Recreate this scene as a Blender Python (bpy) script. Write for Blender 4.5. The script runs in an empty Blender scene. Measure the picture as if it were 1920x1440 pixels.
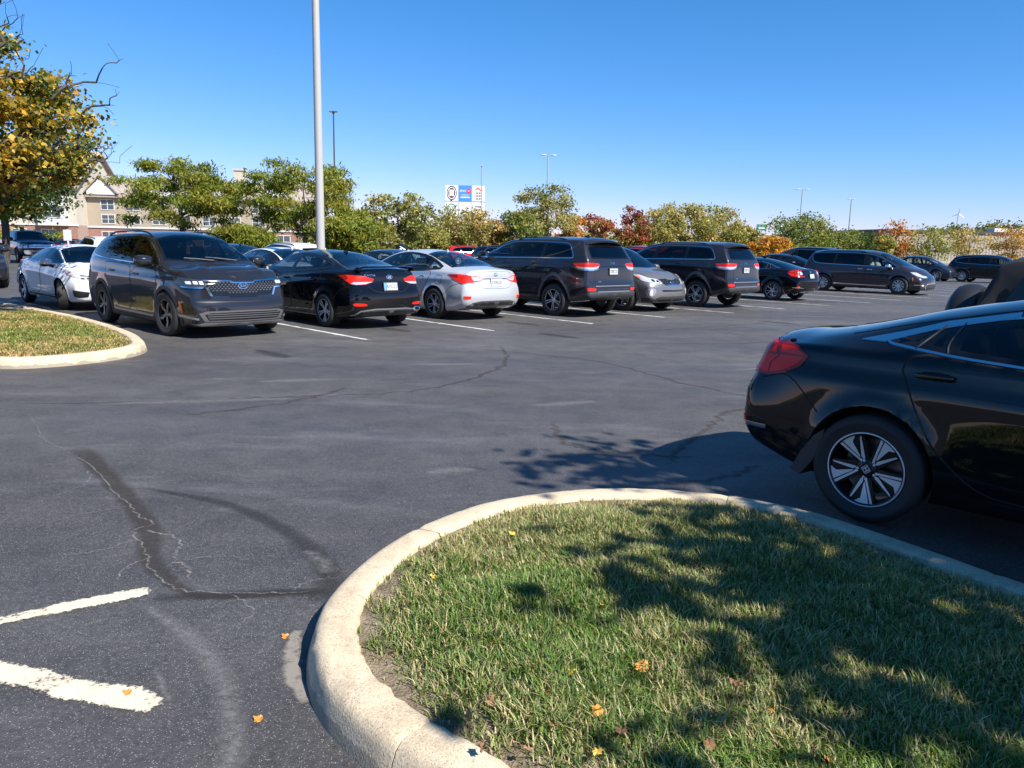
import bpy, bmesh, math, random
import numpy as np
from mathutils import Vector, Matrix
from mathutils.bvhtree import BVHTree
from mathutils.geometry import delaunay_2d_cdt
from mathutils.interpolate import poly_3d_calc
R = math.radians
sc = bpy.context.scene
COL = sc.collection
random.seed(7)

# ------------------------------------------------------------------ camera
CAM_H, PITCH, ROLL = 1.5793, 0.1767, 0.0222
cam = bpy.data.cameras.new('camera')
cam.sensor_width = 36.0
cam.lens = 1441.98 / 1920 * 36.0
cam.clip_start, cam.clip_end = 0.05, 3000
camo = bpy.data.objects.new('camera', cam)
COL.objects.link(camo)
_f = Vector((0, math.cos(PITCH), -math.sin(PITCH)))
_u = Vector((0, math.sin(PITCH), math.cos(PITCH)))
_r = Vector((1, 0, 0))
_r2 = _r * math.cos(ROLL) + _u * math.sin(ROLL)
_u2 = _u * math.cos(ROLL) - _r * math.sin(ROLL)
camo.matrix_world = Matrix(((_r2.x, _u2.x, -_f.x, 0), (_r2.y, _u2.y, -_f.y, 0), (_r2.z, _u2.z, -_f.z, CAM_H), (0, 0, 0, 1)))
sc.camera = camo

# ------------------------------------------------------------------ light
SUN_EL = R(45.5)
SUN_H = Vector((0.745, -0.667)).normalized()          # horizontal direction towards the sun
world = bpy.data.worlds.new('World')
sc.world = world
world.use_nodes = True
_nt = world.node_tree
_bg = _nt.nodes['Background']
_sky = _nt.nodes.new('ShaderNodeTexSky')
_sky.sky_type = 'NISHITA'
_sky.sun_disc = False
_sky.sun_elevation = SUN_EL
_sky.sun_rotation = math.atan2(SUN_H.x, SUN_H.y)
_sky.altitude = 200
_sky.air_density = 1.0
_sky.dust_density = 0.0
_sky.ozone_density = 4.0
# deep autumn blue: the red of the sky falls off faster towards the zenith
_sp = _nt.nodes.new('ShaderNodeSeparateColor'); _cb = _nt.nodes.new('ShaderNodeCombineColor')
_nt.links.new(_sky.outputs[0], _sp.inputs[0])
_pw = _nt.nodes.new('ShaderNodeMath'); _pw.operation = 'POWER'; _pw.inputs[1].default_value = 1.63; _nt.links.new(_sp.outputs[0], _pw.inputs[0])
for _i, (_src, _k) in enumerate(((_pw.outputs[0], .205), (_sp.outputs[1], .62), (_sp.outputs[2], .90))):
    _mm = _nt.nodes.new('ShaderNodeMath'); _mm.operation = 'MULTIPLY'; _mm.inputs[1].default_value = _k
    _nt.links.new(_src, _mm.inputs[0]); _nt.links.new(_mm.outputs[0], _cb.inputs[_i])
_nt.links.new(_cb.outputs[0], _bg.inputs[0])
_bg.inputs[1].default_value = 0.0985
sun = bpy.data.lights.new('sun', 'SUN')
sun.energy = 5.0
sun.angle = R(0.53)
sun.color = (1.0, 0.95, 0.87)
suno = bpy.data.objects.new('sun', sun)
COL.objects.link(suno)
_sd = Vector((SUN_H.x * math.cos(SUN_EL), SUN_H.y * math.cos(SUN_EL), math.sin(SUN_EL)))
suno.rotation_euler = _sd.to_track_quat('Z', 'Y').to_euler()
suno.location = (20, -20, 30)
sc.view_settings.view_transform = 'Standard'
sc.view_settings.look = 'None'
sc.view_settings.exposure = 0.95
sc.view_settings.gamma = 1.0
sc.cycles.max_bounces = 8
sc.cycles.transparent_max_bounces = 24
sc.cycles.glossy_bounces = 4
sc.cycles.diffuse_bounces = 3
sc.cycles.caustics_reflective = False
sc.cycles.caustics_refractive = False
sc.cycles.use_denoising = True

# ------------------------------------------------------------------ helpers
def tag(o, label=None, cat=None, group=None, kind=None):
    if label: o['label'] = label
    if cat: o['category'] = cat
    if group: o['group'] = group
    if kind: o['kind'] = kind
    return o

def link(name, me, parent=None, mats=None, smooth=False, sharp=None):
    if mats is not None:
        for m in (mats if isinstance(mats, (list, tuple)) else [mats]):
            me.materials.append(m)
    o = bpy.data.objects.new(name, me)
    COL.objects.link(o)
    if parent is not None: o.parent = parent
    if smooth:
        me.shade_smooth()
        if sharp: me.set_sharp_from_angle(angle=R(sharp))
    return o

def empty(name, loc=(0, 0, 0), rz=0):
    o = bpy.data.objects.new(name, None)
    o.empty_display_size = 0.3
    COL.objects.link(o)
    o.location = loc
    o.rotation_euler = (0, 0, rz)
    return o

def npmesh(name, V, F, matidx=None):
    """fast mesh: V (n,3), F list of equal length faces as (m,k) array"""
    V = np.asarray(V, np.float32); F = np.asarray(F, np.int32)
    me = bpy.data.meshes.new(name)
    me.vertices.add(len(V)); me.vertices.foreach_set('co', V.ravel())
    k = F.shape[1]
    me.loops.add(F.size); me.loops.foreach_set('vertex_index', F.ravel())
    me.polygons.add(len(F))
    me.polygons.foreach_set('loop_start', np.arange(len(F), dtype=np.int32) * k)
    if matidx is not None: me.polygons.foreach_set('material_index', np.asarray(matidx, np.int32))
    me.update(calc_edges=True)
    return me

def pymesh(name, V, F, mi=None):
    me = bpy.data.meshes.new(name)
    me.from_pydata([tuple(map(float, v)) for v in V], [], [tuple(map(int, f)) for f in F])
    if mi is not None: me.polygons.foreach_set('material_index', mi)
    me.update()
    return me

class MB:
    """collects simple shapes into one mesh"""
    def __init__(s): s.V = []; s.F = []; s.M = []
    def add(s, V, F, m=0):
        b = len(s.V); s.V += [tuple(v) for v in V]; s.F += [tuple(b + i for i in f) for f in F]; s.M += [m] * len(F)
        return s
    def box(s, x0, x1, y0, y1, z0, z1, m=0):
        V = [(x0,y0,z0),(x1,y0,z0),(x1,y1,z0),(x0,y1,z0),(x0,y0,z1),(x1,y0,z1),(x1,y1,z1),(x0,y1,z1)]
        F = [(0,3,2,1),(4,5,6,7),(0,1,5,4),(1,2,6,5),(2,3,7,6),(3,0,4,7)]
        return s.add(V, F, m)
    def rbox(s, c, size, bev, m=0, rot=None, seg=2):
        bm = bmesh.new(); bmesh.ops.create_cube(bm, size=1)
        bmesh.ops.scale(bm, vec=size, verts=bm.verts)
        bmesh.ops.bevel(bm, geom=bm.edges[:], offset=bev, segments=seg, profile=.5, affect='EDGES')
        if rot is not None: bmesh.ops.transform(bm, matrix=rot, verts=bm.verts)
        bm.verts.ensure_lookup_table()
        V = [(v.co.x + c[0], v.co.y + c[1], v.co.z + c[2]) for v in bm.verts]
        F = [[v.index for v in f.verts] for f in bm.faces]
        bm.free()
        return s.add(V, F, m)
    def tube(s, pts, rad, n=8, m=0, cap=True):
        pts = [Vector(p) for p in pts]
        if not isinstance(rad, (list, tuple)): rad = [rad] * len(pts)
        V = []; F = []; up = Vector((0, 0, 1))
        for i, p in enumerate(pts):
            d = (pts[min(i + 1, len(pts) - 1)] - pts[max(i - 1, 0)])
            d = d.normalized() if d.length > 1e-9 else up
            a = d.cross(up if abs(d.z) < .95 else Vector((1, 0, 0))).normalized(); b = a.cross(d)
            for k in range(n):
                t = 2 * math.pi * k / n
                V.append(p + (a * math.cos(t) + b * math.sin(t)) * rad[i])
        for i in range(len(pts) - 1):
            for k in range(n):
                k2 = (k + 1) % n
                F.append((i*n+k, i*n+k2, (i+1)*n+k2, (i+1)*n+k))
        if cap:
            F.append(tuple(range(n))); F.append(tuple(range(len(V)-1, len(V)-n-1, -1)))
        return s.add(V, F, m)
    def lathe(s, prof, n=24, m=0, axis='z', closed=False):
        """prof list of (r,h)"""
        V = []; F = []; k = len(prof)
        for j in range(n):
            t = 2 * math.pi * j / n
            for r, h in prof:
                V.append((r*math.cos(t), r*math.sin(t), h) if axis == 'z' else (r*math.cos(t), h, r*math.sin(t)))
        for j in range(n):
            j2 = (j + 1) % n
            for i in range(k if closed else k - 1):
                i2 = (i + 1) % k
                F.append((j*k+i, j2*k+i, j2*k+i2, j*k+i2))
        return s.add(V, F, m)
    def prism(s, poly, fn0, fn1, m=0):
        """poly 2D -> two 3D loops by fn0, fn1 + sides"""
        n = len(poly)
        V = [fn0(p) for p in poly] + [fn1(p) for p in poly]
        F = [tuple(range(n)), tuple(range(2*n-1, n-1, -1))] + [(i, (i+1) % n, n+(i+1) % n, n+i) for i in range(n)]
        return s.add(V, F, m)
    def mesh(s, name, fixn=True):
        me = pymesh(name, s.V, s.F, s.M)
        if fixn:
            bm = bmesh.new(); bm.from_mesh(me)
            bmesh.ops.recalc_face_normals(bm, faces=bm.faces); bm.to_mesh(me); bm.free()
        return me
    def build(s, name, mats, parent=None, smooth=False, sharp=None):
        return link(name, s.mesh(name), parent, mats, smooth, sharp)

def pchip(pts):
    xs = np.array([p[0] for p in pts], float); ys = np.array([p[1] for p in pts], float)
    o = np.argsort(xs); xs, ys = xs[o], ys[o]
    h = np.diff(xs); dl = np.diff(ys) / h
    d = np.zeros_like(ys); d[0], d[-1] = dl[0], dl[-1]
    for i in range(1, len(xs) - 1):
        if dl[i-1] * dl[i] > 0:
            w1, w2 = 2*h[i] + h[i-1], h[i] + 2*h[i-1]
            d[i] = (w1 + w2) / (w1 / dl[i-1] + w2 / dl[i])
    def f(x):
        x = np.clip(np.asarray(x, float), xs[0], xs[-1])
        i = np.clip(np.searchsorted(xs, x) - 1, 0, len(h) - 1)
        t = (x - xs[i]) / h[i]
        return ys[i]*(1+2*t)*(1-t)**2 + d[i]*h[i]*t*(1-t)**2 + ys[i+1]*t*t*(3-2*t) + d[i+1]*h[i]*t*t*(t-1)
    return f

def copy_tree(o, parent=None):
    c = o.copy(); COL.objects.link(c)
    if parent is not None: c.parent = parent
    for ch in list(o.children): copy_tree(ch, c)
    return c

def text_mesh(s, size):
    cu = bpy.data.curves.new('t', 'FONT'); cu.body = s; cu.size = size; cu.align_x = 'CENTER'; cu.align_y = 'CENTER'
    cu.extrude = 0.0015; cu.resolution_u = 2
    o = bpy.data.objects.new('t', cu); COL.objects.link(o)
    me = bpy.data.meshes.new_from_object(o.evaluated_get(bpy.context.evaluated_depsgraph_get()))
    bpy.data.objects.remove(o); bpy.data.curves.remove(cu)
    return me

# ------------------------------------------------------------------ materials
def nodes(m):
    m.use_nodes = True
    return m.node_tree.nodes, m.node_tree.links, m.node_tree.nodes['Principled BSDF']

_MC = {}
def mat(name, col, rough=.5, metal=0., coat=0., spec=.5, emit=0, coatr=.03):
    if name in _MC: return _MC[name]
    m = bpy.data.materials.new(name); _MC[name] = m
    n, l, b = nodes(m)
    b.inputs['Base Color'].default_value = (*col, 1); b.inputs['Roughness'].default_value = rough
    b.inputs['Metallic'].default_value = metal; b.inputs['Coat Weight'].default_value = coat
    b.inputs['Coat Roughness'].default_value = coatr; b.inputs['Specular IOR Level'].default_value = spec
    if emit:
        b.inputs['Emission Color'].default_value = (*col, 1); b.inputs['Emission Strength'].default_value = emit
    return m

def ramp(n, stops, interp='LINEAR'):
    r = n.new('ShaderNodeValToRGB'); r.color_ramp.interpolation = interp
    e = r.color_ramp.elements
    while len(e) < len(stops): e.new(.5)
    for i, (p, c) in enumerate(stops):
        e[i].position = p; e[i].color = (*c, 1) if len(c) == 3 else c
    return r

def paint(name, col, metal=0.0, rough=.35, flake=0.0, dirt=.25):
    """car paint: coloured base under a clear coat; the back of the sheet is dark trim, dusty towards the sills"""
    if name in _MC: return _MC[name]
    m = bpy.data.materials.new(name); _MC[name] = m
    n, l, b = nodes(m)
    b.inputs['Metallic'].default_value = metal; b.inputs['Roughness'].default_value = rough
    b.inputs['Coat Weight'].default_value = 1.0; b.inputs['Coat Roughness'].default_value = .015; b.inputs['Specular IOR Level'].default_value = 0.0
    tc = n.new('ShaderNodeTexCoord'); sx = n.new('ShaderNodeSeparateXYZ'); l.new(tc.outputs['Object'], sx.inputs[0])
    no = n.new('ShaderNodeTexNoise'); no.inputs['Scale'].default_value = 3.5; no.inputs['Detail'].default_value = 8
    l.new(tc.outputs['Object'], no.inputs['Vector'])
    mr = n.new('ShaderNodeMapRange'); mr.inputs[1].default_value = .75; mr.inputs[2].default_value = .2
    l.new(sx.outputs['Z'], mr.inputs[0])
    mu = n.new('ShaderNodeMath'); mu.operation = 'MULTIPLY'; l.new(mr.outputs[0], mu.inputs[0]); l.new(no.outputs[0], mu.inputs[1])
    m2 = n.new('ShaderNodeMath'); m2.operation = 'MULTIPLY'; l.new(mu.outputs[0], m2.inputs[0]); m2.inputs[1].default_value = dirt
    mx = n.new('ShaderNodeMix'); mx.data_type = 'RGBA'; l.new(m2.outputs[0], mx.inputs[0])
    mx.inputs[6].default_value = (*col, 1); mx.inputs[7].default_value = (.12, .105, .09, 1)
    l.new(mx.outputs[2], b.inputs['Base Color'])
    cw = n.new('ShaderNodeMath'); cw.operation = 'SUBTRACT'; cw.inputs[0].default_value = 1.0; l.new(m2.outputs[0], cw.inputs[1])
    l.new(cw.outputs[0], b.inputs['Coat Weight'])
    g = n.new('ShaderNodeNewGeometry'); d = n.new('ShaderNodeBsdfDiffuse'); d.inputs[0].default_value = (.012, .012, .013, 1)
    ms = n.new('ShaderNodeMixShader'); l.new(g.outputs['Backfacing'], ms.inputs[0]); l.new(b.outputs[0], ms.inputs[1]); l.new(d.outputs[0], ms.inputs[2])
    l.new(ms.outputs[0], n['Material Output'].inputs[0])
    return m

def glass(name, tint, ior=1.5):
    if name in _MC: return _MC[name]
    m = bpy.data.materials.new(name); _MC[name] = m
    n, l, b = nodes(m); n.remove(b)
    t = n.new('ShaderNodeBsdfTransparent'); t.inputs[0].default_value = (*tint, 1)
    g = n.new('ShaderNodeBsdfGlossy'); g.inputs['Roughness'].default_value = .008
    f = n.new('ShaderNodeFresnel'); f.inputs[0].default_value = ior
    ge = n.new('ShaderNodeNewGeometry')
    inv = n.new('ShaderNodeMath'); inv.operation = 'SUBTRACT'; inv.inputs[0].default_value = 1; l.new(ge.outputs['Backfacing'], inv.inputs[1])
    fm = n.new('ShaderNodeMath'); fm.operation = 'MULTIPLY'; l.new(f.outputs[0], fm.inputs[0]); l.new(inv.outputs[0], fm.inputs[1])
    fa = n.new('ShaderNodeMath'); fa.operation = 'MULTIPLY_ADD'; fa.inputs[1].default_value = 1.25; fa.inputs[2].default_value = .0
    l.new(fm.outputs[0], fa.inputs[0]); fa.use_clamp = True
    ms = n.new('ShaderNodeMixShader'); l.new(fa.outputs[0], ms.inputs[0]); l.new(t.outputs[0], ms.inputs[1]); l.new(g.outputs[0], ms.inputs[2])
    l.new(ms.outputs[0], n['Material Output'].inputs[0])
    return m

M_GLASS = glass('tinted_glass', (.30, .36, .38)); M_CLEAR = glass('window_glass', (.62, .70, .70)); M_PRIV = glass('privacy_glass', (.06, .065, .07))
M_BLK = mat('black_trim', (.012, .012, .013), .35); M_FRIT = mat('black_gloss', (.006, .006, .007), .12)
M_PLAS = mat('dark_plastic', (.03, .03, .032), .6); M_GAP = mat('panel_gap', (.004, .004, .004), .8)
M_CHROME = mat('chrome', (.75, .76, .78), .12, 1.0); M_ALU = mat('alloy', (.66, .67, .69), .35, .35, .3)
M_DALU = mat('dark_alloy', (.20, .20, .21), .35, .7); M_GUN = mat('wheel_black', (.015, .015, .016), .3, .3)
M_TYRE = mat('tyre_rubber', (.022, .021, .021), .75); M_DISC = mat('brake_steel', (.25, .24, .23), .4, 1.0)
M_RED = mat('red_lens', (.70, .016, .004), .3, 0, 0); M_DRED = mat('dark_red_lens', (.26, .005, .003), .25, 0, .15)
M_LENS = mat('clear_lens', (.55, .57, .6), .1, .35, 1.0); M_AMB = mat('amber_lens', (.75, .17, .03), .2, 0, .6)
M_HLB = mat('lamp_housing', (.05, .052, .058), .12, .4, 1.0); M_LED = mat('lamp_reflector', (.82, .84, .87), .2, .35)
M_SEATB = mat('seat_black', (.02, .02, .022), .8); M_SEATG = mat('seat_grey', (.30, .29, .27), .85); M_DASH = mat('dashboard_black', (.018, .018, .02), .7)
M_PLATE = mat('plate_white', (.46, .465, .475), .4); M_MIRR = mat('mirror_glass', (.8, .82, .84), .02, 1.0); M_PTXT = mat('plate_ink', (.03, .035, .06), .5); M_PBLUE = mat('plate_blue', (.1, .3, .6), .4)
M_CLAD = mat('grey_cladding', (.10, .10, .105), .45, .3); M_SKID = mat('skid_silver', (.35, .35, .36), .4, .7)
M_WELL = mat('wheel_well', (.008, .008, .008), .9)
# ------------------------------------------------------------------ car builder
def _bez(P0, P1, P2, n):
    t = np.linspace(0, 1, n)[:, None, None]
    return (1-t)**2 * P0 + 2*t*(1-t) * P1 + t*t * P2

def chaikin(poly, it):
    P = [tuple(p) for p in poly]
    for _ in range(it):
        Q = []
        for i in range(len(P)):
            a, b = P[i], P[(i+1) % len(P)]
            Q += [(a[0]*.75+b[0]*.25, a[1]*.75+b[1]*.25), (a[0]*.25+b[0]*.75, a[1]*.25+b[1]*.75)]
        P = Q
    return P

def resample(poly, step):
    out = []
    for i in range(len(poly)):
        a, b = np.array(poly[i]), np.array(poly[(i+1) % len(poly)])
        L = np.linalg.norm(b-a)
        if L < 1e-6: continue
        k = max(1, int(math.ceil(L/step)))
        out += [tuple(a+(b-a)*j/k) for j in range(k)]
    return out

def area(P):
    return .5*sum(P[i][0]*P[(i+1) % len(P)][1]-P[(i+1) % len(P)][0]*P[i][1] for i in range(len(P)))

def inset(P, d):
    """offset polygon inwards by d (negative: outwards)"""
    s = 1 if area(P) > 0 else -1
    n = len(P); out = []
    for i in range(n):
        a, b, c = np.array(P[i-1]), np.array(P[i]), np.array(P[(i+1) % n])
        u = b-a; v = c-b
        u = u/(np.linalg.norm(u)+1e-9); v = v/(np.linalg.norm(v)+1e-9)
        nn = np.array([-u[1]-v[1], u[0]+v[0]])*s
        L = np.linalg.norm(nn)
        nn = nn/L if L > 1e-6 else np.array([-u[1], u[0]])*s
        cs = max(.45, nn.dot(np.array([-u[1], u[0]])*s))
        out.append(tuple(b+nn*d/cs))
    return out

def inpoly(P, pts):
    pts = np.asarray(pts, float).reshape(-1, 2); Q = np.asarray(P, float)
    x, y = pts[:, 0:1], pts[:, 1:2]; x1, y1 = Q[:, 0], Q[:, 1]; x2, y2 = np.roll(x1, -1), np.roll(y1, -1)
    dy = np.where(y2 == y1, 1e-12, y2-y1)
    c = ((y1 > y) != (y2 > y)) & (x < (x2-x1)*(y-y1)/dy+x1)
    return (c.sum(1) % 2) == 1

def clip_half(P, a, b):
    """keep the part of P left of the directed line a->b"""
    out = []; f = lambda p: (b[0]-a[0])*(p[1]-a[1])-(b[1]-a[1])*(p[0]-a[0])
    for i in range(len(P)):
        p, q = P[i], P[(i+1) % len(P)]; fp, fq = f(p), f(q)
        if fp >= 0: out.append(p)
        if fp*fq < 0:
            t = fp/(fp-fq); out.append((p[0]+(q[0]-p[0])*t, p[1]+(q[1]-p[1])*t))
    return out

def stripe(pts, w, closed=False):
    """polygon band around a polyline; w width or list of widths"""
    P = [np.array(p, float) for p in pts]; n = len(P); A = []; B = []
    for i in range(n):
        d = P[min(i+1, n-1)]-P[max(i-1, 0)]; d /= np.linalg.norm(d)+1e-9
        m = np.array([-d[1], d[0]])*(w[i] if isinstance(w, (list, tuple)) else w)/2
        A.append(tuple(P[i]+m)); B.append(tuple(P[i]-m))
    return A+B[::-1]

def smoothline(pts, k=6):
    """catmull-rom through points"""
    P = [np.array(p, float) for p in pts]; P = [2*P[0]-P[1]]+P+[2*P[-1]-P[-2]]; out = []
    for i in range(1, len(P)-2):
        for j in range(k):
            t = j/k
            out.append(tuple(.5*((2*P[i])+(-P[i-1]+P[i+1])*t+(2*P[i-1]-5*P[i]+4*P[i+1]-P[i+2])*t*t+(-P[i-1]+3*P[i]-3*P[i+1]+P[i+2])*t**3)))
    out.append(tuple(P[-2])); return out

class Car:
    VIEWS = {'L': (0, -1), 'R': (0, 1), 'F': (-1, 0), 'B': (1, 0)}
    def __init__(s, name, spec, paintmat, loc, rz):
        s.spec = spec; s.paint = paintmat
        s.root = empty(name, loc, rz)
        zm = spec.get('zmap'); s.zm = pchip(zm) if zm else (lambda z: z)
        s.make_body()

    # -------------------------------------------------------------- body shell
    def make_body(s):
        S = s.spec; xr, xf = S['xr'], S['xf']
        def stations(step, e, ne):
            a = xr+(1-np.cos(np.linspace(0, math.pi/2, ne)))*e
            b = xf-(1-np.cos(np.linspace(0, math.pi/2, ne)))*e
            mid = np.linspace(xr+e, xf-e, int((xf-xr-2*e)/step))
            return np.concatenate([a, mid[1:-1], b[::-1]])
        X = stations(.034, .16, 8); n = len(X)
        g = lambda k: pchip(S[k])(X)
        Zm = s.zm
        zt, zb_, wb, wm, wt, dze = Zm(g('ztop')), Zm(g('zbelt')), g('wbelt'), g('wmax'), g('wtop'), g('dedge')
        zbot = Zm(g('zbot')); wbo = wm-S.get('tuck', .06); zm = S.get('zmid', .55)
        zm = np.minimum(zm, zb_-.12)
        ze = zt-dze
        zb_ = np.minimum(zb_, ze-.004)
        # rounded ends
        for (x0, sg, r) in ((xr, 1, S.get('rr', .07)), (xf, -1, S.get('rf', .07))):
            t = np.clip(1-(X-x0)*sg/r, 0, 1); ins = r*(1-np.sqrt(np.maximum(0, 1-t*t)))
            wb, wm, wt, wbo = wb-ins, wm-ins, wt-ins, wbo-ins
            zt, ze, zb_ = zt-ins*.8, ze-ins*.85, zb_-ins*.5; zbot = zbot+ins*.6
        P2 = lambda y, z: np.stack([np.broadcast_to(y, X.shape), np.broadcast_to(z, X.shape)], 1)
        A, B, C, D, E, F = P2(0, zbot), P2(wbo-.05, zbot), P2(wbo, zbot+.05), P2(wm, zm), P2(wb, zb_), P2(wt, ze)
        def toward(P, Q, r):
            d = Q-P; L = np.linalg.norm(d, axis=1, keepdims=True)+1e-9
            return P+d*np.minimum(r/L, .46)
        seq = []
        def lin(P, Q, k):
            for t in np.linspace(0, 1, k+2)[1:-1]: seq.append(P+(Q-P)*t)
        def cor(P, a, b, k): seq.extend(list(_bez(a, P, b, k)))
        seq.append(A); lin(A, B, 2); seq.append(B); seq.append(C)
        d1, d2 = toward(D, C, .24), toward(D, E, .30)
        lin(C, d1, 2); cor(D, d1, d2, 9)
        e1 = toward(E, D, S.get('re', .05))
        e2 = toward(E, F, S.get('re', .05)*1.0)
        lin(d2, e1, 4); cor(E, e1, e2, 7)
        pw = S.get('crown', 2.2)
        arc = lambda t: np.stack([wt*(1-t), zt-(zt-ze)*(1-t)**pw], 1)
        rF = S.get('rtop', .06)
        f1 = toward(F, E, rF); tF = rF/np.maximum(wt, .2); tF = np.clip(tF, 0, .3)
        f2 = np.stack([wt*(1-tF), zt-(zt-ze)*(1-tF)**pw], 1)
        # side glass zone with slight outward curvature
        bul = S.get('bulge', .025)*np.clip((ze-zb_-.1)/.3, 0, 1)
        for t in np.linspace(0, 1, 15)[1:-1]:
            p = e2+(f1-e2)*t; p[:, 0] = p[:, 0]+bul*4*t*(1-t); seq.append(p)
        cor(F, f1, f2, 7)
        for t in np.linspace(0, 1, 13)[1:]:
            tt = tF+(1-tF)*t; seq.append(np.stack([wt*(1-tt), zt-(zt-ze)*(1-tt)**pw], 1))
        H = np.stack(seq, 1)                      # n stations, K points, (y,z)
        K = H.shape[1]
        # character lines on the flank
        for (pts, amp, wd) in S.get('crease', []):
            zc = Zm(pchip(pts)(X))[:, None]; lo, hi = min(p[0] for p in pts), max(p[0] for p in pts)
            fade = np.clip((X-lo)/.3, 0, 1)*np.clip((hi-X)/.3, 0, 1)
            dz = H[:, :, 1]-zc
            w = np.where(dz > 0, np.exp(-(dz/wd[0])**2), np.exp(-(dz/wd[1])**2))
            H[:, :, 0] += amp*w*fade[:, None]*(H[:, :, 0] > .5)
        Rl, wbh, flare = S['R'], S['wb']/2, S.get('flare', .018)
        Ra = S.get('Ra', Rl+.045); s.Ra = Ra
        for wx in (-wbh, wbh):
            d = np.sqrt((X[:, None]-wx)**2+(H[:, :, 1]-Rl)**2)
            m = np.exp(-((d-Ra)/.055)**2)*(d > Ra-.2)*(H[:, :, 1] < zb_[:, None]-.02)*(H[:, :, 0] > .45)
            H[:, :, 0] += flare*m
        for (y0, w, a, xa, xb) in S.get('hoodlines', []):
            m = (H[:, :, 1] > ze[:, None]-.02)*np.exp(-((H[:, :, 0]-y0)/w)**2)*(np.clip((X-xa)/.3, 0, 1)*np.clip((xb-X)/.2, 0, 1))[:, None]
            H[:, :, 1] += a*m
        V3 = []; idx = {}
        Xg = np.repeat(X[:, None], K, 1)
        def disp(x, y, z):
            for (x0, sg, pf, pa, pe, dd, pw_) in ((xr, 1, S['pr'], S.get('par', .16), S.get('per', 2.6), S.get('dr', .8), S.get('wref', .9)),
                                                  (xf, -1, S['pf'], S.get('paf', .26), S.get('pef', 2.6), S.get('df', .85), S.get('wref', .9))):
                t = np.clip(1-(x-x0)*sg/dd, 0, 1); t = t*t*(1.6-.6*t)
                Fv = pchip([(float(Zm(p[0])), p[1]) for p in pf])(z)+pa*np.abs(y/pw_)**pe
                x = x+sg*Fv*t
            return x
        V = []; F_ = []
        def addgrid(G):                            # G (a,b,3)
            a, b = G.shape[:2]; o = len(V); V.extend(map(tuple, G.reshape(-1, 3)))
            for i in range(a-1):
                for j in range(b-1): F_.append((o+i*b+j, o+i*b+j+1, o+(i+1)*b+j+1, o+(i+1)*b+j))
        for sgn in (1, -1):
            G = np.stack([disp(Xg, H[:, :, 0], H[:, :, 1]), H[:, :, 0]*sgn, H[:, :, 1]], 2)
            addgrid(G)
            for i in (0, n-1):
                ks = np.linspace(1, 0, 20)
                Y = H[i, :, 0][None, :]*ks[:, None]; Z = np.repeat(H[i, :, 1][None, :], len(ks), 0)
                addgrid(np.stack([disp(np.full_like(Y, X[i]), Y, Z), Y*sgn, Z], 2))
        bm = bmesh.new()
        bv = [bm.verts.new(v) for v in V]
        for f in F_:
            try: bm.faces.new([bv[i] for i in f])
            except ValueError: pass
        bmesh.ops.remove_doubles(bm, verts=bm.verts[:], dist=4e-4)
        bmesh.ops.dissolve_degenerate(bm, edges=bm.edges[:], dist=1e-5)
        bmesh.ops.recalc_face_normals(bm, faces=bm.faces[:])
        bm.normal_update(); bm.verts.ensure_lookup_table(); bm.faces.ensure_lookup_table()
        s.bvh = BVHTree.FromBMesh(bm)
        s.vn = [v.normal.copy() for v in bm.verts]; s.vc = [v.co.copy() for v in bm.verts]; s.fv = [[v.index for v in f.verts] for f in bm.faces]
        me = bpy.data.meshes.new('body'); bm.to_mesh(me); bm.free()
        me.materials.append(s.paint); me.materials.append(M_WELL)
        s.body = link('body', me, s.root)
        # wheel arches cut out of the shell
        cut = MB(); wi = S.get('well', .52)
        for wx in (-wbh, wbh):
            for sg in (-1, 1):
                N = 40; ring = [(wx+Ra*math.cos(2*math.pi*k/N), Rl+.012+Ra*math.sin(2*math.pi*k/N)) for k in range(N)]
                cut.prism(ring, lambda p: (p[0], sg*wi, p[1]), lambda p: (p[0], sg*1.4, p[1]), 1)
        co = cut.build('cut', [s.paint, M_WELL])
        md = s.body.modifiers.new('b', 'BOOLEAN'); md.object = co; md.operation = 'DIFFERENCE'; md.solver = 'EXACT'
        s.body.parent = None
        me2 = bpy.data.meshes.new_from_object(s.body.evaluated_get(bpy.context.evaluated_depsgraph_get()))
        s.body.modifiers.clear(); s.body.data = me2; s.body.parent = s.root; me2.name = 'body'
        bpy.data.meshes.remove(me)
        cm = co.data; bpy.data.objects.remove(co); bpy.data.meshes.remove(cm)
        s.holes = []

    def finish_body(s):
        """open the shell behind each pane"""
        me = s.body.data; bm = bmesh.new(); bm.from_mesh(me)
        dead = []
        for view, poly, zmin in s.holes:
            ax = {'L': (0, 2), 'R': (0, 2), 'T': (0, 1), 'B': (1, 2), 'F': (1, 2)}[view]
            fs = [f for f in bm.faces if f.material_index == 0]
            c = [(f.calc_center_median()) for f in fs]
            P = np.array([[p[ax[0]], p[ax[1]]] for p in c])
            ins = inpoly(poly, P)
            for f, q, k in zip(fs, c, ins):
                if not k: continue
                if view == 'L' and q.y < .3: continue
                if view == 'R' and q.y > -.3: continue
                if view == 'T' and q.z < zmin: continue
                if view == 'B' and q.x > zmin: continue
                dead.append(f)
        bmesh.ops.delete(bm, geom=list(set(dead)), context='FACES')
        bm.to_mesh(me); bm.free()
        me.shade_smooth(); me.set_sharp_from_angle(angle=R(38))

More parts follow.
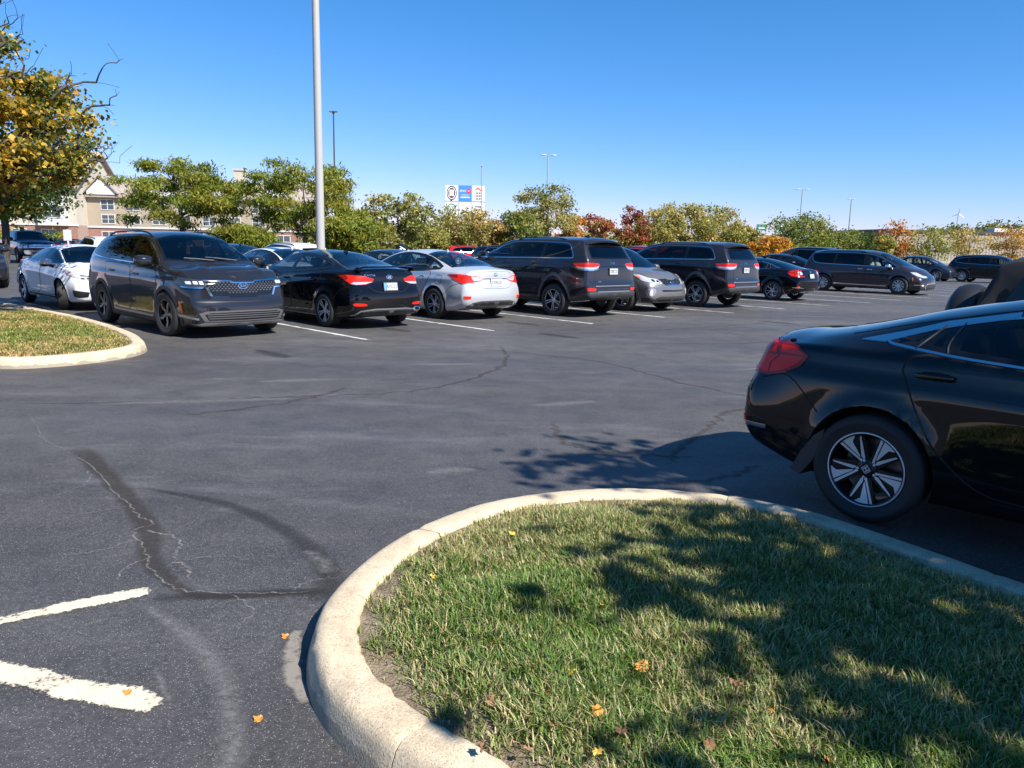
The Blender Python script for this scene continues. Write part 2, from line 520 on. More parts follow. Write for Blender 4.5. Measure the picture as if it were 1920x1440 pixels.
    # -------------------------------------------------------------- projection on the shell
    def cast(s, view, a, b):
        if view == 'L': o, d = Vector((a, 3, b)), Vector((0, -1, 0))
        elif view == 'R': o, d = Vector((a, -3, b)), Vector((0, 1, 0))
        elif view == 'F': o, d = Vector((6, a, b)), Vector((-1, 0, 0))
        elif view == 'B': o, d = Vector((-6, a, b)), Vector((1, 0, 0))
        elif view == 'T': o, d = Vector((a, b, 4)), Vector((0, 0, -1))
        else:
            dv, axs = view; d = Vector((dv[0], dv[1], 0)).normalized(); o = Vector((axs[0]*a, axs[1]*a, b))-d*6
        loc, nor, i, dist = s.bvh.ray_cast(o, d)
        if loc is None: return None
        vs = s.fv[i]
        w = poly_3d_calc([s.vc[k] for k in vs], loc)
        n = Vector((0, 0, 0))
        for k, ww in zip(vs, w): n += s.vn[k]*ww
        if n.length < 1e-6: n = nor
        n.normalize()
        if n.dot(d) > 0: n = -n
        return loc, n

    def oblique(s, ang):
        """view from azimuth ang (deg, 0=front, 90=left, 180=rear); returns view tuple"""
        a = R(ang); d = (-math.cos(a), -math.sin(a)); return (d, (-d[1], d[0]))

    def patch(s, name, poly, view, m, off=.004, grid=.05, border=0, mb=None, parent=None, skirt=.012, rnd=0, step=.03, hole=0, zmin=0, label=None, make=True):
        """a panel that lies on the shell: outline given in a projection; elements may be ('L',x,z)/('F',y,z).. for oblique views"""
        if isinstance(view, tuple):
            P = []
            for p in poly:
                if len(p) == 3 and isinstance(p[0], str):
                    c = s.cast(p[0], p[1], float(s.zm(p[2])))
                    if c is None: continue
                    q = c[0]
                else: q = Vector(p)
                P.append((q.x*view[1][0]+q.y*view[1][1], q.z))
            poly = P
        elif view != 'T': poly = [(p[0], float(s.zm(p[1]))) for p in poly]
        poly = list(poly)
        if rnd: poly = chaikin(poly, rnd)
        poly = resample(poly, step)
        if area(poly) < 0: poly = poly[::-1]
        loops = [poly]
        if border: loops.append(resample(inset(poly, border), step*1.2))
        P = [Vector(p) for L in loops for p in L]; ed = []; o = 0
        for L in loops:
            ed += [(o+i, o+(i+1) % len(L)) for i in range(len(L))]; o += len(L)
        xs = [p[0] for p in poly]; ys = [p[1] for p in poly]
        ip = inset(loops[-1], grid*.45)
        gx = np.arange(min(xs)+grid/2, max(xs), grid); gy = np.arange(min(ys)+grid/2, max(ys), grid)
        if len(gx) and len(gy):
            G = np.array([(x, y) for x in gx for y in gy]); G = G[inpoly(ip, G)]
            P += [Vector(p) for p in G]
        n0 = len(poly)
        v2, e2, f2, ov, oe, of = delaunay_2d_cdt(P, ed, [list(range(n0))], 1, 1e-5)
        V = []; N = []; ok = []
        for p in v2:
            c = s.cast(view, p[0], p[1])
            if c is None: ok.append(False); V.append(Vector((0, 0, 0))); N.append(Vector((0, 0, 1)))
            else: ok.append(True); V.append(c[0]+c[1]*off); N.append(c[1])
        F = []; MI = []
        inner = loops[1] if border else None; cen = []
        for f in f2:
            if not all(ok[i] for i in f): continue
            if (max(V[i].x for i in f)-min(V[i].x for i in f)) > .35: continue
            fn = (V[f[1]]-V[f[0]]).cross(V[f[2]]-V[f[0]])
            if fn.dot(N[f[0]]) < 0: f = f[::-1]
            F.append(tuple(f)); MI.append(0)
            if border: cen.append(((v2[f[0]][0]+v2[f[1]][0]+v2[f[2]][0])/3, (v2[f[0]][1]+v2[f[1]][1]+v2[f[2]][1])/3))
        if border and F: MI = [0 if k else 1 for k in inpoly(inner, cen)]
        if skirt:
            cnt = {}
            for f in F:
                for i in range(len(f)):
                    a, b = f[i], f[(i+1) % len(f)]; cnt[(a, b)] = 1
            bd = [(a, b) for (a, b) in cnt if (b, a) not in cnt]; mp = {}
            for a, b in bd:
                for k in (a, b):
                    if k not in mp: mp[k] = len(V); V.append(V[k]-N[k]*(off+skirt)); N.append(N[k])
                F.append((b, a, mp[a], mp[b])); MI.append(1 if border else 0)
        me = pymesh(name, V, F, MI)
        me.shade_smooth()
        try: me.normals_split_custom_set_from_vertices([tuple(v) for v in N])
        except Exception: pass
        mats = [m] + ([mb or M_FRIT] if border else [])
        ob = link(name, me, parent or s.root, mats)
        if label: ob['label'] = label
        if hole: s.holes.append((view, inset(poly, hole), zmin))
        return ob

    def both(s, name, poly, m, sides='LR', **k):
        return [s.patch(name, poly, v, m, **k) for v in sides]

    # -------------------------------------------------------------- fittings
    def windows(s, dlo, pillars, mats, chrome=M_CHROME, rnd=2, frit=.03, tw=.016, sides='LR', bar=None):
        """dlo outline (x,z); pillars list of (xbottom, xtop, width)"""
        O = chaikin(dlo, rnd)
        if area(O) < 0: O = O[::-1]
        zs = [p[1] for p in O]; z0, z1 = min(zs)-.1, max(zs)+.1
        for v in sides:
            rest = O; cells = []
            ps = sorted(pillars, key=lambda p: p[0])
            lo = None
            for p in ps+[None]:
                c = O
                if lo is not None:
                    a = (lo[0]+lo[2]/2, z0); b = (lo[1]+lo[2]/2, z1); c = clip_half(c, b, a)
                if p is not None:
                    a = (p[0]-p[2]/2, z0); b = (p[1]-p[2]/2, z1); c = clip_half(c, a, b)
                cells.append(c); lo = p
            wins = []
            s.patch('window_pillar', inset(O, -.004), v, M_FRIT, off=.0015, skirt=0, grid=.08) if False else None
            for c, m in zip(cells, mats):
                if len(c) < 3 or abs(area(c)) < .004: continue
                wins.append(s.patch('side_window', c, v, m, off=.003, border=frit, mb=M_FRIT, skirt=.003, hole=frit*.35, step=.035, grid=.07))
            for p in ps:
                a, b = (p[0], z0), (p[1], z1)
                q = clip_half(clip_half(O, (p[0]-p[2]/2-.004, z0), (p[1]-p[2]/2-.004, z1)) and O, (p[1]-p[2]/2-.004, z1), (p[0]-p[2]/2-.004, z0))
                q = clip_half(q, (p[0]+p[2]/2+.004, z0), (p[1]+p[2]/2+.004, z1))
                if len(q) > 2: s.patch('window_pillar', q, v, bar or M_FRIT, off=.005, skirt=.006, grid=.08)
            if chrome is not None:
                s.ring('window_trim', O, v, chrome, tw)

    def ring(s, name, O, v, m, w, off=.006, parent=None):
        """closed trim band just outside an outline"""
        O = resample([(p[0], float(s.zm(p[1]))) for p in O], .03)
        if area(O) < 0: O = O[::-1]
        I = O; X_ = inset(O, -w); n = len(O); V = []; N = []
        for p in list(I)+list(X_):
            c = s.cast(v, p[0], p[1])
            for q in (.002, -.002, .005, -.005):
                if c is None: c = s.cast(v, p[0]+q, p[1]-q*.7)
            if c is None: c = (Vector((0, 0, -9)), Vector((0, 0, 1)))
            V.append(c[0]+c[1]*off); N.append(c[1])
        F = []
        for i in range(n):
            j = (i+1) % n; q = (i, j, n+j, n+i)
            if any(V[k].z < -1 for k in q): continue
            F.append(q)
        for k in range(n): V.append(V[n+k]-N[n+k]*(off+.008)); N.append(N[n+k])
        for i in range(n):
            j = (i+1) % n
            if min(V[n+i].z, V[n+j].z) > -1: F.append((n+i, n+j, 2*n+j, 2*n+i))
        mb = MB(); mb.add(V, F)
        return mb.build(name, m, parent or s.root, smooth=True, sharp=50)

    def line(s, name, pts, w, view, m=None, off=.0025, parent=None, k=6, skirt=.006):
        return s.patch(name, stripe(smoothline(pts, k), w), view, m or M_GAP, off=off, skirt=skirt, grid=9, parent=parent, step=.04)

    def door(s, poly, view, handle=None, hm=None, rnd=1, label=None):
        d = s.patch('door', poly, view, s.paint, off=.003, border=.011, mb=M_GAP, grid=.045, rnd=rnd, step=.035, skirt=.004)
        if handle:
            x, z = handle; c = s.cast(view, x, float(s.zm(z)))
            if c:
                p = c[0]+c[1]*.028; mb = MB()
                mb.rbox(p, (.20, .022, .032), .0095); mb.rbox(c[0]+c[1]*.008+Vector((-.085, 0, 0)), (.03, .04, .026), .006); mb.rbox(c[0]+c[1]*.008+Vector((.085, 0, 0)), (.03, .04, .026), .006)
                mb.build('door_handle', hm or s.paint, d, smooth=True, sharp=50)
        return d

    def wheels(s, style, steer=0):
        S = s.spec
        me_t, me_r, me_d = wheel_meshes(S['R'], S['rim'], S.get('tw', .225), style)
        for wx in (-S['wb']/2, S['wb']/2):
            for sg in (1, -1):
                o = bpy.data.objects.new('wheel', me_r); COL.objects.link(o); o.parent = s.root
                o.location = (wx, sg*(S['track']/2), S['R']); a = 0 if sg > 0 else math.pi
                if wx > 0: a += R(steer)
                rot = Matrix.Rotation(a, 3, 'Z') @ Matrix.Rotation(.35+wx*.9, 3, 'Y')
                o.rotation_euler = rot.to_euler()
                for nm, me in (('tyre', me_t), ('brake_disc', me_d)):
                    c = bpy.data.objects.new(nm, me); COL.objects.link(c); c.parent = o

    def mirror(s, x, z, y, m=None, low=M_BLK, sides=(1, -1), k=1.0):
        z = float(s.zm(z))
        for sg in sides:
            bm = bmesh.new(); bmesh.ops.create_uvsphere(bm, u_segments=20, v_segments=12, radius=1)
            for v in bm.verts:
                c = v.co; e = .62
                c.x, c.y, c.z = [math.copysign(abs(t)**e, t) for t in c]
                c.x = max(c.x, -.35); c.z *= 1-.18*max(0, c.x)
                c.x *= .105*k; c.y *= .125*k; c.z *= .085*k
                c.x -= .25*abs(c.y); 
            for f in bm.faces:
                z_ = f.calc_center_median().z
                f.material_index = 1 if z_ < -.028 else 0
                if f.calc_center_median().x < -.036-.25*abs(f.calc_center_median().y)+.002 and f.normal.x < -.8: f.material_index = 2
            me = bpy.data.meshes.new('mirror'); bm.to_mesh(me); bm.free()
            o = link('mirror', me, s.root, [m or s.paint, low, M_MIRR], smooth=True, sharp=50)
            o.location = (x, sg*(y+.11*k), z)
            mb = MB(); c = s.cast('L' if sg > 0 else 'R', x+.02, z-.10)
            p0 = c[0] if c else Vector((x, sg*y*.9, z-.06))
            mb.tube([(0, -sg*.03, -.05), (p0.x-x+.01, p0.y-sg*(y+.11*k), p0.z-z+.02)], [.028, .034], 8)
            mb.build('mirror_arm', low, o, smooth=True)

    def rails(s, y, x0, x1, m, h=.045, r=.016):
        for sg in (1, -1):
            pts = []
            for i, x in enumerate(np.linspace(x0, x1, 14)):
                c = s.cast('T', x, sg*y)
                k = 0 if i in (0, 13) else (1 if 1 < i < 12 else .75)
                pts.append(c[0]+Vector((0, 0, h*k-.004)))
            MB().tube(pts, r, 8).build('roof_rail', m, s.root, smooth=True, sharp=60)

    def fin(s, x, m=None, k=1.0):
        z = s.cast('T', x, 0)[0].z-.004
        prof = [(-.085*k, 0), (-.085*k, .02), (-.06*k, .065*k), (-.045*k, .062*k), (.02, .028*k), (.085*k, .006), (.09*k, 0)]
        mb = MB(); V = []
        mb.prism(prof, lambda p: (x+p[0], .022*(1-p[1]/(.09*k))+.002, z+p[1]), lambda p: (x+p[0], -.022*(1-p[1]/(.09*k))-.002, z+p[1]))
        mb.build('antenna_fin', m or s.paint, s.root, smooth=True, sharp=40)

    def plate(s, view, z, text, y=0, w=.305, h=.153, blue=False, frame=M_PLAS):
        z = float(s.zm(z)); c = s.cast(view, y, z); sg = -1 if view == 'B' else 1
        nx = c[1].x; tilt = math.asin(max(-1, min(1, c[1].z)))*.6
        M = Matrix.Translation(c[0]+c[1]*.02) @ Matrix.Rotation(-sg*tilt if sg > 0 else tilt, 4, 'Y')
        T = lambda mb: [tuple(M @ Vector(v)) for v in mb.V]
        b = MB(); b.rbox((0, 0, 0), (.012, w, h), .004); b.V = T(b)
        o = b.build('licence_plate', M_PLATE, s.root)
        f = MB()
        for (y0, y1, z0, z1) in ((-w/2-.008, w/2+.008, h/2-.004, h/2+.008), (-w/2-.008, w/2+.008, -h/2-.008, -h/2+.012), (-w/2-.008, -w/2+.005, -h/2, h/2), (w/2-.005, w/2+.008, -h/2, h/2)):
            f.box(-.009, .009, y0, y1, z0, z1)
        f.V = T(f); f.build('plate_frame', frame, o)
        if blue:
            b2 = MB(); yy = (w/2-.07)*(1 if sg < 0 else -1); b2.box(sg*.0065 if sg < 0 else .004, sg*.004 if sg < 0 else .0075, min(yy, yy+.06), max(yy, yy+.06), -h/2+.014, h/2-.006); b2.V = T(b2)
            b2.build('plate_emblem', M_PBLUE, o)
        if text:
            me = text_mesh(text, .082)
            for v in me.vertices:
                x, y_, z_ = v.co; q = M @ Vector((sg*(.0075+z_*.5), sg*(x*1.0-(.025 if blue else 0))*1.0 if sg > 0 else -(x*1.0+(.02 if blue else 0)), y_*1.25)); v.co = q
            link('plate_letters', me, o, M_PTXT)

    def lettering(s, name, text, size, view, a, b, m=M_CHROME, off=.006, sx=1.0, parent=None):
        """flat letters following the shell at projection point (a,b)"""
        b = float(s.zm(b)); me = text_mesh(text, size)
        sg = {'F': 1, 'B': -1, 'L': -1, 'R': 1}[view]
        for v in me.vertices:
            x, y_, z_ = v.co
            c = s.cast(view, a+sg*x*sx, b+y_)
            if c: v.co = c[0]+c[1]*(off+z_)
        return link(name, me, parent or s.root, m)

    def interior(s, seat=M_SEATB, z=None, rows=((-.05, .60), (-.80, .44)), wy=.37, dashx=None, left_drive=True, top=None, floor=True):
        S = s.spec; z = z or S.get('zseat', .42)
        if floor:
            mb = MB(); mb.box(S['floorx'][0], S['floorx'][1], -.62, .62, z-.12, z-.09)
            mb.build('cabin_floor', M_DASH, s.root)
        for x, hb in rows:
            for sg in (1, -1):
                mb = MB(); y = sg*wy
                mb.rbox((x+.22, y, z+.08), (.50, .50, .17), .06)
                rot = Matrix.Rotation(R(-16), 4, 'Y')
                mb.rbox((x-.10, y, z+.08+hb*.5), (.15, .46, hb), .06, rot=rot)
                mb.rbox((x-.20, y, z+.08+hb+.10), (.10, .27, .17), .045, rot=rot)
                mb.tube([(x-.19, y-.05, z+hb), (x-.2, y-.05, z+hb+.12)], .008, 6); mb.tube([(x-.19, y+.05, z+hb), (x-.2, y+.05, z+hb+.12)], .008, 6)
                mb.build('seat', seat, s.root, smooth=True, sharp=45)
        dx = dashx if dashx is not None else S['dashx']
        zc = float(s.zm(pchip(S['zbelt'])(dx)))
        mb = MB(); mb.rbox((dx, 0, zc-.12), (.50, 1.30, .20), .07); mb.rbox((dx-.26, wy, zc-.03), (.18, .36, .10), .04)
        mb.build('dashboard', M_DASH, s.root, smooth=True, sharp=45)
        sw = MB(); N = 20; pts = [(0, .18*math.cos(2*math.pi*k/N), .18*math.sin(2*math.pi*k/N)) for k in range(N+1)]
        sw.tube(pts, .016, 8, cap=False); sw.tube([(0, -.17, 0), (0, .17, 0)], .02, 6); sw.rbox((0, 0, -.02), (.04, .13, .10), .02)
        M = Matrix.Translation((dx-.42, wy, zc-.03)) @ Matrix.Rotation(R(-24), 4, 'Y')
        sw.V = [tuple(M @ Vector(v)) for v in sw.V]
        sw.build('steering_wheel', M_SEATB, s.root, smooth=True)

    def archtrim(s, w=.05, m=M_PLAS, off=.012, zcut=None):
        S = s.spec; zc = float(s.zm(zcut or float(pchip(S['zbot'])(0))+.03))
        for wx in (-S['wb']/2, S['wb']/2):
            Rl = S['R']+.012; a0 = math.asin(max(-1, (zc-Rl)/(s.Ra+w)))
            an = np.linspace(a0, math.pi-a0, 36)
            P = [(wx+(s.Ra+w)*math.cos(a), Rl+(s.Ra+w)*math.sin(a)) for a in an]+[(wx+(s.Ra-.004)*math.cos(a), Rl+(s.Ra-.004)*math.sin(a)) for a in an[::-1]]
            s.both('arch_trim', P, m, off=off, skirt=.03, grid=9, step=.06)

# ------------------------------------------------------------------ wheels
_WM = {}
def wheel_meshes(Rt, rr, w, style):
    key = (Rt, rr, w, style)
    if key in _WM: return _WM[key]
    h = w/2; rb = rr-.008
    prof = [(rb, -h*.86), (rr+.012, -h*.98), (rr+(Rt-rr)*.5, -h*1.04), (Rt-.022, -h*.97), (Rt-.006, -h*.84), (Rt, -h*.62),
            (Rt, -h*.46), (Rt-.007, -h*.44), (Rt-.007, -h*.38), (Rt, -h*.36), (Rt, -h*.06), (Rt-.007, -h*.04), (Rt-.007, h*.04), (Rt, h*.06), (Rt, h*.36), (Rt-.007, h*.38), (Rt-.007, h*.44), (Rt, h*.46),
            (Rt, h*.62), (Rt-.006, h*.84), (Rt-.022, h*.97), (rr+(Rt-rr)*.62, h*1.035), (rr+(Rt-rr)*.58, h*1.05), (rr+(Rt-rr)*.5, h*1.05), (rr+(Rt-rr)*.46, h*1.03), (rr+.012, h*.98), (rb, h*.86)]
    t = MB(); t.lathe(prof, 56, 0, 'y'); 
    me_t = t.mesh('tyre'); me_t.materials.append(M_TYRE); me_t.shade_smooth(); me_t.set_sharp_from_angle(angle=R(35))
    two = style in ('split', 'double', 'far')
    r = MB()                                    # 0 face metal, 1 dark
    r.lathe([(rb, -h*.86), (rb-.012, -h*.8), (rb-.03, -h*.5), (rb-.03, h*.4), (rb-.016, h*.8)], 48, 1, 'y')
    yl = h*.88
    r.lathe([(rb-.018, yl-.03), (rb-.016, yl), (rb-.006, yl+.006), (rb+.006, yl+.002), (rb+.008, yl-.02)], 48, 1, 'y')
    r.lathe([(rb-.008, yl+.0045), (rb-.006, yl+.0075), (rb-.002, yl+.0075), (rb+.0005, yl+.006)], 48, 0, 'y')
    def spoke(P, depth=.03, m=0, dish=.022, y0=None, sm=1):
        yf = lambda p: (y0 if y0 is not None else yl-.004)-dish*(1-min(1, math.hypot(*p)/rb))
        n = len(P); b = len(r.V)
        r.add([(p[0], yf(p), p[1]) for p in P]+[(p[0]*.985, yf(p)-depth, p[1]*.985) for p in P], [tuple(range(n))], m)
        for i in range(n): r.F.append((b+i, b+(i+1) % n, b+n+(i+1) % n, b+n+i)); r.M.append(sm)
    def pol(ra, off, a):
        """point at radius ra, tangential offset off, spoke angle a"""
        c, s_ = math.cos(a), math.sin(a); return (ra*c-off*s_, ra*s_+off*c)
    RR = rb-.012
    hub = MB
    if style == 'split':        # five pairs of slim machined spokes that fan out towards the rim
        k = rb/.222
        for i in range(5):
            a = 2*math.pi*i/5
            q = lambda pts: [pol(x*k, y*k, a) for x, y in pts]
            spoke(q([(.048, -.002), (.207, -.052), (.209, -.036), (.075, .002), (.06, .012)]))           # slim straight arm
            spoke(q([(.075, .006), (.211, -.028), (.210, .055), (.196, .052), (.176, .022), (.09, .012)]))   # broad wedge
            spoke(q([(.055, .018), (.078, .016), (.176, .073), (.181, .086), (.165, .078), (.06, .030)]))    # second arm
            spoke(q([(.03, -.02), (.21, -.06), (.212, .06), (.17, .095), (.03, .04)]), .03, 1, .022, yl-.014, 1)
            a2 = a+.55; r.lathe([(0, 0)], 3, 1, 'y')
            c = pol(.052*k, 0, a+.3); r.tube([(c[0], yl-.045, c[1]), (c[0], yl-.018, c[1])], .008, 8, 0)
        r.lathe([(.0, yl-.012), (.033*k, yl-.013), (.04*k, yl-.018), (.055*k, yl-.022), (.066*k, yl-.045)], 28, 1, 'y')
        # maker's mark: a rounded square with an upright H
        z0 = yl-.0105
        for (x0, x1, y0, y1) in ((-.020, .020, .017, .0205), (-.017, .017, -.0205, -.017), (-.0215, -.018, -.019, .019), (.018, .0215, -.019, .019), (-.013, -.0065, -.014, .014), (.0065, .013, -.014, .014), (-.009, .009, -.003, .003)):
            r.box(x0, x1, z0-.003, z0+.001, y0, y1, 0)
    else:
        if style == 'double':       # five twin spokes
            for i in range(5):
                a = 2*math.pi*i/5
                for sg in (-1, 1):
                    spoke([pol(.045, sg*.004, a), pol(.045, sg*.026, a), pol(RR*.6, sg*.031, a), pol(RR, sg*.045, a), pol(RR, sg*.021, a), pol(RR*.6, sg*.012, a)])
        elif style == 'five':       # five broad spokes, thin slot
            for i in range(5):
                a = 2*math.pi*i/5
                for sg in (-1, 1):
                    spoke([pol(.04, sg*.003, a), pol(.045, sg*.028, a), pol(RR*.6, sg*.03, a), pol(RR, sg*.058, a), pol(RR, sg*.012, a), pol(RR*.6, sg*.004, a)])
        elif style == 'ten':
            for i in range(10):
                a = 2*math.pi*i/10; wd = .016
                spoke([pol(.045, -wd*.8, a), pol(RR*.7, -wd, a), pol(RR, -wd*1.5, a), pol(RR, wd*1.5, a), pol(RR*.7, wd, a), pol(.045, wd*.8, a)])
        elif style == 'star':       # angular blades of an aero wheel
            for i in range(5):
                a = 2*math.pi*i/5
                spoke([pol(.045, -.022, a), pol(RR*.62, -.055, a), pol(RR, -.03, a), pol(RR, .012, a), pol(RR*.7, -.012, a), pol(.06, .018, a)])
                spoke([pol(.05, .02, a), pol(RR*.75, .0, a), pol(RR, .03, a), pol(RR, .06, a), pol(RR*.7, .026, a)], .03, 1, .022, yl-.010)
        elif style == 'aero':       # five pairs with a curved outer blade (far saloon)
            for i in range(5):
                a = 2*math.pi*i/5
                spoke([pol(.045, -.004, a), pol(RR, -.06, a), pol(RR, -.035, a), pol(.06, .012, a)])
                spoke([pol(.05, .012, a), pol(RR*.8, .055, a), pol(RR, .10, a), pol(RR*.99, .065, a), pol(.07, .002, a)])
        r.lathe([(.0, yl-.010), (.028, yl-.011), (.034, yl-.016), (.058, yl-.022), (.066, yl-.05)], 28, 0, 'y')
        for i in range(5):
            c = pol(.05, 0, 2*math.pi*i/5+.6); r.tube([(c[0], yl-.04, c[1]), (c[0], yl-.016, c[1])], .008, 6, 1)
    me_r = r.mesh('wheel')
    face = {'star': M_DALU, 'double_dark': M_DALU}.get(style, M_ALU)
    me_r.materials.append(face); me_r.materials.append(M_GUN if style != 'ten' else M_DALU)
    me_r.shade_smooth(); me_r.set_sharp_from_angle(angle=R(30))
    d = MB(); d.lathe([(.02, -.03), (rr*.72, -.03), (rr*.72, -.055), (.02, -.055)], 32, 0, 'y')
    me_d = d.mesh('brake_disc'); me_d.materials.append(M_DISC)
    _WM[key] = (me_t, me_r, me_d)
    return _WM[key]
# ------------------------------------------------------------------ car shapes
def mkspec(wb, xr, xf, W, Rr, rim, ztop, zbelt, wtop, suv=False, **k):
    w = W/2
    S = dict(wb=wb, xr=xr, xf=xf, R=Rr, rim=rim, track=W-.235, ztop=ztop, zbelt=zbelt, wtop=wtop, wref=w,
        wmax=[(xr, w-.07), (xr+.5, w-.025), (-wb/2, w-.008), (0, w-.015), (wb/2, w-.012), (xf-.45, w-.05), (xf, w-.12)],
        wbelt=[(xr, w-.20), (xr+.5, w-.12), (-wb/2, w-.075), (0, w-.055), (wb/2-.1, w-.075), (wb/2+.45, w-.12), (xf, w-.22)],
        dedge=[(xr, .04), (xr+.7, .05), (-.6, .07), (.3, .07), (wb/2, .05), (xf, .06)],
        zbot=[(xr, .34), (xr+.45, .24), (-wb/2, .20), (wb/2, .19), (xf-.4, .20), (xf, .21)],
        pr=[(.15, .16), (.3, .05), (.45, .0), (.62, 0), (.75, .035), (.95, .06), (1.1, .05)],
        pf=[(.15, .12), (.3, .02), (.45, 0), (.58, .01), (.72, .08), (.9, .2)],
        floorx=(xr+.5, wb/2-.1), dashx=wb/2-.42)
    if suv:
        S['wbelt'] = [(xr, w-.13), (xr+.5, w-.085), (-wb/2, w-.065), (0, w-.055), (wb/2-.1, w-.07), (wb/2+.45, w-.10), (xf, w-.20)]
        S['dedge'] = [(xr, .07), (-.6, .075), (.3, .075), (wb/2, .06), (xf, .07)]
    S.update(k)
    return S

def mirror_half(H):
    """half outline [(x,y>=0)] -> closed symmetric outline"""
    return list(H)+[(x, -y) for x, y in H[::-1] if y > 1e-6]

def msym(pts):
    o = []
    for p in pts:
        if p[0] == 'L': o.append(('R', p[1], p[2]))
        elif p[0] in ('B', 'F'): o.append((p[0], -p[1], p[2]))
    return o

def lamp(c, name, pts, m, ang, sides=(1, -1), **k):
    out = []
    for sg in sides:
        out.append(c.patch(name, pts if sg > 0 else msym(pts), c.oblique(sg*ang), m, **k))
    return out

def bv(c, name, pts, m, view='B', sym=True, **k):
    """panel on the tail or nose: half outline (y,z), mirrored"""
    P = list(pts)+[(-y, z) for y, z in pts[::-1] if y > 1e-6] if sym else pts
    return c.patch(name, P, view, m, **k)

def two(c, name, pts, m, view='B', **k):
    a = c.patch(name, pts, view, m, **k); b = c.patch(name, [(-y, z) for y, z in pts], view, m, **k); return a, b

def studs(c, name, poly, view, dx, dz, sz, m, off=.006, tall=.012, parent=None):
    xs = [p[0] for p in poly]; ys = [p[1] for p in poly]; mb = MB(); row = 0
    for z in np.arange(min(ys)+dz/2, max(ys), dz):
        for y in np.arange(min(xs)+(dx/2 if row % 2 else dx), max(xs), dx):
            if not inpoly(poly, [(y, z)])[0]: continue
            h = c.cast(view, y, z)
            if not h: continue
            n = h[1]; t = n.cross(Vector((0, 0, 1))).normalized(); b = t.cross(n)
            p = h[0]+n*off; a = sz
            V = [p+t*a, p+b*a*.7, p-t*a, p-b*a*.7, p+n*tall]
            mb.add(V, [(0, 1, 4), (1, 2, 4), (2, 3, 4), (3, 0, 4)])
        row += 1
    return mb.build(name, m, parent or c.root)

def bars(c, name, view, y0, y1, zs, h, m, off=.012, parent=None, ends=None):
    o = None
    mb = []
    for i, z in enumerate(zs):
        e = ends[i] if ends else 0
        o = c.patch(name, [(y0+e, z-h/2), (y1-e, z-h/2), (y1-e, z+h/2), (y0+e, z+h/2)], view, m, off=off, skirt=.014, grid=9, step=.06, parent=parent)
    return o

def oval_badge(c, view, y, z, a, b, letters, size, ring=M_CHROME, fill=M_FRIT, slash=False):
    N = 32; P = [(y+a*math.cos(2*math.pi*k/N), z+b*math.sin(2*math.pi*k/N)) for k in range(N)]
    o = c.patch('badge', P, view, ring, off=.012, grid=.02, step=.02)
    if fill: c.patch('badge_field', inset(P, .007), view, fill, off=.0135, grid=.02, step=.02, parent=o, skirt=0)
    if letters: c.lettering('badge_letters', letters, size, view, y, z, ring, off=.0145, parent=o, sx=1.15)
    if slash:                     # slanted letter shape inside the ring
        sg = 1 if view == 'F' else -1
        for pts in ([(-.55, -.75), (-.25, .8)], [(.25, -.8), (.55, .75)], [(-.45, -.12), (.45, .12)]):
            q = [(y+sg*px*a*.8, z+pz*b*.8) for px, pz in pts]
            c.patch('badge_bar', stripe(q, .013), view, ring, off=.015, skirt=.004, grid=9, parent=o)
    return o

def lip(c, x0, x1, w, h):
    mb = MB(); V = []; F = []; n = 23
    for i in range(n):
        y = -w+2*w*i/(n-1); e = 1-(abs(y)/w)**4; dx = .10*(abs(y)/w)**2.5
        za = S_top(c, x1+dx, y); zb = S_top(c, x0+.035+dx, y)
        V += [(x1+dx, y, za-.004), (x0+.05+dx, y, zb+h*e+.002), (x0+.03+dx, y, zb+h*e*.8), (x0+.045+dx, y, zb-.012)]
    for i in range(n-1):
        for j in range(3): F.append((i*4+j, i*4+j+1, i*4+5+j, i*4+4+j))
    mb.add(V, F); return mb.build('spoiler', c.paint, c.root, smooth=True, sharp=40)

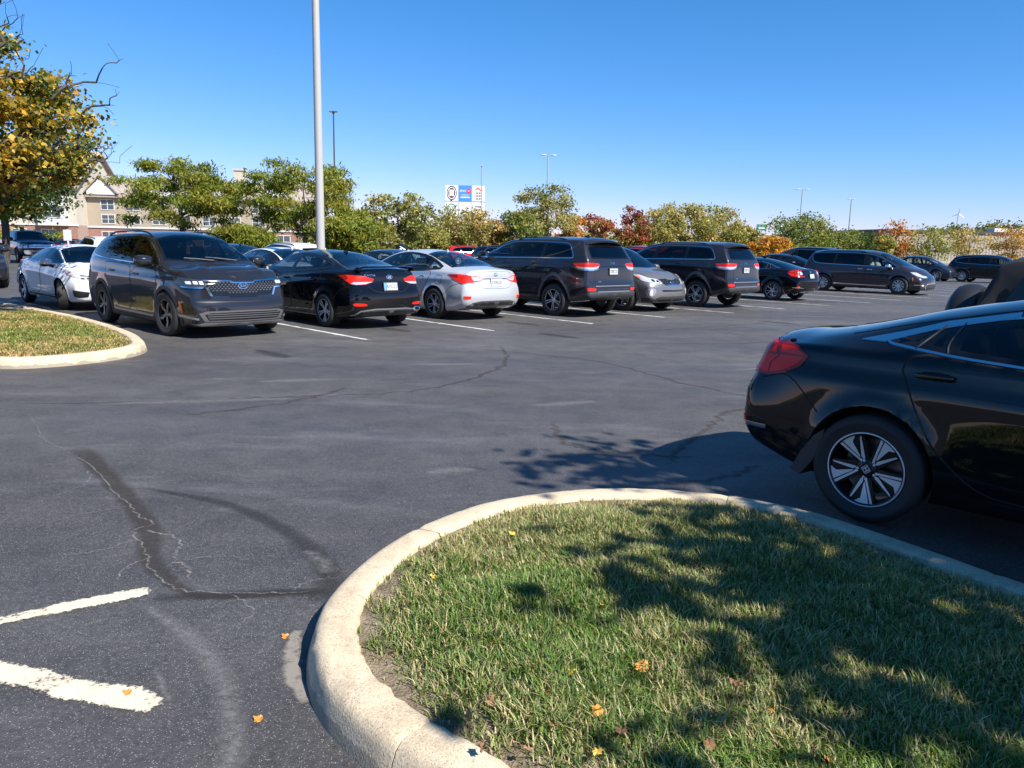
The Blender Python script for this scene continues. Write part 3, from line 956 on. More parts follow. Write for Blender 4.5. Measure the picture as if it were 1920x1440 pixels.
# --- low fastback saloon -------------------------------------------------------
def civic(name, pm, loc, rz, style='split', view='rear', steer=0):
    wb = 2.78
    S = mkspec(wb, -2.36, 2.27, 1.80, .325, .232,
        [(-2.36, 1.0), (-2.28, 1.045), (-2.0, 1.085), (-1.75, 1.135), (-1.2, 1.28), (-.6, 1.385), (-.05, 1.416), (.3, 1.40), (.55, 1.345), (1.0, 1.16), (1.42, .985), (1.75, .92), (2.05, .82), (2.27, .68)],
        [(-2.36, .955), (-1.9, .985), (-1.2, .985), (-.4, .955), (.5, .925), (1.3, .90), (1.75, .85), (2.05, .76), (2.27, .62)],
        [(-2.36, .60), (-2.0, .60), (-1.6, .575), (-1.0, .545), (-.4, .54), (.2, .535), (.6, .56), (1.4, .685), (1.8, .68), (2.27, .52)],
        crease=[([(-2.3, .80), (-1.3, .80), (0, .775), (1.3, .73), (1.8, .72)], .016, (.02, .13)), ([(-1.0, .42), (0, .36), (1.0, .34)], .018, (.03, .06))],
        flare=.026, re=.045, par=.15, tuck=.045,
        pr=[(.15, .20), (.30, .07), (.40, .02), (.52, 0), (.66, .0), (.72, .03), (.85, .09), (.98, .115), (1.06, .075)],
        hoodlines=[(.42, .07, .012, .9, 2.1)],
        zmap=[(0, 0), (.5, .5), (.735, .765), (.85, .89), (1.0, 1.02), (1.06, 1.06), (1.5, 1.5)])
    c = Car(name, S, pm, loc, rz)
    dlo = [(-1.42, 1.083), (-1.33, 1.112), (-1.13, 1.188), (-.78, 1.268), (-.3, 1.318), (.15, 1.325), (.5, 1.275), (.85, 1.13), (1.18, .985), (1.14, .955), (.2, .962), (-.3, .978), (-.67, 1.002), (-1.0, 1.028), (-1.21, 1.058)]
    c.windows(dlo, [(-1.30, -1.03, .022), (-1.045, -1.05, .035), (.10, .02, .07)], [M_PRIV, M_PRIV, M_GLASS, M_GLASS], rnd=1, tw=.012)
    for v in 'LR':
        c.line('window_seal', [(-1.225, 1.05), (-1.175, 1.13), (-1.12, 1.205)], .0065, v, m=M_CLAD, off=.010, k=3); c.line('window_seal', [(-1.045, 1.03), (-1.062, 1.11), (-1.03, 1.222)], .006, v, m=M_CLAD, off=.010, k=4)
    # bright wedge that ends the window line
    c.both('quarter_trim', [(-1.565, 1.072), (-1.42, 1.076), (-1.33, 1.112), (-1.13, 1.19), (-.78, 1.27), (-.78, 1.295), (-1.13, 1.222), (-1.34, 1.148)], M_CHROME, off=.008, grid=9)
    c.patch('windscreen', mirror_half([(1.40, 0), (1.35, .35), (1.22, .66), (.52, .545), (.45, .3), (.43, 0)]), 'T', M_GLASS, off=.003, border=.035, hole=.012, zmin=.8, skirt=.003, grid=.08)
    c.patch('rear_window', mirror_half([(-1.80, 0), (-1.77, .35), (-1.66, .575), (-.62, .49), (-.55, .25), (-.54, 0)]), 'T', M_PRIV, off=.003, border=.035, hole=.012, zmin=.8, skirt=.003, grid=.08)
    # doors: rear and front
    for v in 'LR':
        c.door([(-1.20, 1.035), (-.95, .998), (-.05, .962), (.0, .945), (.02, .60), (-.02, .30), (-.70, .30), (-.84, .345), (-.97, .45), (-1.05, .53), (-1.135, .65), (-1.23, .83), (-1.275, .92)], v, handle=(-1.08, .878))
        c.patch('handle_pocket', [(-1.19, .885), (-1.12, .915), (-1.0, .905), (-.97, .875), (-1.05, .85), (-1.15, .855)], v, M_GAP, off=.0045, skirt=0, grid=9, rnd=2)
        c.door([(.035, .955), (.9, .935), (1.12, .925), (1.16, .70), (1.08, .36), (1.0, .30), (0.01, .30), (.05, .60)], v, handle=(.22, .865))
    c.both('side_sill', [(-.95, .255), (.95, .245), (.95, .285), (-.95, .295)], M_FRIT, off=.018)
    # C-shaped tail lamps
    L = lamp(c, 'taillight', [('L', -1.835, .91), ('L', -1.92, .965), ('L', -2.03, .992), ('B', .64, 1.0), ('B', .46, .985), ('B', .60, .945), ('B', .66, .88), ('B', .62, .81), ('B', .45, .785), ('B', .46, .76), ('B', .72, .757), ('L', -2.09, .763), ('L', -1.98, .785), ('L', -1.885, .835)], M_DRED, 142, off=.012, skirt=.02, grid=.03)
    for sg, o in zip((1, -1), L):
        f = (lambda p: p) if sg > 0 else msym
        for pts, m in (([('L', -1.865, .893), ('L', -2.03, .888), ('L', -2.085, .83), ('L', -2.085, .776), ('L', -1.985, .797), ('L', -1.905, .842)], M_RED), ([('L', -2.05, .885), ('B', .70, .88), ('B', .70, .80), ('B', .68, .774), ('L', -2.10, .774), ('L', -2.10, .83)], M_RED), ([('L', -1.86, .91), ('L', -1.93, .955), ('L', -2.04, .955), ('L', -2.04, .905)], M_RED),
                       ([('B', .60, .985), ('L', -2.08, .965), ('L', -2.065, .90), ('B', .675, .895), ('B', .64, .965)], M_RED),
                       ([('B', .64, .94), ('B', .655, .84), ('B', .60, .82), ('B', .52, .85), ('B', .56, .93)], M_LENS)):
            c.patch('taillight_lens', f(pts), c.oblique(sg*142), m, off=.015, skirt=.004, grid=.04, parent=o)
    bv(c, 'trunk_lid', [(0, 1.015), (.40, 1.01), (.45, .95), (.43, .70), (.40, .66), (0, .65)], c.paint, off=.003, border=.007, mb=M_GAP, grid=.05)
    lip(c, -2.30, -2.10, .60, .022)
    bv(c, 'bumper_insert', [(0, .46), (.55, .44), (.68, .36), (.62, .33), (0, .33)], M_FRIT, off=.006)
    lamp(c, 'bumper_vent', [('L', -2.08, .50), ('B', .70, .55), ('B', .50, .47), ('B', .54, .42), ('L', -2.10, .42)], M_FRIT, 150, off=.004, grid=.05)
    lamp(c, 'vent_trim', [('L', -2.07, .47), ('B', .72, .47), ('B', .52, .44), ('B', .52, .425), ('B', .72, .45), ('L', -2.07, .45)], M_CHROME, 150, off=.012, grid=9)
    lamp(c, 'reflector', [('B', .73, .50), ('B', .80, .51), ('B', .80, .44), ('B', .73, .44)], M_RED, 160, off=.010, grid=9)
    c.plate('B', .78, '')
    for pts in ([(-.036, .905), (-.022, .965)], [(.022, .905), (.036, .965)], [(-.03, .937), (.03, .937)]):
        c.patch('badge', stripe(pts, .012), 'B', M_CHROME, off=.012, skirt=.008, grid=9)
    for v in 'LR': c.line('bumper_seam', [(-2.14, .742), (-1.94, .772), (-1.72, .605)], .006, v, k=4)
    # mud guards behind the rear wheels
    for sg in (1, -1):
        mb = MB(); P = [(-1.655, .525), (-1.72, .47), (-1.79, .36), (-1.85, .235), (-1.79, .205), (-1.715, .31), (-1.67, .43)]
        mb.prism(P, lambda p: (p[0], sg*.885, p[1]), lambda p: (p[0]+.02, sg*.74, p[1]))
        mb.build('mud_flap', M_PLAS, c.root)
    # nose
    lamp(c, 'headlight', [('F', .30, .705), ('F', .52, .72), ('L', 1.85, .80), ('L', 1.62, .83), ('L', 1.72, .76), ('F', .66, .66), ('F', .45, .635), ('F', .32, .655)], M_LENS, 38, off=.008, grid=.04)
    for y in (.40, .50, .60): two(c, 'headlight_lens', [(y-.03, .66), (y+.03, .665), (y+.032, .685), (y-.025, .685)], M_HLB, 'F', off=.013, grid=9)
    lamp(c, 'turn_lamp', [('L', 1.80, .765), ('L', 1.74, .785), ('L', 1.70, .775), ('L', 1.80, .735)], M_AMB, 60, off=.012, grid=9)
    bv(c, 'grille', [(0, .71), (.30, .70), (.40, .655), (.30, .60), (0, .585)], M_FRIT, 'F', off=.006)
    bv(c, 'grille_bar', [(0, .695), (.32, .70), (.62, .72), (.62, .735), (.3, .715), (0, .712)], M_CHROME, 'F', off=.014, grid=9)
    bv(c, 'lower_grille', [(0, .42), (.42, .40), (.50, .27), (0, .26)], M_BLK, 'F', off=.004)
    lamp(c, 'fog_recess', [('F', .52, .42), ('F', .72, .45), ('L', 1.98, .46), ('L', 1.98, .33), ('F', .70, .30), ('F', .55, .32)], M_BLK, 30, off=.004)
    c.line('hood_seam', [(1.38, .66), (1.8, .66), (2.08, .52)], .007, 'T'); c.line('hood_seam', [(1.38, -.66), (1.8, -.66), (2.08, -.52)], .007, 'T')
    c.mirror(.93, .985, .86)
    if view == 'far': c.fin(-.55, k=.8)
    for v in 'LR': c.line('fuel_door' if v == 'L' else 'fender_seam', [(-1.62, .86), (-1.46, .87), (-1.44, .74), (-1.60, .73), (-1.62, .855)] if v == 'L' else [(1.22, .92), (1.18, .75), (1.12, .62)], .005, v, k=3)
    c.wheels(style, steer)
    c.interior(M_SEATB)
    c.finish_body()
    return c

# --- black saloon with ducktail spoiler ----------------------------------------
def elantra(name, pm, loc, rz):
    wb = 2.70
    S = mkspec(wb, -2.33, 2.22, 1.775, .318, .222,
        [(-2.33, .99), (-2.26, 1.06), (-2.0, 1.10), (-1.7, 1.135), (-1.2, 1.27), (-.65, 1.395), (-.05, 1.435), (.3, 1.41), (.6, 1.34), (1.1, 1.12), (1.5, .97), (1.9, .88), (2.1, .78), (2.22, .66)],
        [(-2.33, .90), (-1.9, .985), (-1.2, .985), (-.4, .95), (.5, .91), (1.3, .88), (1.75, .83), (2.05, .74), (2.22, .6)],
        [(-2.33, .60), (-2.0, .62), (-1.6, .60), (-1.1, .56), (-.4, .545), (.2, .535), (.6, .555), (1.4, .68), (1.8, .66), (2.22, .5)],
        crease=[([(-2.2, .86), (-1.3, .85), (0, .79), (1.3, .70), (1.6, .68)], .02, (.025, .12)), ([(-1.0, .40), (0, .36), (1.0, .34)], .016, (.03, .06))],
        flare=.022, par=.20, per=2.4,
        pr=[(.15, .22), (.30, .08), (.42, .02), (.55, 0), (.66, .01), (.74, .05), (.88, .085), (.98, .09), (1.06, .05)],
        zmap=[(0, 0), (.20, .17), (.31, .25), (.43, .37), (.5, .48), (.75, .77), (.9, .935), (1.0, 1.05), (1.1, 1.145), (1.3, 1.315), (1.5, 1.51)])
    c = Car(name, S, pm, loc, rz)
    dlo = [(-1.42, 1.10), (-1.15, 1.205), (-.75, 1.30), (-.2, 1.345), (.2, 1.32), (.55, 1.235), (.9, 1.08), (1.2, .94), (1.14, .91), (.2, .945), (-.6, .985), (-1.15, 1.03)]
    c.windows(dlo, [(-1.0, -1.13, .05), (-.02, -.10, .085)], [M_PRIV, M_GLASS, M_GLASS], chrome=M_BLK, rnd=2, tw=.01)
    c.patch('windscreen', mirror_half([(1.48, 0), (1.42, .35), (1.26, .66), (.50, .535), (.43, .3), (.41, 0)]), 'T', M_GLASS, off=.003, border=.035, hole=.012, zmin=.8, skirt=.003, grid=.08)
    c.patch('rear_window', mirror_half([(-1.82, 0), (-1.79, .35), (-1.68, .61), (-1.2, .56), (-.70, .51), (-.62, .25), (-.60, 0)]), 'T', M_GLASS, off=.003, border=.035, hole=.012, zmin=.8, skirt=.003, grid=.08)
    for v in 'LR':
        c.door([(-1.18, 1.0), (-.95, .985), (-.12, .955), (-.08, .93), (-.06, .60), (-.09, .30), (-.66, .30), (-.86, .42), (-1.05, .72), (-1.2, .92)], v, handle=(-.93, .865))
        c.door([(-.04, .925), (.8, .905), (1.08, .895), (1.12, .70), (1.05, .36), (.95, .30), (-.06, .30), (-.02, .60)], v, handle=(.16, .845))
    c.both('side_sill', [(-1.0, .245), (1.0, .235), (1.0, .255), (-1.0, .265)], M_SKID, off=.016)
    L = lamp(c, 'taillight', [('L', -1.72, .945), ('L', -1.95, .955), ('B', .72, .955), ('B', .52, .945), ('B', .335, .90), ('B', .36, .85), ('B', .50, .81), ('B', .68, .80), ('L', -2.08, .815), ('L', -1.95, .87)], M_RED, 145, off=.010, grid=.035, skirt=.016)
    for sg, o in zip((1, -1), L):
        f = (lambda p: p) if sg > 0 else msym
        c.patch('taillight_lens', f([('B', .36, .852), ('B', .50, .815), ('B', .68, .805), ('L', -2.09, .815), ('B', .70, .845), ('B', .50, .85)]), c.oblique(sg*150), M_LENS, off=.013, skirt=.003, grid=9, parent=o)
        c.patch('taillight_edge', f([('L', -1.73, .943), ('L', -1.95, .95), ('L', -2.0, .90), ('L', -1.95, .875)]), c.oblique(sg*130), M_DRED, off=.013, skirt=.003, grid=9, parent=o)
    bv(c, 'trunk_lid', [(0, 1.035), (.42, 1.03), (.50, .96), (.47, .80), (.36, .70), (.2, .675), (0, .668)], c.paint, off=.003, border=.006, mb=M_GAP, grid=.05, rnd=1)
    bv(c, 'lid_recess', [(0, .90), (.33, .895), (.345, .86), (.33, .85), (0, .865)], M_FRIT, off=.007)
    # ducktail spoiler on two feet
    mb = MB(); n = 25; V = []; F = []
    for i in range(n):
        y = -.64+1.28*i/(n-1); e = abs(y)/.64; zc = 1.162-.012*e**2-.055*max(0, e-.86)/.14; xc = -2.24+.12*e**3
        for (dx, dz) in ((.09, -.008), (.05, .014), (-.04, .010), (-.07, -.004), (-.04, -.018), (.05, -.02)): V.append((xc+dx, y, zc+dz))
    for i in range(n-1):
        for k in range(6): F.append((i*6+k, i*6+(k+1) % 6, i*6+6+(k+1) % 6, i*6+6+k))
    F += [tuple(range(6)), tuple(range(len(V)-1, len(V)-7, -1))]
    mb.add(V, F)
    for sg in (1, -1): mb.rbox((-2.11, sg*.60, 1.11), (.16, .06, .075), .02)
    mb.build('spoiler', c.paint, c.root, smooth=True, sharp=50)
    bv(c, 'rear_diffuser', [(0, .43), (.35, .43), (.62, .405), (.72, .34), (.66, .31), (0, .31)], M_CLAD, off=.010, rnd=1)
    bv(c, 'diffuser_trim', [(0, .445), (.35, .445), (.62, .42), (.74, .34), (.73, .325), (.61, .405), (.35, .43), (0, .43)], M_SKID, off=.016, grid=9)
    lamp(c, 'reflector', [('B', .52, .505), ('B', .74, .515), ('B', .76, .49), ('B', .70, .475), ('B', .5, .478)], M_RED, 165, off=.010, grid=9, rnd=1)
    for y0 in (-.60,):
        mb = MB(); mb.lathe([(.045, 0), (.062, -.01), (.066, -.10), (.058, -.10), (.05, -.02)], 20, 0, 'z')
        mb.V = [(c.cast('B', y0, .37)[0].x-.035+v[2]*-.6-.03, y0+v[0]*1.25, .365+v[1]*.75) for v in mb.V]
        mb.build('exhaust', M_CHROME, c.root, smooth=True, sharp=40)
    c.plate('B', .765, 'AVI221', blue=True)
    oval_badge(c, 'B', 0, .93, .062, .034, '', 0, fill=M_FRIT, slash=True)
    c.lettering('model_letters', 'ELANTRA', .05, 'B', .40, .955, off=.007)
    two(c, 'reverse_sensor', [(.3, .52), (.315, .53), (.33, .52), (.315, .51)], M_BLK, off=.006, grid=9, rnd=1)
    for v in 'LR': c.line('bumper_seam', [(-1.66, .56), (-1.85, .70), (-2.08, .78)], .006, v)
    c.mirror(.95, .965, .83)
    c.fin(-.72, k=.9)
    lamp(c, 'headlight', [('F', .40, .66), ('F', .6, .72), ('L', 1.55, .84), ('L', 1.65, .74), ('F', .62, .60)], M_HLB, 40, off=.008, grid=.05)
    bv(c, 'lower_grille', [(0, .52), (.4, .5), (.5, .28), (0, .26)], M_BLK, 'F')
    c.wheels('five')
    c.interior(M_SEATG)
    c.finish_body()
    return c

# --- silver mid-size saloon -----------------------------------------------------
def sonata(name, pm, loc, rz, plate='337RGX', seat=M_SEATG):
    wb = 2.795
    S = mkspec(wb, -2.46, 2.36, 1.835, .334, .216,
        [(-2.46, 1.0), (-2.40, 1.055), (-2.1, 1.095), (-1.78, 1.13), (-1.3, 1.27), (-.75, 1.415), (-.1, 1.47), (.3, 1.45), (.65, 1.37), (1.15, 1.14), (1.55, .98), (1.95, .90), (2.25, .77), (2.36, .66)],
        [(-2.46, .93), (-2.0, 1.0), (-1.2, 1.0), (-.4, .965), (.5, .92), (1.3, .88), (1.85, .82), (2.15, .74), (2.36, .6)],
        [(-2.46, .62), (-2.1, .64), (-1.7, .63), (-1.1, .585), (-.4, .56), (.2, .55), (.65, .575), (1.5, .70), (1.9, .68), (2.36, .52)],
        crease=[([(-2.3, .89), (-1.3, .875), (0, .81), (1.2, .74), (1.9, .70)], .022, (.03, .11)), ([(-1.0, .42), (0, .38), (1.0, .35)], .016, (.03, .06))],
        flare=.02, par=.22, per=2.5,
        pr=[(.15, .20), (.30, .08), (.42, .02), (.55, 0), (.68, .01), (.78, .045), (.90, .07), (1.0, .06), (1.06, .03)],
        zmap=[(0, 0), (.33, .30), (.45, .44), (.7, .7), (1.0, 1.02), (1.1, 1.125), (1.5, 1.51)])
    c = Car(name, S, pm, loc, rz)
    dlo = [(-1.56, 1.06), (-1.2, 1.20), (-.8, 1.325), (-.25, 1.385), (.2, 1.365), (.58, 1.27), (.95, 1.10), (1.25, .945), (1.18, .92), (.2, .965), (-.6, 1.0), (-1.2, 1.035)]
    c.windows(dlo, [(-1.10, -1.0, .05), (-.03, -.10, .085)], [M_CLEAR, M_CLEAR, M_CLEAR], chrome=M_FRIT, rnd=1, tw=.014)
    c.patch('windscreen', mirror_half([(1.55, 0), (1.49, .35), (1.32, .68), (.56, .555), (.47, .3), (.45, 0)]), 'T', M_CLEAR, off=.003, border=.035, hole=.012, zmin=.8, skirt=.003, grid=.08)
    c.patch('rear_window', mirror_half([(-1.88, 0), (-1.85, .35), (-1.72, .645), (-1.2, .585), (-.72, .53), (-.64, .25), (-.62, 0)]), 'T', M_CLEAR, off=.003, border=.035, hole=.012, zmin=.8, skirt=.003, grid=.08)
    for v in 'LR':
        c.door([(-1.22, 1.01), (-1.0, 1.0), (-.12, .97), (-.08, .95), (-.05, .60), (-.09, .30), (-.68, .30), (-.88, .42), (-1.08, .72), (-1.24, .92)], v, handle=(-.95, .885), hm=M_CHROME)
        c.door([(-.035, .945), (.8, .92), (1.1, .905), (1.14, .70), (1.05, .36), (.95, .30), (-.06, .30), (-.01, .60)], v, handle=(.18, .86), hm=M_CHROME)
    c.line('fuel_door', [(-1.62, .92), (-1.44, .925), (-1.43, .77), (-1.60, .765), (-1.625, .915)], .006, 'L', k=3)
    L = lamp(c, 'taillight', [('L', -1.80, .955), ('L', -2.05, .965), ('B', .70, .955), ('B', .50, .93), ('B', .34, .885), ('B', .42, .835), ('B', .58, .81), ('L', -2.22, .78), ('L', -2.10, .82), ('L', -1.93, .89)], M_RED, 145, off=.010, grid=.035, skirt=.016)
    for sg, o in zip((1, -1), L):
        f = (lambda p: p) if sg > 0 else msym
        c.patch('taillight_lens', f([('B', .35, .882), ('B', .48, .915), ('B', .62, .93), ('B', .60, .87), ('B', .56, .835), ('B', .43, .845)]), c.oblique(sg*155), M_LENS, off=.013, skirt=.003, grid=9, parent=o)
        c.patch('taillight_edge', f([('L', -1.81, .953), ('L', -2.05, .958), ('L', -2.08, .90), ('L', -1.95, .90)]), c.oblique(sg*130), M_DRED, off=.013, skirt=.003, grid=9, parent=o)
    bv(c, 'trunk_lid', [(0, 1.03), (.45, 1.02), (.53, .95), (.50, .80), (.40, .70), (.2, .685), (0, .682)], c.paint, off=.003, border=.006, mb=M_GAP, grid=.05, rnd=1)
    bv(c, 'lid_trim', [(0, .895), (.30, .892), (.36, .872), (.30, .875), (0, .878)], M_DALU, off=.012, grid=9)
    bv(c, 'rear_diffuser', [(0, .445), (.42, .44), (.60, .41), (.72, .345), (.70, .325), (.4, .345), (0, .35)], M_CLAD, off=.008)
    lamp(c, 'reflector', [('B', .66, .535), ('B', .80, .54), ('B', .80, .50), ('B', .74, .475), ('B', .66, .49)], M_RED, 160, off=.010, grid=9)
    c.plate('B', .80, plate, frame=M_ALU)
    oval_badge(c, 'B', 0, .965, .06, .033, '', 0, fill=None, slash=False)
    c.patch('badge_field', [(.045*math.cos(t), .965+.022*math.sin(t)) for t in np.linspace(0, 6.28, 20)[:-1]], 'B', c.paint, off=.0135, grid=9, skirt=0)
    c.patch('badge_bar', stripe([(-.03, .95), (.03, .98)], .014), 'B', M_CHROME, off=.015, grid=9)
    for v in 'LR': c.line('bumper_seam', [(-1.73, .55), (-1.92, .72), (-2.16, .79)], .006, v)
    c.mirror(.98, .985, .86)
    c.fin(-.70, k=.9)
    lamp(c, 'headlight', [('F', .38, .66), ('F', .6, .72), ('L', 1.6, .86), ('L', 1.7, .76), ('F', .62, .60)], M_HLB, 40, off=.008, grid=.05)
    bv(c, 'grille', [(0, .70), (.32, .69), (.30, .55), (0, .54)], M_FRIT, 'F')
    bv(c, 'lower_grille', [(0, .45), (.4, .43), (.5, .27), (0, .26)], M_BLK, 'F')
    c.wheels('double')
    c.interior(seat)
    c.finish_body()
    return c

# --- large dark sport utility, nose out -------------------------------------------
def sorento(name, pm, loc, rz):
    wb = 2.815
    S = mkspec(wb, -2.47, 2.34, 1.90, .370, .240,
        [(-2.47, 1.60), (-1.9, 1.645), (-1.2, 1.68), (-.4, 1.695), (.05, 1.675), (.38, 1.62), (.76, 1.44), (1.24, 1.165), (1.36, 1.115), (1.85, 1.085), (2.2, 1.01), (2.34, .94)],
        [(-2.47, 1.10), (-1.6, 1.12), (-.6, 1.075), (.4, 1.05), (1.3, 1.03), (1.8, 1.0), (2.1, .94), (2.34, .84)],
        [(-2.47, .59), (-1.8, .63), (-1.0, .65), (-.2, .65), (.2, .64), (.45, .645), (1.28, .80), (1.9, .80), (2.34, .70)], suv=True,
        zmid=.72, flare=.016, Ra=.425, par=.15, paf=.22, pef=3.0, rf=.05, rr=.1, df=.7, dr=1.0,
        zbot=[(-2.47, .36), (-2.0, .27), (-1.4, .24), (1.4, .24), (1.9, .24), (2.34, .27)],
        pr=[(.2, .18), (.35, .05), (.5, 0), (.8, .01), (1.0, .06), (1.15, .10), (1.4, .22), (1.65, .36)],
        pf=[(.2, .16), (.30, .04), (.42, .0), (.60, .005), (.68, .035), (.8, .055), (.93, .075), (1.0, .14)],
        crease=[([(-2.3, .99), (-1, .96), (0.3, .935), (1.5, .93), (2.0, .93)], .014, (.02, .14)), ([(-1.0, .50), (0, .47), (1.0, .47)], .022, (.03, .10))],
        hoodlines=[(.46, .05, .026, 1.35, 2.3)], floorx=(-2.0, 1.3),
        zmap=[(0, 0), (.24, .18), (.30, .215), (.5, .42), (.66, .60), (.75, .71), (.95, .955), (1.0, 1.02), (1.1, 1.165), (1.25, 1.305), (1.5, 1.54), (1.75, 1.785)])
    c = Car(name, S, pm, loc, rz)
    dlo = [(-2.08, 1.23), (-1.90, 1.41), (-1.62, 1.52), (-.9, 1.565), (-.2, 1.575), (.12, 1.555), (.42, 1.46), (.80, 1.26), (1.06, 1.115), (.98, 1.095), (.2, 1.105), (-.8, 1.13), (-1.5, 1.165)]
    c.windows(dlo, [(-1.12, -1.15, .05), (-.02, -.06, .08), (.72, .72, .03)], [M_PRIV, M_PRIV, M_GLASS, M_GLASS], rnd=1, tw=.014)
    c.patch('windscreen', mirror_half([(1.30, 0), (1.25, .4), (1.12, .77), (.42, .635), (.34, .3), (.32, 0)]), 'T', M_CLEAR, off=.003, border=.04, hole=.012, zmin=1.0, skirt=.003, grid=.08)
    bv(c, 'rear_window', [(0, 1.50), (.48, 1.48), (.60, 1.20), (.55, 1.15), (0, 1.13)], M_PRIV, off=.003, border=.035, skirt=.003, hole=.012, zmin=-1.6, grid=.07)
    for v in 'LR':
        c.door([(-1.20, 1.10), (-.2, 1.075), (-.04, 1.065), (0, .75), (-.03, .42), (-.70, .42), (-.93, .55), (-1.1, .85), (-1.24, 1.05)], v, handle=(-.92, .985))
        c.door([(.0, 1.06), (.8, 1.045), (1.04, 1.035), (1.12, .80), (1.02, .47), (.95, .42), (0, .42), (.04, .75)], v, handle=(.18, .965))
    c.both('sill_cladding', [(-.93, .285), (.93, .285), (.93, .37), (-.93, .38)], M_PLAS, off=.014)
    c.both('sill_trim', [(-.85, .395), (.85, .38), (.88, .405), (-.88, .425)], M_SKID, off=.022)
    c.archtrim(.045, M_PLAS, off=.010, zcut=.30)
    for sg in (1, -1): c.both('side_marker', [(1.86, .66), (1.90, .65), (1.915, .50), (1.89, .49)], M_AMB, off=.024, sides='LR'[0 if sg > 0 else 1], grid=9)
    # nose: slim lamps, wide patterned grille, lower intake
    gr = [(0, .905), (.16, .905), (.22, .925), (.58, .93), (.60, .84), (.52, .745), (.26, .735), (.22, .715), (0, .715)]
    G = bv(c, 'grille', gr, M_FRIT, 'F', off=.006, grid=.05)
    gp = gr+[(-y, z) for y, z in gr[::-1] if y > 1e-6]
    studs(c, 'grille_pattern', inset(gp, .014 if area(gp) > 0 else .014), 'F', .058, .031, .021, M_DALU, parent=G)
    bv(c, 'grille_trim', [(0, .912), (.16, .912), (.22, .935), (.62, .945), (.64, .93), (.22, .922), (.17, .90), (0, .90)], M_CHROME, 'F', off=.016, grid=9)
    lamp(c, 'grille_edge', [('F', .57, .835), ('F', .80, .835), ('L', 1.93, .845), ('L', 1.90, .86), ('F', .80, .852), ('F', .57, .852)], M_CHROME, 30, off=.018, grid=9)
    two(c, 'grille_edge', [(.575, .85), (.605, .85), (.545, .735), (.515, .735)], M_CHROME, 'F', off=.018, grid=9)
    L = lamp(c, 'headlight', [('F', .60, .935), ('F', .78, .955), ('L', 1.90, .965), ('L', 1.60, .985), ('L', 1.74, .905), ('L', 1.95, .855), ('F', .80, .845), ('F', .60, .852)], M_HLB, 35, off=.010, grid=.04)
    for sg, o in zip((1, -1), L):
        for y in (.655, .725, .795):
            P = [(sg*(y-.024), .885), (sg*(y+.024), .887), (sg*(y+.026), .922), (sg*(y-.022), .922)]
            c.patch('headlight_lens', P, 'F', M_LED, off=.015, skirt=.004, grid=9, parent=o)
    oval_badge(c, 'F', 0, .865, .085, .040, 'KIA', .062)
    bv(c, 'bumper_slot', [(0, .662), (.80, .672), (.82, .656), (0, .645)], M_BLK, 'F', off=.004, grid=9)
    bv(c, 'lower_surround', [(0, .535), (.62, .53), (.74, .50), (.66, .375), (0, .37)], M_CLAD, 'F', off=.008)
    lg = bv(c, 'lower_grille', [(0, .51), (.58, .505), (.66, .48), (.60, .40), (0, .395)], M_FRIT, 'F', off=.011)
    bars(c, 'intake_bar', 'F', -.62, .62, [.425, .455, .485], .011, M_CLAD, off=.020, parent=lg, ends=[.02, .0, .0])
    bv(c, 'skid_plate', [(0, .355), (.66, .36), (.80, .335), (.70, .305), (0, .30)], M_SKID, 'F', off=.010)
    lamp(c, 'bumper_blade', [('F', .86, .66), ('F', .875, .66), ('F', .875, .48), ('F', .74, .43), ('F', .74, .405), ('F', .89, .455)], M_SKID, 25, off=.012, grid=9)
    c.line('hood_seam', [(1.30, .78), (1.9, .785), (2.16, .70)], .007, 'T'); c.line('hood_seam', [(1.30, -.78), (1.9, -.785), (2.16, -.70)], .007, 'T')
    bv(c, 'taillight', [(.60, 1.05), (.80, 1.06), (.82, .86), (.68, .84)], M_RED, sym=False, off=.008); bv(c, 'taillight', [(-.60, 1.05), (-.80, 1.06), (-.82, .86), (-.68, .84)], M_RED, sym=False, off=.008)
    c.plate('B', .85, '')
    mb = MB(); mb.tube([(1.27, .42, 1.235), (1.19, .05, 1.275), (1.17, -.1, 1.285)], .009, 6); mb.tube([(1.28, .0, 1.235), (1.22, -.3, 1.26), (1.19, -.48, 1.27)], .009, 6)
    mb.build('wiper', M_BLK, c.root)
    c.mirror(.88, 1.145, .89, k=1.15)
    c.rails(.60, -1.75, .30, M_FRIT, h=.05)
    c.fin(-1.75)
    c.wheels('star', 4)
    c.interior(M_SEATB, z=.55, rows=((.05, .64), (-.85, .60)))
    c.finish_body()
    return c

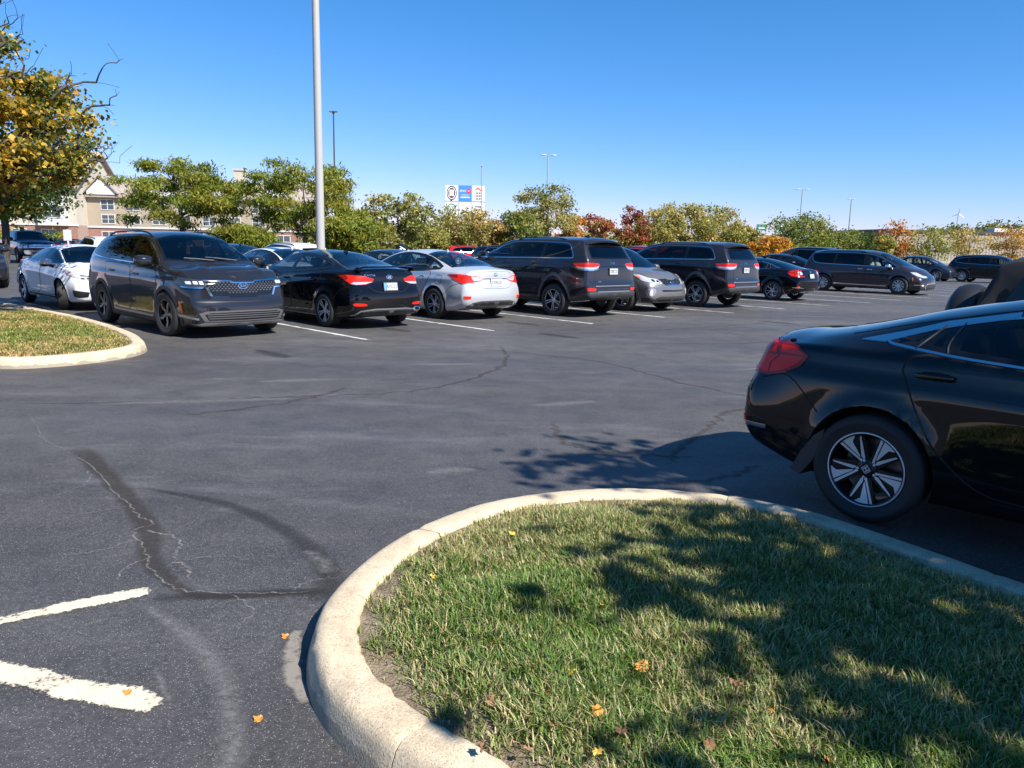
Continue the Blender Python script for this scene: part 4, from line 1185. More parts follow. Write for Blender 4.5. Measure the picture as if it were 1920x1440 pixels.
# --- boxy dark grey off-road utility ---------------------------------------------
def grand(name, pm, loc, rz, plate='728CTL', antenna=True):
    wb = 2.93
    S = mkspec(wb, -2.51, 2.31, 1.94, .375, .252,
        [(-2.51, 1.73), (-1.9, 1.75), (-1.2, 1.76), (-.4, 1.76), (.2, 1.735), (.5, 1.68), (.85, 1.50), (1.35, 1.245), (1.45, 1.205), (1.9, 1.16), (2.2, 1.09), (2.31, .98)],
        [(-2.51, 1.10), (-1.6, 1.155), (-.6, 1.14), (.4, 1.125), (1.3, 1.11), (1.8, 1.08), (2.1, 1.02), (2.31, .90)],
        [(-2.51, .64), (-1.8, .665), (-1.0, .675), (-.2, .67), (.3, .655), (.6, .65), (1.45, .74), (1.9, .74), (2.31, .66)], suv=True,
        zmid=.80, flare=.018, Ra=.47, par=.11, per=4, paf=.18, pef=3.0, rf=.05, rr=.055, rtop=.045, df=.7, dr=.85, re=.035,
        zbot=[(-2.51, .46), (-2.0, .36), (-1.4, .30), (1.4, .30), (1.9, .30), (2.31, .36)],
        pr=[(.3, .12), (.40, .01), (.47, -.03), (.58, -.03), (.62, .0), (.72, .0), (.80, .03), (1.0, .055), (1.15, .09), (1.3, .17), (1.72, .43)],
        pf=[(.3, .10), (.45, .0), (.7, .0), (.9, .03), (1.1, .12)],
        crease=[([(-2.3, 1.02), (-1, 1.01), (0.3, 1.0), (1.5, .99), (2.0, .97)], .012, (.02, .16)), ([(-1.0, .52), (0, .50), (1.0, .50)], .015, (.03, .08))], floorx=(-2.0, 1.35),
        zmap=[(0, 0), (.45, .45), (.70, .70), (.78, .80), (.92, 1.06), (1.09, 1.245), (1.2, 1.345), (1.6, 1.67), (1.8, 1.885)])
    c = Car(name, S, pm, loc, rz)
    dlo = [(-1.98, 1.24), (-1.86, 1.47), (-1.76, 1.585), (-1.6, 1.615), (-.9, 1.635), (-.2, 1.635), (.15, 1.615), (.5, 1.51), (.85, 1.325), (1.15, 1.175), (1.05, 1.165), (.2, 1.18), (-.8, 1.20), (-1.9, 1.215)]
    c.windows(dlo, [(-1.02, -1.02, .055), (.05, .0, .085)], [M_PRIV, M_PRIV, M_GLASS], rnd=1, tw=.020)
    c.patch('windscreen', mirror_half([(1.40, 0), (1.34, .4), (1.22, .71), (.50, .64), (.44, .3), (.42, 0)]), 'T', M_CLEAR, off=.003, border=.04, hole=.012, zmin=1.0, skirt=.003, grid=.08)
    bv(c, 'rear_window', [(0, 1.585), (.56, 1.575), (.625, 1.51), (.675, 1.25), (.66, 1.205), (0, 1.195)], M_PRIV, off=.004, border=.03, skirt=.004, hole=.012, zmin=-1.6, grid=.07)
    for v in 'LR':
        c.door([(-1.20, 1.165), (-.98, 1.16), (-.05, 1.145), (-.02, 1.13), (0, .75), (-.03, .47), (-.78, .47), (-.92, .58), (-1.1, .92), (-1.22, 1.12)], v, handle=(-.85, 1.055), hm=None)
        c.door([(.02, 1.13), (.8, 1.12), (1.12, 1.11), (1.18, .85), (1.05, .52), (.95, .47), (0, .47), (.04, .75)], v, handle=(.22, 1.045), hm=None)
    c.both('sill_cladding', [(-.95, .33), (.95, .33), (.95, .42), (-.95, .42)], M_PLAS, off=.016)
    c.archtrim(.036, M_CLAD, off=.014, zcut=.42)
    # tail: lamps, spoiler, bumper
    L = lamp(c, 'taillight', [('L', -2.02, 1.085), ('L', -2.3, 1.095), ('B', .70, 1.10), ('B', .50, 1.085), ('B', .475, 1.05), ('B', .54, .985), ('B', .68, .955), ('L', -2.28, .955), ('L', -2.16, .975), ('L', -2.05, 1.04)], M_RED, 148, off=.012, grid=.04, skirt=.018)
    for sg, o in zip((1, -1), L):
        f = (lambda p: p) if sg > 0 else msym
        c.patch('taillight_lens', f([('L', -2.10, 1.005), ('B', .74, 1.0), ('B', .60, 1.005), ('B', .50, 1.03), ('B', .535, .985), ('B', .68, .957), ('L', -2.28, .957), ('L', -2.17, .975)]), c.oblique(sg*150), M_LENS, off=.015, skirt=.003, grid=9, parent=o)
        c.patch('taillight_trim', f([('L', -2.0, 1.02), ('L', -2.14, .975), ('L', -2.28, .95), ('B', .68, .95), ('B', .53, .98), ('B', .52, .965), ('B', .68, .935), ('L', -2.28, .935), ('L', -2.13, .96)]), c.oblique(sg*148), M_CHROME, off=.014, skirt=.01, grid=9, parent=o)
    mb = MB(); n = 21; V = []; F = []; k = 5
    for i in range(n):
        y = -.645+1.29*i/(n-1); e = abs(y)/.645; zt = float(S_top(c, -1.95, y)); xb = -2.27+.10*e**3
        for p in ((-1.92, y, zt+.004), (xb+.10, y*1.0, zt-.030+.01*(1-e)), (xb, y*.99, zt-.065), (xb+.01, y*.985, zt-.10), (-2.02, y*.98, zt-.105)): V.append(p)
    for i in range(n-1):
        for j in range(k-1): F.append((i*k+j, i*k+j+1, i*k+k+j+1, i*k+k+j))
    F += [tuple(range(k)), tuple(range(len(V)-1, len(V)-k-1, -1))]
    mb.add(V, F); mb.build('spoiler', c.paint, c.root, smooth=True, sharp=50)
    bv(c, 'tailgate', [(0, 1.19), (.65, 1.195), (.70, 1.12), (.63, .98), (.62, .72), (.56, .70), (0, .70)], c.paint, off=.003, border=.006, mb=M_GAP, grid=.06)
    bv(c, 'tailgate_ledge', [(0, 1.035), (.40, 1.03), (.44, 1.01), (0, 1.012)], M_FRIT, off=.008, grid=9)
    bv(c, 'rear_bumper', [(0, .60), (.60, .605), (.80, .60), (.88, .56), (.86, .46), (.60, .41), (0, .40)], M_PLAS, off=.012)
    bv(c, 'bumper_trim', [(0, .615), (.55, .615), (.60, .60), (0, .598)], M_SKID, off=.018, grid=9)
    bv(c, 'tailgate_trim', [(0, .735), (.60, .735), (.61, .722), (0, .722)], M_SKID, off=.012, grid=9)
    lamp(c, 'reflector', [('B', .62, .685), ('B', .86, .69), ('B', .84, .63), ('B', .64, .625)], M_RED, 165, off=.014, grid=9)
    mb = MB(); mb.tube([(-2.33, .12, 1.235), (-2.30, -.05, 1.27), (-2.27, -.30, 1.285)], [.014, .012, .008], 6); mb.rbox((-2.33, .12, 1.235), (.05, .08, .05), .015)
    mb.build('rear_wiper', M_BLK, c.root, smooth=True, sharp=40)
    c.lettering('badge_letters', 'Jeep', .095, 'B', .0, 1.105, off=.008)
    c.lettering('model_letters', '4x4', .06, 'B', .48, .80, off=.006)
    c.plate('B', .92, plate)
    two(c, 'reverse_sensor', [(.27, .665), (.285, .68), (.30, .665), (.285, .65)], M_BLK, off=.006, grid=9, rnd=1)
    mb = MB(); mb.rbox((-2.47, 0, .75), (.03, .10, .02), .006); mb.build('tow_latch', M_CHROME, c.root)
    lamp(c, 'headlight', [('F', .55, 1.0), ('F', .75, 1.0), ('L', 1.95, 1.02), ('L', 1.98, .93), ('F', .75, .90), ('F', .56, .90)], M_HLB, 35, off=.008, grid=.05)
    bv(c, 'grille', [(0, 1.0), (.50, .99), (.50, .86), (0, .86)], M_FRIT, 'F')
    c.mirror(.95, 1.215, .90, k=1.15)
    c.rails(.64, -1.55, .05, M_FRIT, h=.035, r=.015)
    if antenna: c.fin(-1.62, k=1.15)
    c.wheels('double')
    c.interior(M_SEATB, z=.62, rows=((.12, .64), (-.8, .60)))
    c.finish_body()
    return c

def S_top(c, x, y):
    h = c.cast('T', x, y); return h[0].z if h else 1.7

# --- older silver utility, nose out -------------------------------------------------
def oldsorento(name, pm, loc, rz):
    wb = 2.70
    S = mkspec(wb, -2.40, 2.285, 1.885, .365, .245,
        [(-2.40, 1.60), (-1.9, 1.65), (-1.2, 1.69), (-.4, 1.70), (.1, 1.68), (.45, 1.61), (.9, 1.38), (1.38, 1.12), (1.5, 1.075), (1.85, 1.02), (2.15, .92), (2.285, .83)],
        [(-2.40, 1.08), (-1.6, 1.10), (-.6, 1.06), (.4, 1.03), (1.3, .99), (1.8, .93), (2.05, .86), (2.285, .74)],
        [(-2.40, .53), (-1.8, .575), (-1.0, .59), (-.2, .60), (.3, .59), (.6, .60), (1.45, .735), (1.85, .71), (2.285, .56)], suv=True,
        zmid=.72, flare=.03, Ra=.42, par=.15, paf=.25, pef=2.6, rf=.06, rr=.1, df=.75, dr=1.0,
        zbot=[(-2.40, .36), (-2.0, .27), (-1.4, .24), (1.4, .24), (1.9, .24), (2.285, .25)],
        pr=[(.2, .18), (.35, .05), (.5, 0), (.8, .01), (1.0, .06), (1.15, .13), (1.4, .32), (1.65, .5)],
        pf=[(.2, .14), (.30, .03), (.42, .0), (.60, .01), (.75, .06), (.9, .13)],
        crease=[([(-2.2, .97), (-1, .93), (0.3, .90), (1.5, .88), (1.9, .86)], .014, (.02, .14))], hoodlines=[(.40, .06, .016, 1.5, 2.2)], floorx=(-2.0, 1.25))
    c = Car(name, S, pm, loc, rz)
    dlo = [(-1.9, 1.24), (-1.7, 1.42), (-1.4, 1.52), (-.9, 1.56), (-.2, 1.575), (.15, 1.555), (.5, 1.44), (.9, 1.22), (1.15, 1.07), (1.05, 1.055), (.2, 1.09), (-.8, 1.12), (-1.5, 1.16)]
    c.windows(dlo, [(-1.12, -1.15, .05), (-.02, -.06, .08)], [M_PRIV, M_PRIV, M_GLASS], chrome=M_BLK, rnd=1, tw=.012)
    c.patch('windscreen', mirror_half([(1.42, 0), (1.36, .4), (1.22, .71), (.48, .585), (.41, .3), (.39, 0)]), 'T', M_CLEAR, off=.003, border=.04, hole=.012, zmin=1.0, skirt=.003, grid=.08)
    for v in 'LR':
        c.door([(-1.20, 1.08), (-.2, 1.055), (-.04, 1.045), (0, .75), (-.03, .42), (-.68, .42), (-.9, .55), (-1.1, .85), (-1.24, 1.03)], v, handle=(-.92, .955))
        c.door([(.0, 1.04), (.8, 1.02), (1.05, 1.01), (1.10, .80), (1.0, .47), (.92, .42), (0, .42), (.04, .75)], v, handle=(.18, .935))
    c.both('sill_cladding', [(-.9, .28), (.9, .28), (.9, .37), (-.9, .38)], M_PLAS, off=.014)
    c.archtrim(.045, M_PLAS, off=.010, zcut=.30)
    L = lamp(c, 'headlight', [('F', .40, .745), ('F', .50, .84), ('F', .68, .87), ('L', 1.75, .94), ('L', 1.60, .945), ('L', 1.72, .88), ('L', 1.90, .79), ('F', .72, .745), ('F', .5, .705)], M_LENS, 40, off=.010, grid=.04)
    for sg, o in zip((1, -1), L):
        for y, zz in ((.52, .775), (.63, .80)):
            P = [(sg*(y+.038*math.cos(t)), zz+.036*math.sin(t)) for t in np.linspace(0, 6.28, 15)[:-1]]
            c.patch('headlight_lens', P, 'F', M_HLB, off=.014, skirt=.004, grid=9, parent=o)
        c.patch('turn_lamp', ([('L', 1.70, .925), ('L', 1.83, .88), ('L', 1.83, .845), ('L', 1.70, .895)] if sg > 0 else [('R', 1.70, .925), ('R', 1.83, .88), ('R', 1.83, .845), ('R', 1.70, .895)]), c.oblique(sg*60), M_AMB, off=.014, skirt=.003, grid=9, parent=o)
    gr = [(0, .82), (.12, .82), (.2, .85), (.44, .84), (.40, .745), (.30, .70), (.12, .705), (0, .705)]
    G = bv(c, 'grille', gr, M_FRIT, 'F', off=.006)
    gp = gr+[(-y, z) for y, z in gr[::-1] if y > 1e-6]
    studs(c, 'grille_pattern', inset(gp, .012), 'F', .045, .03, .016, M_DALU, parent=G)
    bv(c, 'grille_trim', [(0, .705), (.12, .705), (.32, .695), (.32, .682), (.12, .690), (0, .690)], M_CHROME, 'F', off=.013, grid=9)
    oval_badge(c, 'F', 0, .765, .07, .035, 'KIA', .05)
    bv(c, 'upper_slot', [(0, .565), (.40, .575), (.47, .555), (.40, .525), (0, .52)], M_FRIT, 'F', off=.005)
    bv(c, 'lower_grille', [(0, .40), (.50, .405), (.62, .36), (.56, .285), (0, .28)], M_PLAS, 'F', off=.008)
    bv(c, 'skid_plate', [(0, .275), (.56, .28), (.66, .29), (.62, .255), (0, .25)], M_SKID, 'F', off=.012, grid=9)
    lamp(c, 'fog_surround', [('F', .60, .60), ('F', .80, .62), ('F', .83, .55), ('F', .80, .40), ('F', .70, .38)], M_SKID, 25, off=.006, rnd=1)
    lamp(c, 'fog_light', [('F', .72, .58), ('F', .78, .58), ('F', .79, .43), ('F', .73, .42)], M_LED, 25, off=.012, grid=9, rnd=1)
    lamp(c, 'corner_cladding', [('F', .58, .32), ('F', .75, .37), ('L', 1.86, .37), ('L', 1.86, .27), ('F', .72, .27), ('F', .60, .27)], M_PLAS, 35, off=.008)
    c.line('hood_seam', [(1.44, .71), (1.85, .70), (2.08, .58)], .007, 'T'); c.line('hood_seam', [(1.44, -.71), (1.85, -.70), (2.08, -.58)], .007, 'T')
    bv(c, 'rear_window', [(0, 1.5), (.46, 1.48), (.58, 1.20), (0, 1.14)], M_PRIV, off=.003, border=.03, skirt=.003, grid=.08)
    c.mirror(.95, 1.10, .88, k=1.08)
    c.rails(.58, -1.6, .2, M_FRIT, h=.04)
    c.wheels('double', -4)
    c.interior(M_SEATB, z=.55, rows=((.0, .62), (-.85, .58)))
    c.finish_body()
    return c

# --- people carrier -----------------------------------------------------------------
def minivan(name, pm, loc, rz):
    wb = 3.09
    S = mkspec(wb, -2.60, 2.56, 2.02, .362, .232,
        [(-2.60, 1.68), (-2.0, 1.735), (-1.2, 1.765), (-.4, 1.77), (.2, 1.74), (.6, 1.66), (1.0, 1.49), (1.65, 1.17), (1.80, 1.11), (2.2, 1.0), (2.45, .87), (2.56, .76)],
        [(-2.60, 1.06), (-1.6, 1.09), (-.6, 1.06), (.4, 1.03), (1.4, .98), (1.9, .93), (2.3, .83), (2.56, .68)],
        [(-2.60, .62), (-1.8, .66), (-1.0, .67), (-.2, .67), (.3, .65), (.7, .65), (1.7, .80), (2.1, .76), (2.56, .58)], suv=True,
        zmid=.68, flare=.024, Ra=.405, par=.14, paf=.32, pef=2.4, rf=.06, rr=.1, df=.85, dr=.9,
        zbot=[(-2.60, .32), (-2.0, .25), (-1.4, .20), (1.4, .19), (1.9, .19), (2.56, .2)],
        pr=[(.2, .14), (.35, .03), (.5, 0), (.8, .02), (1.0, .05), (1.15, .09), (1.4, .22), (1.7, .40)],
        pf=[(.15, .12), (.25, .02), (.42, .0), (.55, .01), (.7, .07), (.85, .18)],
        crease=[([(-2.2, .93), (-1, .91), (0.3, .89), (1.5, .86), (2.1, .82)], .016, (.02, .15)), ([(-1.0, .42), (0, .40), (1.0, .40)], .016, (.03, .08))], floorx=(-2.1, 1.4))
    c = Car(name, S, pm, loc, rz)
    dlo = [(-2.17, 1.55), (-2.12, 1.33), (-1.96, 1.205), (-1.6, 1.175), (-.8, 1.155), (.2, 1.125), (1.0, 1.09), (1.38, 1.07), (1.44, 1.085), (1.0, 1.32), (.7, 1.46), (.4, 1.56), (.05, 1.615), (-.8, 1.635), (-1.6, 1.63), (-2.08, 1.60)]
    c.windows(dlo, [(-1.18, -1.10, .05), (.16, .10, .09), (1.02, 1.02, .035)], [M_PRIV, M_PRIV, M_CLEAR, M_GLASS], rnd=1, tw=.022)
    c.patch('windscreen', mirror_half([(1.72, 0), (1.66, .4), (1.50, .77), (.64, .645), (.55, .3), (.53, 0)]), 'T', M_CLEAR, off=.003, border=.04, hole=.012, zmin=1.0, skirt=.003, grid=.08)
    bv(c, 'rear_window', [(0, 1.58), (.55, 1.56), (.66, 1.2), (.62, 1.12), (0, 1.10)], M_PRIV, off=.003, border=.03, skirt=.003, grid=.08)
    for v in 'LR':
        c.door([(-1.24, 1.12), (-.3, 1.10), (.10, 1.085), (.14, .75), (.10, .32), (-.80, .32), (-1.0, .45), (-1.2, .72), (-1.27, .95)], v, handle=(-.02, .985), hm=M_CHROME)
        c.door([(.16, 1.08), (.9, 1.055), (1.28, 1.035), (1.32, .80), (1.18, .37), (1.1, .32), (.14, .32), (.18, .75)], v, handle=(.36, .975), hm=M_CHROME)
        c.line('slide_rail', [(-2.1, 1.075), (-1.25, 1.07)], .012, v)
    c.both('sill_trim', [(-1.05, .335), (1.05, .315), (1.10, .34), (-1.10, .375)], M_CHROME, off=.016)
    c.both('side_marker', [(2.02, .72), (2.06, .70), (2.075, .58), (2.04, .56)], M_AMB, off=.014, grid=9)
    L = lamp(c, 'headlight', [('F', .42, .755), ('F', .6, .81), ('L', 2.10, .90), ('L', 1.92, .915), ('L', 2.02, .84), ('L', 2.20, .75), ('F', .66, .70), ('F', .45, .70)], M_LENS, 48, off=.010, grid=.04)
    bv(c, 'grille', [(0, .765), (.42, .755), (.44, .72), (0, .69)], M_FRIT, 'F', off=.006)
    bv(c, 'grille_trim', [(0, .775), (.42, .765), (.62, .80), (.62, .79), (.42, .752), (0, .762)], M_CHROME, 'F', off=.013, grid=9)
    bv(c, 'grille_wing', [(0, .725), (.42, .735), (.42, .722), (0, .712)], M_CHROME, 'F', off=.013, grid=9)
    bv(c, 'lower_grille', [(0, .46), (.50, .45), (.62, .36), (.55, .27), (0, .26)], M_PLAS, 'F', off=.006)
    bv(c, 'lower_trim', [(0, .485), (.52, .475), (.66, .36), (.59, .245), (0, .235), (0, .255), (.56, .265), (.63, .36), (.5, .455), (0, .465)], M_CHROME, 'F', off=.014, grid=9)
    lamp(c, 'fog_light', [('F', .70, .42), ('F', .80, .44), ('F', .82, .39), ('F', .72, .37)], M_LED, 30, off=.010, grid=9, rnd=1)
    lamp(c, 'fog_trim', [('L', 2.12, .43), ('F', .86, .42), ('F', .68, .35), ('F', .68, .335), ('F', .86, .40), ('L', 2.12, .41)], M_CHROME, 40, off=.012, grid=9)
    c.line('hood_seam', [(1.76, .79), (2.1, .77), (2.35, .62)], .007, 'T'); c.line('hood_seam', [(1.76, -.79), (2.1, -.77), (2.35, -.62)], .007, 'T')
    lamp(c, 'taillight', [('L', -2.40, 1.06), ('B', .80, 1.07), ('B', .56, 1.04), ('B', .56, .98), ('B', .82, .95), ('L', -2.40, .97)], M_RED, 150, off=.010)
    c.plate('B', .80, '')
    c.mirror(1.12, 1.13, .96, m=M_CHROME, k=1.12)
    c.rails(.66, -1.9, .1, M_FRIT, h=.05)
    c.wheels('ten')
    c.interior(M_SEATG, z=.55, rows=((.35, .66), (-.65, .64), (-1.6, .6)))
    c.finish_body()
    return c

# --- family crossovers (side view) ---------------------------------------------------
def crossover(name, pm, loc, rz, cut=.0, chrome=M_CHROME, style='ten', L=(-2.50, 2.55), W=1.96, H=1.73, wb=2.93, Rr=.382, plate='', rounded=False):
    xr, xf = L; k = H/1.73
    S = mkspec(wb, xr, xf, W, Rr, .255,
        [(xr, 1.60*k), (-1.9, 1.66*k), (-1.2, 1.71*k), (-.4, 1.73*k), (.2, 1.70*k), (.55, 1.63*k), (1.0, 1.43*k), (1.58, 1.15*k), (1.72, 1.10*k), (2.1, 1.05*k), (2.4, .96*k), (xf, .88*k)],
        [(xr, 1.10*k), (-1.6, 1.13*k), (-.6, 1.09*k), (.4, 1.06*k), (1.4, 1.03*k), (1.9, .99*k), (2.3, .91*k), (xf, .78*k)],
        [(xr, .54), (-1.8, .59), (-1.0, .61), (-.2, .61), (.3, .60), (.6, .61), (1.6, .76), (2.0, .74), (xf, .60)], suv=True,
        zmid=.72, flare=.035, Ra=.435, par=.18, paf=.26, pef=2.6, rf=.06, rr=.1, df=.8, dr=1.0,
        zbot=[(xr, .38), (-2.0, .28), (-1.4, .25), (1.4, .25), (1.9, .25), (xf, .28)],
        pr=[(.2, .18), (.35, .05), (.5, 0), (.8, .02), (1.0, .05), (1.15, .11), (1.4, .28), (1.65, .48)],
        pf=[(.2, .14), (.30, .03), (.42, .0), (.60, .0), (.8, .06), (1.0, .16)],
        crease=[([(-2.3, .99), (-1, .95), (0.3, .92), (1.5, .92), (2.0, .93)], .016, (.02, .14))], floorx=(-2.0, 1.3))
    c = Car(name, S, pm, loc, rz)
    dlo = [(-2.02, 1.27*k), (-1.86, 1.40*k), (-1.6, 1.51*k), (-1.0, 1.575*k), (-.2, 1.60*k), (.2, 1.58*k), (.55, 1.49*k), (.95, 1.29*k), (1.30, 1.11*k), (1.2, 1.095*k), (.2, 1.115*k), (-.8, 1.15*k), (-1.7, 1.205*k)]
    if rounded: dlo = [(-1.95, 1.22*k), (-1.92, 1.45*k), (-1.75, 1.56*k), (-1.0, 1.59*k), (-.2, 1.60*k), (.2, 1.58*k), (.55, 1.49*k), (.95, 1.29*k), (1.30, 1.11*k), (1.2, 1.095*k), (.2, 1.115*k), (-.8, 1.15*k), (-1.75, 1.18*k)]
    c.windows(dlo, [(-1.15, -1.22, .05), (.02, -.02, .08)], [M_PRIV, M_PRIV, M_GLASS], chrome=chrome, rnd=1, tw=.020)
    c.patch('windscreen', mirror_half([(1.64, 0), (1.58, .4), (1.42, .735), (.58, .60), (.50, .3), (.48, 0)]), 'T', M_GLASS, off=.003, border=.04, hole=.012, zmin=1.0, skirt=.003, grid=.08)
    bv(c, 'rear_window', [(0, 1.51*k), (.48, 1.49*k), (.60, 1.22*k), (.55, 1.17*k), (0, 1.15*k)], M_PRIV, off=.003, border=.035, skirt=.003, grid=.08)
    for v in 'LR':
        c.door([(-1.24, 1.10*k), (-.2, 1.075*k), (-.04, 1.065*k), (0, .75), (-.03, .42), (-.78, .42), (-.98, .55), (-1.15, .85), (-1.27, 1.03)], v, handle=(-.92, .975*k), hm=chrome if rounded else None)
        c.door([(.0, 1.06*k), (.8, 1.045*k), (1.15, 1.035*k), (1.2, .80), (1.08, .47), (1.0, .42), (0, .42), (.04, .75)], v, handle=(.18, .955*k))
    c.both('sill_cladding', [(-.98, .29), (.98, .29), (.98, .40), (-.98, .40)], M_PLAS, off=.014)
    c.archtrim(.05, M_PLAS, off=.012, zcut=.30)
    lamp(c, 'taillight', [('L', -2.12, 1.09*k), ('L', -2.3, 1.10*k), ('B', .66, 1.09*k), ('B', .45, 1.06*k), ('B', .47, 1.0*k), ('B', .7, .97*k), ('L', -2.3, .98*k), ('L', -2.2, 1.02*k)], M_RED, 148, off=.010)
    lamp(c, 'headlight', [('F', .55, .84), ('F', .75, .87), ('L', 2.0, .94), ('L', 2.08, .86), ('F', .76, .78), ('F', .56, .77)], M_HLB, 40, off=.010)
    bv(c, 'grille', [(0, .86), (.5, .86), (.46, .62), (0, .58)], M_FRIT, 'F', off=.006)
    bv(c, 'lower_grille', [(0, .46), (.6, .45), (.7, .32), (0, .31)], M_PLAS, 'F', off=.006)
    bv(c, 'rear_bumper', [(0, .52), (.75, .52), (.80, .40), (0, .38)], M_PLAS, off=.008)
    c.plate('B', .88, plate)
    c.mirror(1.08, 1.16*k, .91, k=1.1)
    c.rails(.60, -1.7, .25, M_FRIT, h=.04)
    c.fin(-1.75)
    c.wheels(style)
    c.interior(M_SEATB, z=.58, rows=((.08, .64), (-.85, .58)))
    c.finish_body()
    return c

# --- full-size pickup -------------------------------------------------------------------
def pickup(name, pm, loc, rz):
    wb = 3.68
    S = mkspec(wb, -3.0, 2.85, 2.03, .405, .245,
        [(-3.0, 1.36), (-2.0, 1.365), (-1.02, 1.37), (-.94, 1.75), (-.84, 1.90), (-.2, 1.95), (.45, 1.93), (.75, 1.86), (1.05, 1.68), (1.50, 1.40), (1.62, 1.345), (2.2, 1.32), (2.6, 1.25), (2.85, 1.15)],
        [(-3.0, 1.33), (-1.0, 1.32), (-.5, 1.26), (.5, 1.24), (1.4, 1.24), (2.2, 1.20), (2.6, 1.13), (2.85, 1.02)],
        [(-3.0, .90), (-1.02, .89), (-.92, .76), (-.6, .70), (.3, .69), (.7, .69), (1.5, .84), (2.2, .82), (2.85, .72)], suv=True,
        zmid=.85, flare=.04, Ra=.48, par=.05, paf=.12, pef=3.0, rf=.05, rr=.05, df=.6, dr=.5, re=.03,
        dedge=[(-3.0, .012), (-1.02, .015), (-.9, .08), (.5, .08), (1.5, .06), (2.85, .06)],
        zbot=[(-3.0, .52), (-2.4, .42), (0, .40), (2.2, .38), (2.85, .42)],
        pr=[(.4, .05), (.6, 0), (1.3, .0), (2, 0)], pf=[(.3, .12), (.45, .0), (.8, .0), (1.0, .02), (1.2, .08)], floorx=(-.8, 1.3), zseat=.7)
    S['wbelt'] = [(-3.0, .95), (-1.0, .95), (-.4, .95), (1.4, .94), (2.3, .92), (2.85, .84)]
    c = Car(name, S, pm, loc, rz)
    dlo = [(-.80, 1.33), (-.78, 1.70), (-.62, 1.80), (.3, 1.83), (.65, 1.76), (1.0, 1.54), (1.28, 1.32), (1.2, 1.30), (.3, 1.30), (-.6, 1.31)]
    c.windows(dlo, [(.10, .08, .08)], [M_PRIV, M_GLASS], chrome=M_BLK, rnd=1, tw=.012)
    c.patch('windscreen', mirror_half([(1.54, 0), (1.48, .4), (1.36, .80), (.74, .68), (.68, .3), (.66, 0)]), 'T', M_GLASS, off=.003, border=.04, hole=.012, zmin=1.2, skirt=.003, grid=.08)
    for v in 'LR':
        c.door([(-.88, 1.29), (.06, 1.27), (.09, .9), (.06, .52), (-.88, .52)], v, handle=(-.72, 1.14))
        c.door([(.12, 1.27), (1.2, 1.26), (1.24, .9), (1.18, .55), (.12, .52)], v, handle=(.28, 1.14))
    c.archtrim(.045, M_PLAS, off=.012, zcut=.46)
    bv(c, 'grille', [(0, 1.10), (.52, 1.09), (.56, .86), (0, .84)], M_FRIT, 'F', off=.01)
    bars(c, 'grille_bar', 'F', -.56, .56, [.92, 1.0, 1.06], .03, M_CHROME, off=.02)
    lamp(c, 'headlight', [('F', .60, 1.10), ('F', .82, 1.11), ('L', 2.55, 1.12), ('L', 2.58, .90), ('F', .84, .86), ('F', .62, .87)], M_LENS, 30, off=.01)
    bv(c, 'front_bumper', [(0, .74), (.80, .74), (.86, .60), (.7, .50), (0, .50)], M_CHROME, 'F', off=.03, skirt=.05)
    bv(c, 'lower_grille', [(0, .64), (.45, .63), (.45, .54), (0, .53)], M_FRIT, 'F', off=.036)
    c.plate('B', .75, '')
    c.mirror(1.05, 1.38, .99, m=M_BLK, k=1.45)
    c.wheels('double')
    c.interior(M_SEATB, z=.75, rows=((.15, .66), (-.6, .62)))
    c.finish_body()
    return c

